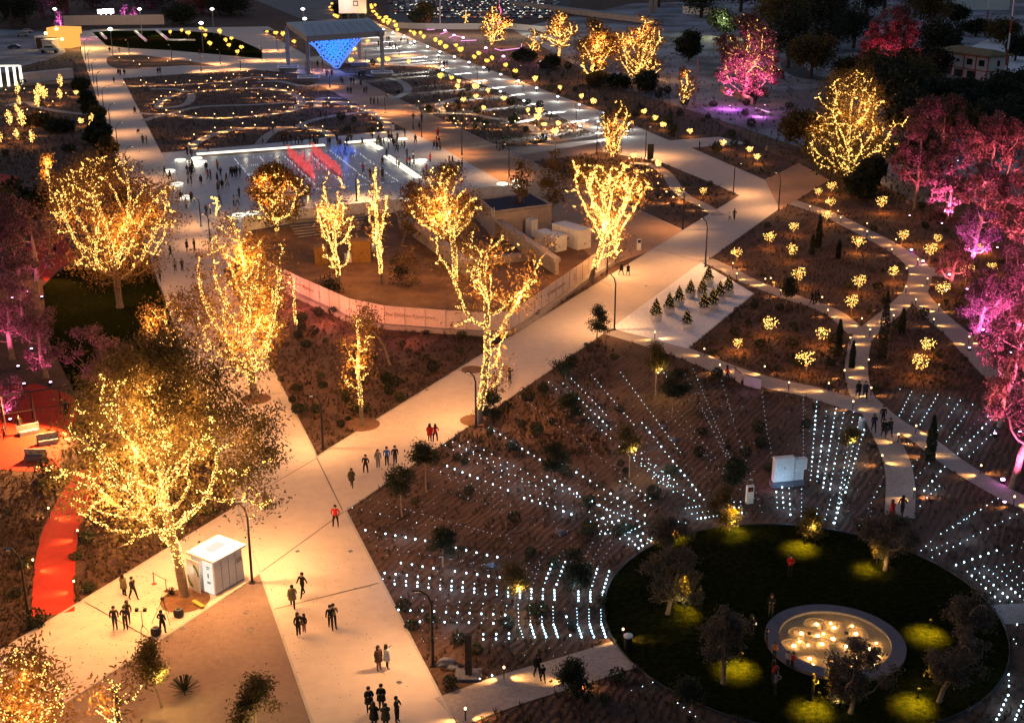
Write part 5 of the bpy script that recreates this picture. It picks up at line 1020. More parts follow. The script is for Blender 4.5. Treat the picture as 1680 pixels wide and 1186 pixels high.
for (x0, x1, y0, y1), n, sc0, gl in [((440, 900, 450, 740), 46, 1.0, 'in the triangular bed by the hoarding'), ((570, 1450, 560, 1186), 70, .9, 'in the light field'), ((0, 420, 700, 1080), 26, 1.0, 'near the red ribbon path'), ((1080, 1660, 290, 640), 60, .9, 'on the slope beds'), ((560, 1100, 100, 260), 50, 1.5, 'in the maze and triangle gardens'), ((860, 1300, 120, 250), 36, 1.6, 'along the wire fence'), ((0, 190, 130, 260), 18, 1.3, 'left of the avenue')]:
    k = 0
    while k < n:
        px, py = rg.uniform(x0, x1), rg.uniform(y0, y1); g = G(px, py)
        if not free(g.x, g.y): continue
        k += 1; o = link('low_shrub', SH[rg.integers(4)], None, g); s_ = sc0 * rg.uniform(.6, 1.4); o.scale = (s_, s_, s_ * rg.uniform(.8, 1.4)); o.rotation_euler.z = rg.uniform(0, 6)
        tag(o, 'low round dark shrub ' + near(px, py), 'shrub', 'low dark shrubs ' + near(px, py))
g = G(303, 1135); rg = np.random.default_rng(5); n = 70; a = rg.uniform(0, 2 * PI, n); el = rg.uniform(.3, 1.3, n); V = []
for k in range(n):
    d = np.array([math.cos(a[k]) * math.cos(el[k]), math.sin(a[k]) * math.cos(el[k]), math.sin(el[k])]); s_ = np.array([-math.sin(a[k]), math.cos(a[k]), 0]) * .045; V += [-s_ + [0, 0, .1], s_ + [0, 0, .1], d * 1.1 + s_ * .8, d * 1.1 - s_ * .8]
tag(link('spiky_shrub', npmesh('spiky_shrub', np.array(V), np.arange(n * 4).reshape(-1, 4), M['dleaf']), None, g), 'spiky dark shrub alone on the gravel court', 'shrub')
o = link('spiky_shrub', bpy.data.meshes['spiky_shrub'], None, G(281, 975)); o.scale = (.5,) * 3; tag(o, 'small spiky shrub at the huge tree trunk', 'shrub')
# ================================================================ LAMP POSTS, BOLLARDS, FLOODLIGHTS
WARM = (1.0, .50, .19)
def lamp_post(foot, top_y, bend=-.5, lab=None, power=420, h_=None, arm=1.3, on=True):
    g = G(*foot); H_ = h_ or max(4.5, min(8, Hh(foot[1], top_y)))
    r = empty('lamp_post', g, 0, lab or ('slim dark lamp post ' + near(*foot)), 'lamp post', None if lab else 'slim dark lamp posts'); d = bend
    mb = MB(); mb.tube([(0, 0, 0), (0, 0, H_ * .82), (d * .25, 0, H_ * .93), (d * .8, 0, H_), ], [.11, .08, .07, .06], 7); mb.build('pole', M['steel'], r)
    mb = MB(); mb.box((d * 1.0, 0, H_ - .02), (.6, .24, .1)); hd = mb.build('lamp_head', M['steel'], r)
    mb = MB(); mb.box((d * 1.0, 0, H_ - .085), (.3, .16, .02)); mb.build('lens', M['amb'], hd)
    mb = MB(); mb.box((0, 0, .05), (.4, .4, .1)); mb.build('base_plate', M['steel'], r)
    if on: lamp('SPOT', (d * 1.0, 0, H_ - .15), power * 2.3, WARM, .1, r, to=(d * .25, 0, -1), size=R(135), blend=.8)
    return r
for foot, ty, b, lab, pw in [((414, 956), 826, -.6, 'curved dark lamp post at the kiosk corner', 1700), ((1008, 541), 450, -.8, 'dark lamp post at the near corner of the white plaza', 1300), ((1157, 438), 358, -.8, 'dark lamp post at the upper corner of the white plaza', 1200), ((1277, 346), 283, -.8, 'dark lamp post where the promenade meets the turning plaza', 1100),
                             ((996, 450), 400, .6, 'dark lamp post behind the hoarding end beside a couple', 900), ((710, 1092), 968, -.9, 'dark bent lamp post between the avenue and the light field', 900), ((781, 700), 610, -.7, 'dark lamp post beside the V shaped tree', 600), ((530, 736), 648, -.8, 'amber lit lamp post in the tip of the triangular bed', 800),
                             ((49, 1026), 900, -.7, 'leaning lamp post on the left of the red ribbon path', 250), ((1120, 377), 310, -.8, 'lamp post in the little bed above the promenade', 900), ((1203, 320), 268, 1, 'lamp post in the middle of the boulevard crossing', 1100)]:
    lamp_post(foot, ty, b, lab, pw)
for fx, fy, ty in [(945, 206, 172), (979, 254, 200), (1059, 258, 208), (758, 254, 198), (835, 290, 236), (632, 186, 160), (692, 225, 177), (541, 144, 118), (783, 135, 108), (719, 110, 88), (362, 106, 92), (395, 115, 98), (282, 98, 86), (212, 89, 80), (585, 330, 290), (655, 92, 75), (850, 135, 108), (455, 84, 66), (430, 100, 84), (330, 118, 104), (470, 100, 84), (530, 118, 100), (600, 108, 92)]:  # the closing run of posts is added to brighten the cross path
    lamp_post((fx, fy), ty, rnd.choice((-.7, .7)), None, 1700)
for fy in (100, 118, 138, 160, 188, 220, 255, 300):
    fx = 427 + (fy - 940) * .3455 + 4; lamp_post((fx, fy), fy - 16, 1.4, 'slim lamp post on the left rim of the avenue', 1300, 6.5)['group'] = 'lamp posts on the left rim of the avenue'
for fx, fy in [(345, 400), (330, 372)]: lamp_post((fx, fy), fy - 40, -.7, None, 600)
# white floodlight masts along the boulevard
def flood(c, x, y, tall=True):
    px, py = K(c, x, y); hz = 1.2; g = G(px, py, hz); g.z = 0; r = empty('boulevard_floodlight', g, 0, 'glaring white floodlight ' + near(px, py), 'floodlight', 'glaring white floodlights lining the boulevard')
    mb = MB(); mb.tube([(0, 0, 0), (0, 0, hz - .2)], .07, 6); mb.build('post', M['steel'], r)
    s = scale_at(g); rr = max(.25, 2.3 / s)
    mb = MB(); mb.box((.12, .1, hz), (rr * 2.2, .2, rr * 2)); mb.build('housing', M['steel'], r); mb = MB(); mb.lathe([(rr * .6, -rr * .2), (rr, 0), (rr * .5, rr * .4)], (0, -.05, hz), 10); mb.build('lens', M['wflood'], r)
    lamp('SPOT', (-.2, -.35, hz + .2), 60000, (.9, 1, .97), .1, r, to=(-1.0, -.75, -.2), size=R(20), blend=.5)
    lamp('POINT', (-.3, -.5, hz + .3), 260, (.9, 1, .97), .2, r)
for c, x, y in [('a2', 828, 193), ('a2', 890, 215), ('a2', 960, 243), ('a2', 1028, 272), ('a2', 1003, 283), ('a2', 1113, 305), ('a2', 1193, 337), ('a2', 1183, 360), ('a2', 1287, 370), ('a2', 1382, 407), ('a2', 1477, 440), ('a2', 1587, 485), ('a2', 1208, 432), ('a2', 1212, 455), ('a2', 1585, 595), ('a2', 1448, 540),
                ('a3', 42, 527), ('a3', 160, 572), ('a3', 297, 628), ('a3', 437, 680), ('a3', 590, 735), ('a3', 757, 803), ('a3', 560, 790), ('a3', 750, 850), ('a3', 77, 655), ('a3', 245, 732), ('a3', 443, 818)]: flood(c, x, y)
# bollards with two amber fans
mb = MB(); mb.tube([(0, 0, 0), (0, 0, .82)], .045, 7); bo1 = mb.mesh('post', M['steel']); mb = MB(); mb.lathe([(.06, .82), (.07, .92), (.05, .96)], n=8); bo2 = mb.mesh('lamp_head', M['amb']); mb = MB(); mb.lathe([(.13, 0), (.13, .03)], n=8); bo3 = mb.mesh('foot_plate', M['steel'])
def bollard(c, x, y):
    px, py = K(c, x, y); g = G(px, py); s = scale_at(g); lab = near(px, py)
    r = empty('bollard_light', g, rnd.uniform(-.25, .25), 'bollard light with two amber fans ' + lab, 'bollard light', 'bollard lights ' + lab)
    link('post', bo1, r); h = link('lamp_head', bo2, r)
    if s > 10: link('foot_plate', bo3, r)
    else: r.scale = (1.5, 1.5, 1.1)
    pw = 470 if s > 10 else 1250
    for sg in (-1, 1): lamp('SPOT', (sg * .08, 0, .62), pw, (1, .50, .14), .03, r, to=(sg * 1.0, -.05, -.62), size=R(58 if s > 10 else 74), blend=1.0)
BO = {'a1': [(775, 395), (965, 398), (868, 418), (908, 440), (1088, 418), (1237, 412), (915, 545), (950, 560), (1078, 550), (805, 560), (1140, 560), (1232, 548), (1370, 530), (1345, 548), (1292, 593), (1395, 585), (1500, 580), (1190, 608), (1105, 625), (1047, 650), (1020, 672), (1000, 690), (1040, 718), (1080, 742), (1168, 755), (1272, 765), (1393, 768), (1515, 765), (1635, 755), (1575, 828), (1500, 858), (1395, 858), (1370, 885), (1260, 903), (1295, 938), (1230, 963), (1605, 485), (1515, 505), (1470, 530), (1600, 560), (1600, 600), (1655, 840), (40, 608), (160, 600), (180, 738), (265, 755), (150, 828), (90, 900), (200, 885), (345, 685), (430, 630)],
      'a2': [(40, 512), (140, 510), (42, 578), (133, 582), (208, 592), (14, 635), (35, 662), (122, 655), (240, 612), (285, 635), (310, 660), (275, 700), (182, 722), (88, 740), (368, 685), (473, 662), (490, 690), (600, 690), (620, 722), (705, 715), (710, 745), (780, 770), (810, 793), (790, 827), (790, 862), (290, 825), (320, 845), (433, 850), (425, 880), (110, 825), (1055, 685), (1095, 738), (1190, 678), (1190, 735), (1245, 700), (1240, 718), (1345, 740), (1280, 765), (1285, 797), (1295, 830), (1330, 830), (1365, 800), (1420, 800), (1480, 835), (1545, 770), (1625, 840)],
      'a3': [(45, 795), (110, 770), (150, 845), (20, 815), (150, 935), (200, 905), (310, 855), (360, 850), (215, 870), (760, 1060), (910, 1070), (905, 1140), (800, 1050)],
      'a7': [(945, 38), (1000, 95), (1045, 130), (1213, 182), (1430, 562), (1455, 630), (1640, 665), (925, 1015), (1245, 1125)],
      'a8': [(270, 188), (452, 218), (468, 262), (640, 300), (640, 352), (827, 405), (800, 470), (967, 537), (895, 595), (1030, 663), (892, 715), (955, 800), (1105, 835), (1070, 930), (810, 905), (760, 825), (385, 870), (605, 925), (658, 998), (530, 1052), (348, 785), (15, 660), (80, 738), (1300, 1045)],
      'b3': [(1345, 85), (1635, 95)], 'b4': [(133, 200), (390, 205), (548, 325), (648, 50), (492, 120), (665, 235), (955, 485), (840, 540), (735, 680), (1020, 625), (1375, 745), (943, 900), (1590, 950)],
      'b6': [(1608, 900), (1358, 1170)], 'b7': [(718, 650), (365, 930)], 'b1': [(322, 1025), (510, 1172)], 'b5': [(222, 195), (487, 335)]}
for c, L in BO.items():
    for x, y in L: bollard(c, x, y)
# ================================================================ WIRE FENCE BY THE BOULEVARD
def wire_fence(px, lab, ht=2.2, every=3.0):
    r = empty('wire_fence', G(*px[0]), 0, lab, 'fence'); o0 = r.location; me = None
    for a, b in zip(px[:-1], px[1:]):
        A, B = G(*a), G(*b); L = (B - A).length; n = max(1, int(L / every)); d = (B - A).normalized()
        mb = MB(); [mb.tube([A - o0 + Vector((0, 0, z)), B - o0 + Vector((0, 0, z))], .02, 3) for z in (.1, .6, 1.1, 1.6, 2.1)]; mb.build('wire', M['steel'], r)
        for k in range(n + 1):
            if me is None: mb = MB(); mb.tube([(0, 0, 0), (0, 0, ht)], .05, 5); me = mb.mesh('post', M['steel'])
            link('post', me, r, A.lerp(B, k / n) - o0)
wire_fence([(840, 98), (925, 126), (1010, 158), (1100, 192), (1180, 217), (1255, 243)], 'long dark wire fence above the boulevard bed')
wire_fence([(1300, 250), (1330, 265), (1352, 279)], 'short wire fence with close posts behind the turning plaza', every=1.2)
wire_fence([(1400, 300), (1450, 330), (1500, 360)], 'dark wire fence at the foot of the earth slope')
r = wall_run('violet_fence', [(1180, 155), (1215, 166), (1235, 176)], 1.8, .1, M['sand'], 'white boards lit violet at the foot of the magenta tree', 'fence', seg=3, base=False)
lamp('POINT', G(1200, 170, 1.5), 900, (.6, .1, 1), .4); lamp('POINT', G(1245, 185, 1), 900, (.9, .2, 1), .4); lamp('POINT', G(1190, 158, 3), 800, MG, .4)
for x, y in [(797, 83), (826, 97), (888, 106), (700, 48), (730, 54), (745, 62), (760, 66)]:
    g = G(x, y); r = empty('ground_flood', g, 0, 'violet ground floodlight beyond the heart crowned trees', 'floodlight', 'violet ground floodlights'); mb = MB(); mb.box((0, 0, .3), (.6, .5, .6)); mb.build('housing', M['steel'], r); mb = MB(); mb.lathe([(.45, 0), (.5, .3), (.2, .5)], (0, 0, .6), 8); mb.build('lens', M['pinkl'], r); lamp('POINT', (0, -1.5, 1.6), 420, (1, .3, .8), .3, r)
for c, x, y in [('a8', 930, 437), ('a8', 1005, 510), ('a8', 1177, 598), ('a8', 1430, 897), ('a8', 1392, 955), ('b4', 1418, 368), ('b4', 1522, 780)]:
    px, py = K(c, x, y); g = G(px, py, .3); g.z = 0; r = empty('ground_flood', g, 0, 'pink ground floodlight ' + near(px, py), 'floodlight', 'pink ground floodlights'); mb = MB(); mb.box((0, 0, .15), (.35, .3, .3)); mb.build('housing', M['steel'], r)
    mb = MB(); mb.lathe([(.17, 0), (.2, .1), (.1, .17)], (0, 0, .3), 9); mb.build('lens', M['pinkl'], r); lamp('POINT', (.1, -.2, .7), 30, (.9, .2, 1), .1, r)
for x, y in [(90, 17), (229, 17), (348, 17), (497, 17), (500, 33), (181, 50), (330, 40)]:
    mb = MB(); mb.tube([(0, 0, 0), (0, 0, 9)], .12, 5); mb.lathe([(.5, 9), (.8, 9.4), (.3, 9.8)], n=8, m=1); tag(mb.build('street_lamp', [M['grey'], M['far']], None, G(x, y, 9) - Vector((0, 0, 9))), 'distant white street lamp beyond the far lawn', 'street lamp', 'distant street lamps')
for x, y in [(226, 53), (258, 60), (182, 50), (168, 55)]:
    gg = G(x, y); lamp('POINT', gg + Vector((0, 0, 2)), 400, (1, .9, .5), .3)
for a, b, l in [((222, 53), (240, 69), 'left straight white seat wall on the far lawn'), ((257, 51), (276, 67), 'left arm of the bent white seat wall on the far lawn'), ((276, 67), (320, 67.5), 'long arm of the bent white seat wall on the far lawn'), ((165, 56), (174, 65), 'short white seat wall at the left tip of the far lawn')]:
    A, B = G(*a), G(*b); d = B - A; r = empty('seat_wall', (A + B) / 2, math.atan2(d.y, d.x), l, 'seat wall'); mb = MB(); mb.box((0, 0, .25), (d.length, .8, .5)); mb.build('block', M['white'], r); mb = MB(); mb.box((0, 0, .54), (d.length + .05, .9, .07)); mb.build('top_slab', M['wpaint'], r); lamp('POINT', (0, -2, 1.5), 120, (1, .9, .7), .3, r)
# ================================================================ FIELD OF LIGHT POINTS
LED = []
def line(c, x0, y0, x1, y1, n, b):
    for k in range(n):
        t = k / max(1, n - 1); px, py = K(c, x0 + (x1 - x0) * t, y0 + (y1 - y0) * t); LED.append((px + rnd.uniform(-.3, .3), py + rnd.uniform(-.3, .3), b * rnd.uniform(.75, 1.15)))
for a in [(238, 155, 312, 222, 4, 2), (330, 165, 640, 460, 13, 3), (385, 132, 610, 368, 11, 2), (610, 368, 900, 690, 10, 1.2), (515, 110, 790, 430, 14, 1.5), (703, 92, 1090, 610, 21, 1.5), (843, 420, 1243, 917, 17, 3), (970, 70, 1000, 120, 3, 1.2), (1110, 75, 1430, 730, 22, .7), (1175, 70, 1430, 690, 28, 1.1), (1350, 115, 1435, 395, 10, 1),
          (1620, 225, 1655, 490, 10, 1), (440, 338, 640, 520, 8, 2), (28, 563, 181, 660, 5, 3), (327, 685, 862, 1020, 13, 3), (10, 698, 284, 845, 7, 2), (284, 845, 860, 1075, 14, 1.6), (228, 770, 614, 982, 9, 3), (80, 908, 384, 1014, 7, 3), (118, 892, 384, 1014, 6, 2.4), (695, 573, 1075, 865, 9, 2.2), (755, 630, 1045, 868, 8, 2), (800, 625, 1050, 790, 7, 2), (840, 617, 1115, 857, 7, 2.2),
          (912, 778, 1020, 760, 4, 2.6), (948, 773, 1050, 790, 4, 2.4), (950, 808, 1045, 832, 4, 2.4), (1075, 865, 1180, 925, 4, 2), (1125, 975, 1215, 960, 5, 2.3), (1165, 1010, 1270, 995, 4, 1.8), (1200, 1042, 1330, 1025, 6, 2.6), (738, 790, 895, 912, 6, 2.6), (700, 798, 900, 953, 6, 2.2), (467, 1075, 635, 1025, 5, 2.5), (520, 1100, 690, 1055, 5, 2.5), (580, 1125, 740, 1080, 5, 2.3), (570, 1140, 670, 1135, 4, 2.5),
          (700, 1170, 860, 1070, 6, 2.4), (750, 1130, 825, 1095, 4, 2.4), (815, 1155, 880, 1125, 3, 2.5), (880, 1175, 935, 1155, 3, 2.5), (52, 248, 360, 480, 13, .9), (360, 480, 700, 745, 12, .6), (1075, 343, 1480, 850, 16, .9), (1010, 350, 1440, 830, 18, .8), (1235, 340, 1480, 790, 14, .8), (1395, 285, 1560, 830, 14, .7), (1480, 540, 1620, 1000, 12, .7), (1410, 860, 1520, 1005, 4, 1), (1440, 970, 1470, 968, 2, 3), (1460, 1005, 1490, 1003, 2, 3), (1440, 935, 1480, 933, 2, 1.5),
          (610, 985, 860, 1075, 6, 2.4), (500, 1000, 700, 1100, 6, 2), (400, 880, 560, 955, 5, 2), (560, 890, 770, 1005, 6, 1.8), (65, 800, 330, 960, 7, 1.4), (20, 760, 200, 850, 5, 1.8), (1030, 1052, 1125, 1070, 3, 2), (860, 700, 1010, 805, 6, 2.3)]: line('b3', *a)
for a in [(645, 1105, 1035, 1175, 7, 3), (1435, 405, 1655, 540, 7, 3), (1240, 700, 1635, 860, 9, 3), (1275, 545, 1640, 755, 9, 2.2), (1320, 567, 1630, 715, 8, 2.4), (1375, 545, 1630, 675, 6, 2.4), (1228, 566, 1640, 800, 9, 1.8), (1045, 680, 1600, 890, 12, 1.2), (940, 760, 1650, 1000, 14, .7), (740, 918, 1640, 1170, 17, .8), (625, 970, 1220, 1110, 11, 1.3), (1140, 730, 1650, 950, 10, .7), (850, 950, 1500, 1130, 12, .6), (675, 1150, 900, 1180, 5, .6)]: line('b2', *a)
for a in [(940, 160, 1150, 195, 4, 3), (1290, 215, 1580, 255, 5, 3), (835, 225, 905, 232, 2, 3), (905, 232, 1635, 320, 11, 2.4), (825, 265, 1635, 350, 12, 2.8), (900, 297, 1635, 375, 11, 2.8), (940, 380, 1625, 437, 10, 1.4), (930, 425, 1620, 465, 10, .7), (925, 463, 1615, 497, 10, 2.8), (985, 540, 1620, 552, 9, 2.8), (1310, 623, 1640, 620, 5, 2.6), (1390, 660, 1640, 650, 4, 2.8), (1295, 62, 1565, 122, 5, 2.8), (1030, 5, 1165, 28, 3, 2.8), (1450, 915, 1530, 890, 2, 3), (1050, 510, 1620, 525, 9, .7), (780, 50, 1480, 170, 11, .8), (850, 60, 1600, 200, 12, .5), (1000, 650, 1300, 650, 5, .5)]: line('b6', *a)
for k, x in enumerate((50, 125, 200, 275, 352, 430, 508, 585)):
    if k == 4: line('b7', x, 510, x + 25, 630, 4, 2.6); continue
    line('b7', x, 325 + 4 * k, x, 385 + 4 * k, 4, 2.9); line('b7', x - 10, 430 + 5 * k, x - 6, 560, 6, 1.8); line('b7', x - 5, 560, x + 22, 640, 5, 3 if k > 0 else 1.5)
for a in [(700, 235, 655, 410, 8, 3), (630, 215, 590, 345, 6, 2.8), (553, 200, 510, 330, 6, 2.4), (485, 185, 450, 270, 4, 2.8), (345, 155, 288, 300, 6, 2.6), (270, 140, 212, 290, 6, 2.2), (20, 850, 620, 683, 9, 3), (180, 170, 140, 290, 5, 1.2), (110, 160, 65, 275, 4, 1.2), (675, 540, 700, 630, 5, 3), (845, 962, 912, 935, 2, 1.5), (775, 988, 628, 1045, 2, .8), (1073, 1070, 1190, 1155, 4, 2), (590, 15, 480, 220, 8, .7), (520, 30, 440, 200, 7, .7), (650, 40, 540, 210, 7, .7), (240, 60, 110, 250, 7, .6), (330, 80, 210, 290, 7, .6), (755, 40, 840, 45, 3, 2.5), (780, 18, 890, 8, 3, 2.5), (820, 65, 930, 0, 5, 2.6), (700, 3, 760, 3, 2, 2.5)]: line('b7', *a)
for a in [(315, 285, 275, 790, 18, 3), (377, 343, 315, 800, 15, 2.7), (440, 328, 355, 840, 18, 3), (490, 355, 400, 850, 16, 2.7), (555, 350, 430, 1070, 23, 2.4), (595, 385, 440, 1040, 22, 2.5), (622, 465, 500, 870, 14, 3), (228, 220, 228, 640, 18, 1), (5, 520, 50, 800, 10, .9), (50, 835, 60, 970, 5, 2.4), (92, 840, 100, 970, 5, 2.8), (135, 845, 145, 1015, 6, 2.8), (217, 850, 215, 1025, 7, 1.4), (320, 975, 310, 1045, 3, 2), (405, 920, 370, 1045, 5, 2), (475, 937, 425, 1070, 5, 2.8), (930, 218, 840, 395, 9, 2.2), (1020, 218, 900, 430, 9, 1.5), (1100, 238, 985, 430, 9, 2.6), (1245, 275, 1170, 380, 5, 2.2), (1175, 258, 1160, 300, 2, 2.4), (1325, 300, 1155, 540, 10, 2), (1440, 400, 1200, 645, 10, 3), (1470, 470, 1275, 665, 8, 2.2),
          (1390, 370, 1230, 540, 7, 1), (910, 555, 870, 630, 3, 2), (1145, 705, 1010, 860, 6, 3), (1110, 830, 1030, 905, 4, 2.6), (985, 960, 915, 1020, 3, 2.6), (965, 660, 910, 740, 3, 1.8), (1070, 655, 930, 805, 6, 1.4), (725, 830, 590, 1085, 8, 1.4), (1490, 910, 1120, 1140, 11, 2), (1660, 990, 1330, 1155, 8, 2.2), (855, 200, 858, 205, 1, 1.8), (1120, 580, 1165, 610, 2, 1.6), (1420, 955, 1200, 1100, 6, 1.6), (1120, 440, 1080, 490, 3, 1.8)]: line('b4', *a)
for a in [(1480, 80, 1165, 190, 7, 3), (1120, 210, 1350, 405, 12, 2.2), (1055, 20, 960, 110, 4, 1.8), (1245, 35, 1020, 145, 6, 1.8), (1230, 235, 1440, 415, 8, 2.6), (1290, 215, 1530, 435, 9, 2.6), (1340, 198, 1610, 435, 10, 2.4), (1400, 182, 1660, 400, 10, 2.4), (1480, 185, 1650, 330, 6, 2), (1530, 172, 1650, 290, 4, 2), (1590, 155, 1660, 210, 3, 2), (1455, 555, 1615, 560, 3, 3), (1510, 650, 1525, 695, 3, 2), (1555, 770, 1560, 960, 6, 2.2), (1555, 1018, 1480, 1175, 6, 3), (1650, 1060, 1600, 1175, 5, 2.6), (1590, 655, 1608, 682, 2, 1.5), (1060, 75, 1160, 30, 4, 1.5), (1290, 10, 1110, 100, 5, 1.6), (1580, 45, 1660, 20, 2, 2), (1520, 110, 1640, 60, 3, 1)]: line('b8', *a)
# faint regular points between the bright rows
for k in range(1100):
    a = rnd.uniform(0, 2 * PI); rr = LR + 1 + 27 * rnd.random(); rr = LR + 1 + round((rr - LR) / .9) * .9; a = round(a / .052) * .052 + rr * .012; x, y = LX + rr * math.cos(a), LY + rr * math.sin(a)
    px, py = P((x, y, 0))
    if 560 < px < 1500 and 600 < py < 1080 and free(x, y) and (px < 1240 or px > 1290): LED.append((px, py, .42))
LED2 = []
for px, py, b in LED:
    g = G(px, py)
    if (g.x - LX) ** 2 + (g.y - LY) ** 2 > (LR + .2) ** 2 and free(g.x, g.y): LED2.append((g, b, scale_at(g)))
LED2.sort(key=lambda q: -q[1] * q[2])
mb = MB(); mb.tube([(0, 0, 0), (0, 0, .12)], .02, 4); mb.lathe([(.05, .12), (.075, .17), (.05, .23)], n=8, m=1); ledm = mb.mesh('ground_light_point', [M['steel'], M['led']])
for g, b, s in LED2[:300]:
    o = link('ground_light_point', ledm, None, g); px, py = P(g)
    zone = 'in the curved rows left of the round lawn' if px < 1060 and py > 900 else 'in the upright rows right of the white block sign' if 1250 < px < 1430 else 'in the rows right of the cutting path' if px >= 1430 else 'in the slanting rows across the light field'
    tag(o, 'small bluish white light point ' + zone, 'ground light', 'bluish white light points ' + zone); f = .42 + .12 * b; o.scale = (f, f, 1)
rest = LED2[300:]
hi = [(g, b) for g, b, s in rest if b > 1.25]; lo = [(g, b) for g, b, s in rest if b <= 1.25]
for L_, m_, f_, nm in ((hi, 'led', .026, 'bright'), (lo, 'led2', .030, 'faint')):
    o = link('ground_light_points', bulbs_mesh('ground_light_points', np.array([(g.x, g.y, .17) for g, b in L_]), np.array([f_ * (.6 + .35 * b) for g, b in L_]), M[m_])); tag(o, 'field of %s tiny light points in rows around the round lawn' % nm, 'ground lights', None, 'stuff')
cells = {}
for g, b, s in LED2:
    if b > 1.7: cells.setdefault((round(g.x / 4.5), round(g.y / 4.5)), []).append(g)
for L_ in cells.values():
    if len(L_) >= 3: c_ = sum(L_, Vector()) / len(L_); lamp('POINT', c_ + Vector((0, 0, .9)), 4.5 * min(10, round(len(L_) / 2) * 2), (.35, .65, 1), .3)
print('leds', len(LED2), 'cells', len(cells))
# ================================================================ CARS
def car_mesh():
    mb = MB(); prof = [(-2.1, .35), (-2.15, .75), (-1.35, .95), (-.75, 1.42), (.75, 1.45), (1.45, 1.0), (2.1, .85), (2.15, .35)]
    n = len(prof)
    for s in (-1, 1): mb.poly([(x, s * (.86 if z > 1.2 else .9), z) for x, z in (prof if s < 0 else prof[::-1])], 0)
    for (x0, z0), (x1, z1) in zip(prof, prof[1:] + prof[:1]):
        gl = (z0 > .9 and z1 > 1.3 and x1 < 0) or (z0 > 1.3 and z1 < 1.1 and x0 > 0); w0, w1 = (.86 if z0 > 1.2 else .9), (.86 if z1 > 1.2 else .9); mb.quad((x0, -w0, z0), (x0, w0, z0), (x1, w1, z1), (x1, -w1, z1), 1 if gl else 0)
    for s in (-1, 1): mb.poly([(-1.1, s * .915, 1.0), (1.2, s * .915, 1.02), (.7, s * .88, 1.36), (-.7, s * .88, 1.36)][::s], 1)
    for x in (-1.35, 1.35):
        for s in (-1, 1): mb.box((x, s * .82, .32), (.62, .24, .62), m=2)
    return mb
cmat = {k: mat('car_' + k, v, .25, metal=.3, spec=.7) for k, v in dict(white=(.6, .6, .6), silver=(.4, .4, .42), black=(.02, .02, .025), red=(.3, .02, .02), blue=(.03, .06, .16), grey=(.12, .12, .13)).items()}
for k_, ms_ in cmat.items(): ms_.name = 'car_' + k_
cme = {}
for k_ in cmat: cme[k_] = car_mesh().mesh('car', [cmat[k_], M['glass'], M['steel']])
hl = emis('car_lamp', (1, .95, .8), 3)
row = 0
for py in (30, 25, 20.5, 16.5, 13, 9.5, 6.5, 3.5, .5):
    px = 650 if py > 8 else 640; row += 1
    while px < 915:
        if rnd.random() < .86 and not (py > 22 and px < 690) :
            k_ = rnd.choice(list(cmat)); o = link('parked_car', cme[k_], None, G(px, py) + Vector((0, rnd.uniform(-.5, .5), .03))); o.rotation_euler.z = R(90 + rnd.uniform(-4, 4)) + (PI if rnd.random() < .5 else 0)
            tag(o, '%s car in the %s of the car park' % (k_, 'front row' if row == 1 else 'back rows' if row > 3 else 'second and third rows'), 'car', 'cars in the far car park')
        px += 2.75 * scale_at(G(px, py)) + .15
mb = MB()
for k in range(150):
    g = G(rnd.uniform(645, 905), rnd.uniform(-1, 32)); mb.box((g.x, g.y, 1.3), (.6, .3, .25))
tag(mb.build('painted_glints', emis('glint', (1, .93, .72), 1.6)), 'painted glints of lamps on the parked car screens', 'glints', None, 'stuff')  # lamp reflections put in as small glowing boxes
for k in range(5): lamp('POINT', G(670 + 50 * k, 18, 9), 5200, (1, .85, .6), 1); 
for (x, y), rz, k_, lab in [((46, 95), R(5), 'white', 'white van parked beside the lit stall yard'), ((37, 60), R(10), 'silver', 'silver car parked behind the booths'), ((24, 80), R(4), 'blue', 'blue car under a teal cover in the yard'), ((44, 54), R(8), 'white', 'white car furthest back in the yard')]:
    x = x * 2 if 'van' in lab else x; r = empty('parked_van' if 'van' in lab else 'parked_car', G(x if 'van' not in lab else 82, y if 'van' not in lab else 87), rz, lab, 'van' if 'van' in lab else 'car')
    b = link('body', cme[k_], r)
    if 'van' in lab: b.scale = (1.5, 1.35, 1.7)
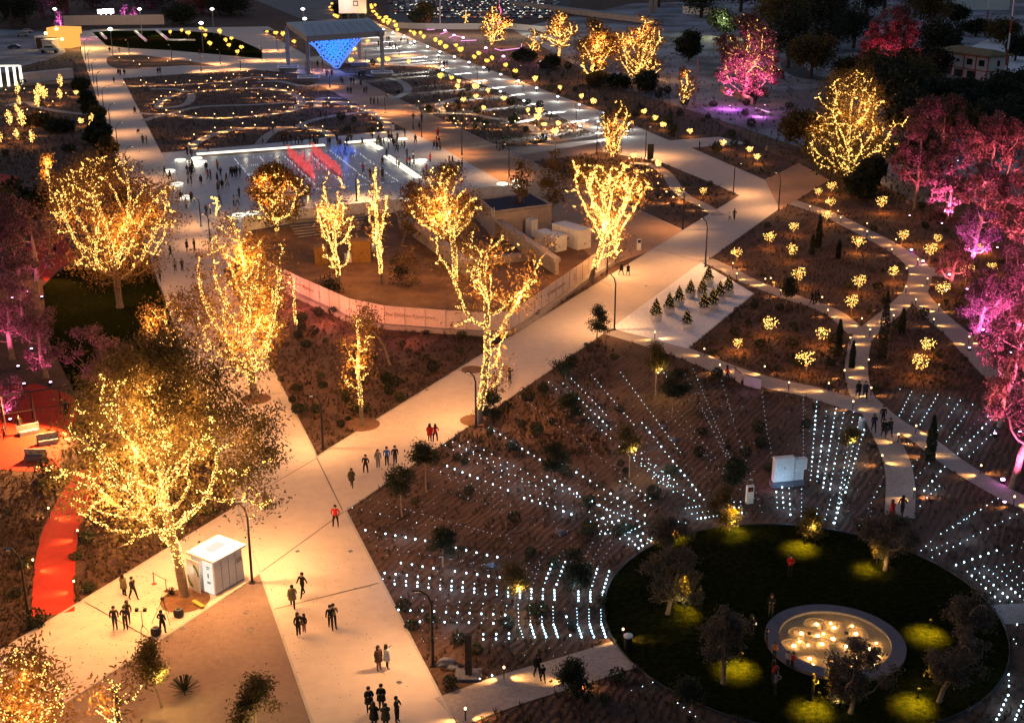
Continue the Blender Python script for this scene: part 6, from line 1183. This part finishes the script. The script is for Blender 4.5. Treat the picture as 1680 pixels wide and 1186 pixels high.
# ================================================================ PEOPLE
def person_mesh(pose, seed):
    J = {}; E = []
    hz = 1.0
    def add(k, p, r, par=None):
        J[k] = (Vector(p), r); 
        if par: E.append((par, k))
    st = {'stand': .0, 'walk': .28, 'phone': .04, 'wide': .16, 'child': .1, 'raise': .05}[pose]
    add('pelvis', (0, 0, hz), .15); add('waist', (0, 0, 1.12), .135, 'pelvis'); add('chest', (0, .0, 1.32), .16, 'waist'); add('neck', (0, 0, 1.49), .06, 'chest'); add('head', (0, -.02, 1.6), .095, 'neck'); add('crown', (0, -.01, 1.70), .085, 'head')
    for s, n in ((-1, 'l'), (1, 'r')):
        f = st * s * (1 if pose == 'walk' else 0); w_ = .09 + (.08 if pose == 'wide' else 0)
        add('hip' + n, (s * .09, 0, .95), .11, 'pelvis'); add('knee' + n, (s * w_, -f * .55 - .02, .52), .075, 'hip' + n); add('ank' + n, (s * (w_ + .01), -f + (.05 if f < 0 else 0), .09), .05, 'knee' + n); add('toe' + n, (s * (w_ + .03), -f - .14, .04), .042, 'ank' + n)
        add('sh' + n, (s * .19, 0, 1.42), .075, 'chest')
        if pose == 'phone': el, ha = (s * .25, -.08, 1.16), (s * .07, -.30, 1.25)
        elif pose == 'raise': el, ha = (s * .28, -.2, 1.36), (s * .08, -.38, 1.58)
        elif pose == 'walk': el, ha = (s * .26, .10 * s, 1.15), (s * .27, -.02 - .2 * -s, .93)
        elif pose == 'wide': el, ha = (s * .3, .05, 1.16), (s * .22, -.12, .98)
        else: el, ha = (s * .25, .03, 1.15), (s * .25, -.06, .90)
        add('elb' + n, el, .055, 'sh' + n); add('hand' + n, ha, .04, 'elb' + n)
    ks = list(J); me = bpy.data.meshes.new('tmp'); me.from_pydata([tuple(J[k][0]) for k in ks], [(ks.index(a), ks.index(b)) for a, b in E], [])
    ob = bpy.data.objects.new('tmp', me); C.objects.link(ob); md = ob.modifiers.new('s', 'SKIN')
    for i, k in enumerate(ks): me.skin_vertices[0].data[i].radius = (J[k][1], J[k][1] * (.72 if k in ('chest', 'waist', 'pelvis') else 1)); me.skin_vertices[0].data[i].use_root = (k == 'pelvis')
    sb = ob.modifiers.new('u', 'SUBSURF'); sb.levels = 1
    dg = bpy.context.evaluated_depsgraph_get(); ev = bpy.data.meshes.new_from_object(ob.evaluated_get(dg)); bpy.data.objects.remove(ob)
    hands = [J['handl'][0], J['handr'][0]]; ev.materials.clear()
    for k in ('skin',): pass
    for m_ in (M['skin'], CM['black'], CM['black'], M['shoe']): ev.materials.append(m_)
    for p in ev.polygons:
        c = p.center; i = 1
        if c.z > 1.5 and abs(c.x) < .13: i = 0
        elif min((c - h).length for h in hands) < .07: i = 0
        elif c.z < .11: i = 3
        elif c.z < .93 and abs(c.x) < .215: i = 2
        p.material_index = i; p.use_smooth = True
    ev.name = 'body'; return ev, J
PM = {k: person_mesh(k, 1) for k in ('stand', 'walk', 'phone', 'wide', 'raise')}
def hair_mesh(long):
    mb = MB(); prof = [(.105, -.02), (.118, .05), (.11, .12), (.07, .165), (.01, .18)]
    if long: prof = [(.10, -.28), (.12, -.15), (.12, -.02)] + prof[1:]
    mb.lathe(prof, (0, .028, 1.60), 10); me = mb.mesh('hair', M['hair'])
    for p in me.polygons: p.use_smooth = True
    return me
HM = {0: hair_mesh(False), 1: hair_mesh(True)}
mb = MB(); mb.lathe([(.27, .66), (.24, .95), (.20, 1.15), (.235, 1.38), (.10, 1.5)], n=12, sy=.78); coatm = mb.mesh('coat', CM['black'])
mb = MB(); mb.box((0, .22, 1.25), (.3, .16, .42), top=.85); packm = mb.mesh('backpack', CM['dark'])
mb = MB(); mb.box((0, -.36, 1.3), (.08, .015, .15)); phm = mb.mesh('phone', M['lit'])
mb = MB(); mb.box((.3, 0, .85), (.12, .3, .26), top=.9); bagm = mb.mesh('shoulder_bag', CM['brown'])
for m_ in (coatm,):
    for p in m_.polygons: p.use_smooth = True
cache = {}
def person(c, x, y, top, leg='black', pose=None, face=None, lab=None, h_=1.0, coat=False, long=None, pack=False, shoe=None, bag=False, group=None):
    px, py = K(c, x, y); g = G(px, py); s = scale_at(g); g.z = .05 if free(g.x, g.y) is False else 0
    pose = pose or rnd.choice(['stand', 'stand', 'walk', 'walk', 'phone']); face = rnd.uniform(0, 2 * PI) if face is None else R(face); long = rnd.random() < .45 if long is None else long
    hat = near(px, py)
    if lab is None:
        lab = 'person in %s top standing or walking %s' % (top, hat); group = 'people ' + hat
    r = empty('person', g, face, lab, 'person', group); h_ *= 1.03; r.scale = (h_ * 1.05, h_ * 1.05, h_)
    if s < 8: r.scale = (h_ * 1.25, h_ * 1.25, h_)
    me, J = PM[pose]
    b = link('body', me, r)
    for i, m_ in ((1, CM[top]), (2, CM[leg]), (3, M['wshoe'] if shoe else M['shoe'])): b.material_slots[i].link = 'OBJECT'; b.material_slots[i].material = m_
    link('hair', HM[1 if long else 0], r)
    if coat: o = link('coat', coatm, r); o.material_slots[0].link = 'OBJECT'; o.material_slots[0].material = CM[top]
    if pack: link('backpack', packm, r)
    if bag: link('shoulder_bag', bagm, r)
    if pose in ('phone',) and lab.find('phone') >= 0: link('phone', phm, r)
    return r
Q = person
Q('b2', 1128, 535, 'red', pose='stand', face=170, lab='long haired person in red coat, left of the pair in red', coat=True, long=True)
Q('b2', 1163, 537, 'red', pose='wide', face=200, lab='person in red jacket, right of the pair in red', long=True)
Q('b2', 713, 742, 'black', pose='wide', face=-20, lab='person in black jacket and white shoes, first of four walkers', shoe=1)
Q('b2', 793, 708, 'grey', 'grey', pose='stand', face=20, lab='person in grey tracksuit with a dark backpack, second of four walkers', pack=True, shoe=1)
Q('b2', 850, 690, 'blue', pose='stand', face=0, lab='person in bright blue jacket, third of four walkers', long=False)
Q('b2', 903, 683, 'black', 'dark', pose='stand', face=10, lab='person in black parka, last of four walkers', shoe=1, long=False)
Q('b2', 622, 828, 'olive', pose='walk', face=0, lab='person in dark olive coat walking alone behind four walkers', long=True, coat=True, h_=.95)
Q('b2', 518, 1085, 'red', pose='wide', face=-10, lab='man in open red jacket standing alone on the slab joint', long=False, h_=1.05)
Q('b2', 68, 985, 'brown', pose='phone', face=20, lab='person in brown fur coat and white shoes by the kiosk lamp post', coat=True, shoe=1, h_=.95)
Q('b2', 1558, 220, 'black', pose='stand', face=100, lab='person in black beside the V shaped tree trunk', long=False)
Q('b2', 1645, 160, 'black', 'denim', pose='raise', face=150, lab='person in black raising both hands to take a picture')
Q('b6', 304, 366, 'black', pose='walk', face=-30, lab='person in black with white collar walking near the slab joint', long=False, h_=1.05)
Q('b6', 240, 442, 'khaki', pose='walk', face=190, lab='person in khaki coat walking away near the slab joint', coat=True, h_=1.02)
Q('b6', 277, 625, 'black', pose='stand', face=40, lab='person in black with a bag beside a smaller companion', bag=True, shoe=1)
Q('b6', 315, 604, 'black', 'pink', pose='stand', face=-30, lab='smaller companion with pink trousers on the avenue', h_=.82, shoe=1)
Q('b6', 486, 575, 'black', pose='walk', face=10, lab='person in black walking on the left of a close couple', long=False)
Q('b6', 506, 566, 'khaki', pose='walk', face=15, lab='person in khaki jacket on the right of a close couple', long=False)
Q('b6', 797, 845, 'brown', 'pink', pose='stand', face=40, lab='person in reddish brown coat looking at a companion in white', coat=True, long=True)
Q('b6', 850, 836, 'white', pose='raise', face=110, lab='long haired person in white jacket holding up a phone', coat=True, long=True)
Q('b6', 735, 1118, 'black', pose='phone', face=20, lab='man in black coat on the left of the group of five', coat=True, long=False)
Q('b6', 815, 1100, 'black', pose='phone', face=0, lab='man in black coat at the back of the group of five', coat=True, long=False)
Q('b6', 768, 1225, 'black', pose='phone', face=170, lab='person in long black coat with back turned, front of the group of five', coat=True, long=True, h_=1.05)
Q('b6', 843, 1225, 'olive', pose='phone', face=190, lab='person in dark olive jacket with back turned, front of the group of five', coat=True, long=False)
Q('b6', 915, 1182, 'olive', pose='phone', face=60, lab='man in dark olive jacket on the right of the group of five', long=False)
Q('b5', 808, 366, 'khaki', pose='stand', face=150, lab='person in long khaki coat beside a companion in a dark cap', coat=True, long=True)
Q('b5', 868, 387, 'black', pose='walk', face=60, lab='person in black with cap walking past the barrier rope', long=False)
Q('b5', 750, 582, 'dark', 'denim', pose='stand', face=10, lab='person in dark jacket on the left of three bystanders', long=False)
Q('b5', 818, 580, 'navy', pose='phone', face=0, lab='person in navy puffer jacket in front of three bystanders', long=False)
Q('b5', 834, 545, 'olive', pose='stand', face=0, lab='person in olive coat at the back of three bystanders', long=True)
Q('b5', 1058, 606, 'navy', pose='wide', face=160, lab='busker in navy jacket beside a round black speaker', long=False)
Q('a7', 707, 600, 'black', pose='walk', face=60, lab='person in long black coat with a bag, left of a couple near the hoarding', coat=True, bag=True)
Q('a7', 752, 603, 'black', pose='walk', face=20, lab='person in short black coat, right of a couple near the hoarding', coat=True, h_=.88)
Q('a7', 1440, 245, 'black', pose='walk', face=160, lab='person in black walking with a child at the upper promenade', long=False)
Q('a7', 1410, 244, 'white', 'black', pose='walk', face=100, lab='small child with a white top beside a person in black', h_=.72)
Q('a8', 283, 795, 'black', lab='person in black on the left of three close walkers', pose='walk', face=90)
Q('a8', 303, 790, 'dark', lab='person in dark coat in the middle of three close walkers', pose='walk', face=100)
Q('a8', 322, 785, 'black', lab='person in black on the right of three close walkers', pose='walk', face=80)
Q('b4', 582, 250, 'black', lab='person in black, left of a pair at the upper path crossing', pose='walk', face=0, coat=True)
Q('b4', 627, 253, 'dark', lab='person in dark coat, right of a pair at the upper path crossing', pose='walk', face=0, coat=True)
Q('b4', 683, 470, 'navy', lab='person in navy walking apart on the left of a group of four', pose='walk', face=0)
Q('b4', 747, 505, 'black', lab='person in black at the front of a group of four', pose='walk', face=0, coat=True)
Q('b4', 786, 498, 'dark', lab='person in dark grey on the right of a group of four', pose='walk', face=10, coat=True)
Q('b4', 742, 415, 'black', lab='person in black at the back of a group of four', pose='stand', face=0)
Q('b4', 866, 1012, 'dark', lab='person in dark coat beside a person in red on the curved path', pose='walk', face=150, long=True)
Q('b4', 800, 1040, 'red', 'red', lab='person in bright red coat leaning at the curved path end', pose='walk', face=40, coat=True)
Q('b3', 1393, 142, 'red', 'dark', lab='person in red top beside the curved lilac sign', pose='walk', face=90)
Q('b7', 165, 900, 'black', lab='person in black with a child on the short path', pose='walk', face=20)
Q('b7', 200, 922, 'black', lab='child in black on the short path', pose='walk', face=20, h_=.7)
Q('b8', 140, 237, 'red', 'black', lab='person in red top alone on the dark lawn', pose='phone', face=0)
for x, y, cl, lab, hh in [(15, 500, 'black', 'person in black with light hands at the left of the basin', 1), (40, 772, 'orange', 'child in orange top leaning on the basin rim', .7), (125, 830, 'lgrey', 'child in lilac grey top at the basin rim', .7), (155, 838, 'red', 'child in dark red top at the basin rim', .7), (30, 940, 'red', 'person in red with a white hat below the basin', 1), (45, 1000, 'grey', 'person in grey below the basin', 1), (285, 1030, 'black', 'person in black with a white waistband below the basin', 1)]:
    Q('b8', x, y, cl, 'dark', lab=lab, h_=hh, pose='phone' if hh == 1 else 'stand')
Q('b7', 1550, 640, 'black', lab='person in black checking a glowing phone on the lawn', pose='phone', face=30); Q('b7', 1648, 700, 'black', lab='person in black crouching by the olive tree right of the phone user', pose='stand', h_=.8); Q('b7', 1215, 450, 'dark', lab='person in dark clothes near the large silvery olive', pose='stand', face=0)
pal = ['black', 'black', 'black', 'dark', 'navy', 'grey', 'brown', 'olive', 'dark', 'black', 'red', 'lgrey']
for c, L in {'a1': [(1215, 1010), (1243, 1020), (1350, 990), (1410, 1100), (1243, 1125), (1255, 1118), (1070, 1145), (1350, 1165), (1367, 1165), (1432, 1150), (1505, 1150), (1535, 1140), (1410, 1186), (1470, 1190), (740, 545), (768, 490), (782, 492), (808, 490), (875, 740), (928, 935), (953, 940), (525, 340), (712, 340), (775, 345), (1295, 358), (1025, 482), (1040, 480)],
             'a2': [(460, 500), (492, 497), (553, 540), (562, 552), (617, 545), (635, 548), (680, 558), (597, 610), (615, 612), (703, 612), (718, 605), (743, 680), (765, 682), (790, 682), (1020, 780), (1075, 790), (1020, 845), (1060, 845), (860, 900), (878, 910), (917, 920), (800, 950), (812, 960), (858, 985), (910, 985), (922, 990), (980, 1025), (1020, 1040), (995, 1090), (1025, 1090), (1155, 970), (1175, 975), (1195, 980), (1130, 1055), (1253, 1075), (1275, 1075), (690, 950), (535, 955), (548, 958), (525, 920), (578, 985), (480, 945), (468, 945), (350, 965), (385, 950), (400, 950), (298, 935), (275, 935), (228, 930), (45, 930), (112, 865), (250, 830), (420, 765), (455, 770), (255, 680), (335, 480), (400, 435), (430, 430), (850, 270), (862, 270), (885, 315), (868, 310), (903, 318), (1190, 430), (1220, 435), (1238, 435), (1510, 475), (740, 1160), (695, 1125), (850, 640), (670, 505), (365, 520), (940, 280), (985, 285), (795, 300), (1580, 985), (1560, 975), (1610, 970), (1600, 975), (1285, 635)],
             'a3': [(75, 600), (1650, 1000), (1215, 975)], 'a5': [(1240, 130), (1250, 132), (1475, 30), (1208, 170), (1340, 215), (1365, 205), (1215, 450), (1262, 445), (1108, 490), (1138, 578), (1183, 575), (1040, 640), (1008, 510), (320, 535), (265, 460), (360, 470)]}.items():
    for x, y in L: Q(c, x, y, rnd.choice(pal), rnd.choice(['black', 'dark', 'denim', 'black']), coat=rnd.random() < .35)
for k in range(46):
    x0, x1, y0, y1 = [(275, 395, 268, 350), (400, 640, 228, 242), (600, 770, 222, 300)][k % 3]; px = rnd.uniform(x0, x1); py = rnd.uniform(y0, y1)
    Q('f', px, py, rnd.choice(pal), rnd.choice(['black', 'dark', 'denim']), coat=rnd.random() < .35)
    if k % 2: Q('f', px + rnd.uniform(4, 6), py + rnd.uniform(-.6, .6), rnd.choice(pal), rnd.choice(['black', 'dark', 'denim']), coat=rnd.random() < .35)
Q('a2', 1105, 1120, 'red', 'red', lab='child in red beside the tiny sapling on the plaza', pose='stand', h_=.85); Q('a2', 925, 1095, 'khaki', lab='person in khaki sitting on a slanting light strip', pose='stand', h_=.8); Q('a1', 1412, 1105, 'orange', 'brown', lab='person in orange trousers before the long bench', pose='stand')
for x, y, cl, lab in [(33, 713, 'black', 'dancer couple half in black on the red terrace'), (8, 722, 'dark', 'crouching photographer at the left edge of the red terrace'), (110, 687, 'black', 'person in black at the swing frame on the red terrace'), (144, 714, 'black', 'seated person in dark clothes under the huge tree edge')]:
    Q('f', x, y, cl, lab=lab, pose='stand', h_=.75 if 'crouch' in lab or 'seated' in lab else 1.05, face=30)
# busker gear, rope barrier, stroller
mb = MB(); mb.lathe([(.28, 0), (.36, .12), (.36, .42), (.25, .55)], n=14); sp = mb.mesh('speaker_body', M['steel'])
for (x, y), lab in [((1160, 492), 'round black speaker on the rim of the big tree pit'), ((1012, 612), 'round black speaker at the feet of the busker')]:
    r = empty('speaker', G(*K('b5', x, y)), 0, lab, 'speaker'); link('body', sp, r); mb = MB(); mb.torus((0, 0, .56), .2, .03, 16, 4); mb.build('grille_ring', M['grey'], r)
g = G(*K('b5', 930, 605)); r = empty('light_stand', g, 0, 'thin stand with two small dark heads among the bystanders', 'light stand')
mb = MB(); mb.tube([(0, 0, .5), (0, 0, 1.75)], .025, 5); [mb.tube([(.4 * math.cos(a), .4 * math.sin(a), 0), (0, 0, .7)], .018, 4) for a in (0.3, 2.4, 4.5)]; mb.build('tripod', M['steel'], r)
for s in (-1, 1): mb = MB(); mb.box((s * .28, 0, 1.85), (.22, .2, .22)); mb.tube([(0, 0, 1.75), (s * .28, 0, 1.78)], .02, 4); mb.build('head', M['steel'], r)
r = empty('microphone_stand', G(*K('b5', 1068, 520)), 0, 'tilted microphone stand with long thin legs by the tree pit', 'microphone stand'); mb = MB(); [mb.tube([(.9 * math.cos(a), .9 * math.sin(a), 0), (0, 0, 1.7)], .02, 4) for a in (-.9, 1.5, 3.6)]; mb.build('tripod', M['steel'], r); mb = MB(); mb.box((0, 0, 1.75), (.25, .2, .16)); mb.build('head', M['steel'], r)
r = empty('rope_barrier', G(*K('b5', 1000, 285)), 0, 'rope barrier between two thin posts before the huge tree', 'barrier'); o0 = r.location; a_, b_ = Vector(), G(*K('b5', 1080, 330)) - o0
for p in (a_, b_): mb = MB(); mb.tube([p, p + Vector((0, 0, 1.0))], .035, 6); mb.lathe([(.2, 0), (.2, .04)], tuple(p), 12); mb.build('post', M['redtrim'], r)
mb = MB(); mb.tube([a_ + Vector((0, 0, .95)), (a_ + b_) / 2 + Vector((0, 0, .9)), b_ + Vector((0, 0, .95))], .025, 5); mb.build('rope', M['redtrim'], r)
A, B = G(*K('b5', 1255, 408)), G(*K('b5', 1320, 447)); d = B - A; mb = MB(); mb.box((0, 0, .2), (d.length, .28, .12)); mb.box((-d.length * .4, 0, .08), (.1, .28, .16)); mb.box((d.length * .4, 0, .08), (.1, .28, .16)); o = mb.build('yellow_bench', mat('yellow_paint', (.6, .4, .05), .5), None, (A + B) / 2); o.rotation_euler.z = math.atan2(d.y, d.x); tag(o, 'low yellow topped plank seat on the tree pit rim', 'bench')
for x, y in [(1600, 465), (1625, 580)]:
    p = G(*K('b5', x, y)); mb = MB(); mb.torus((0, 0, 0), .28, .03, 4, 4); o = mb.build('manhole_frame', M['edge'], None, p + Vector((0, 0, .03))); o.rotation_euler.z = .5; tag(o, 'square pale manhole frame in the gravel court', 'manhole', 'two manhole frames')
r = empty('stroller', G(*K('a1', 897, 866)), 0, 'dark baby stroller pushed along the avenue', 'stroller'); mb = MB(); mb.box((0, 0, .6), (.5, .8, .45), top=.7); mb.build('seat', CM['black'], r)
for sx in (-.25, .25):
    for sy in (-.35, .35): mb = MB(); mb.torus((sx, sy, .15), .13, .03, 10, 4, M=Matrix.Rotation(R(90), 3, 'Y')); mb.build('wheel', M['steel'], r)
mb = MB(); mb.tube([(-.25, .4, .7), (-.25, .7, 1.05), (.25, .7, 1.05), (.25, .4, .7)], .02, 5); mb.build('handle', M['steel'], r)
print('objects', len(sc.objects), 'lights', len([o for o in sc.objects if o.type == 'LIGHT']))

for pts, lab in [([(697, 48), (703, 51), (713, 50), (716, 46)], 'first short violet light strip beyond the heart trees'), ([(722, 58), (734, 54)], 'second short violet light strip beyond the heart trees'), ([(737, 64), (745, 60), (758, 63)], 'bent violet light strip beyond the heart trees'), ([(756, 69), (782, 68)], 'straight violet light strip before the round golden tree'), ([(812, 82), (822, 85), (855, 81), (856, 74)], 'long bent violet light strip near the golden conical tree'), ([(1240, 180), (1262, 187)], 'violet light strip on the ground right of the magenta tree')]:
    P0 = [G(*p) for p in pts]; r = empty('violet_strip', P0[0], 0, lab, 'light strip'); mb = MB(); mb.tube([p - P0[0] + Vector((0, 0, .35)) for p in P0], .13, 5); mb.build('glowing_tube', M.setdefault('violet', emis('violet_tube', (1, .45, .85), 1.4)), r)
    mb = MB(); [mb.box(((p - P0[0]).x, (p - P0[0]).y, .15), (.25, .25, .3)) for p in P0]; mb.build('foot', M['grey'], r); lamp('POINT', (P0[0] + P0[-1]) / 2 + Vector((0, -1.5, 2)), 260, (1, .3, .7), .4)

# fallen leaves and small drains on the paving
rg = np.random.default_rng(91); Cs = []
for (px, py), n, sd in [((303, 978), 420, 4.5), ((418, 650), 300, 4), ((783, 695), 260, 4), ((594, 698), 160, 3), ((500, 800), 160, 9), ((560, 1000), 220, 8), ((200, 1010), 160, 6), ((900, 560), 160, 8), ((1100, 400), 120, 8), ((260, 1120), 120, 5)]:
    g = G(px, py); Cs += [(g.x + rg.normal() * sd, g.y + rg.normal() * sd, .066) for _ in range(n)]
Cs = np.array(Cs); n = len(Cs); a = rg.uniform(0, 6.28, n); u = np.c_[np.cos(a), np.sin(a), np.zeros(n)] * .07; v = np.c_[-np.sin(a), np.cos(a), rg.uniform(0, .6, n)] * .035
tag(link('fallen_leaves', npmesh('fallen_leaves', np.stack([Cs - u, Cs - v * [1, 1, 0], Cs + u, Cs + v], 1).reshape(-1, 3), np.arange(n * 4).reshape(-1, 4), M['dbark'])), 'fallen leaves scattered over the paving under the lit trees', 'leaves', None, 'stuff')
for x, y in [(488, 905), (655, 1120), (575, 905), (430, 770), (700, 640), (300, 1030), (880, 520), (1060, 470)]:
    mb = MB(); mb.box((0, 0, .06), (.32, .32, .02)); [mb.box((0, k * .07, .073), (.26, .025, .006), 0, 1) for k in (-1, 0, 1)]; o = mb.build('drain_cover', [M['grey'], M['joint']], None, G(x, y)); o.rotation_euler.z = .6; tag(o, 'square drain cover ' + near(x, y), 'drain cover', 'small drain covers')
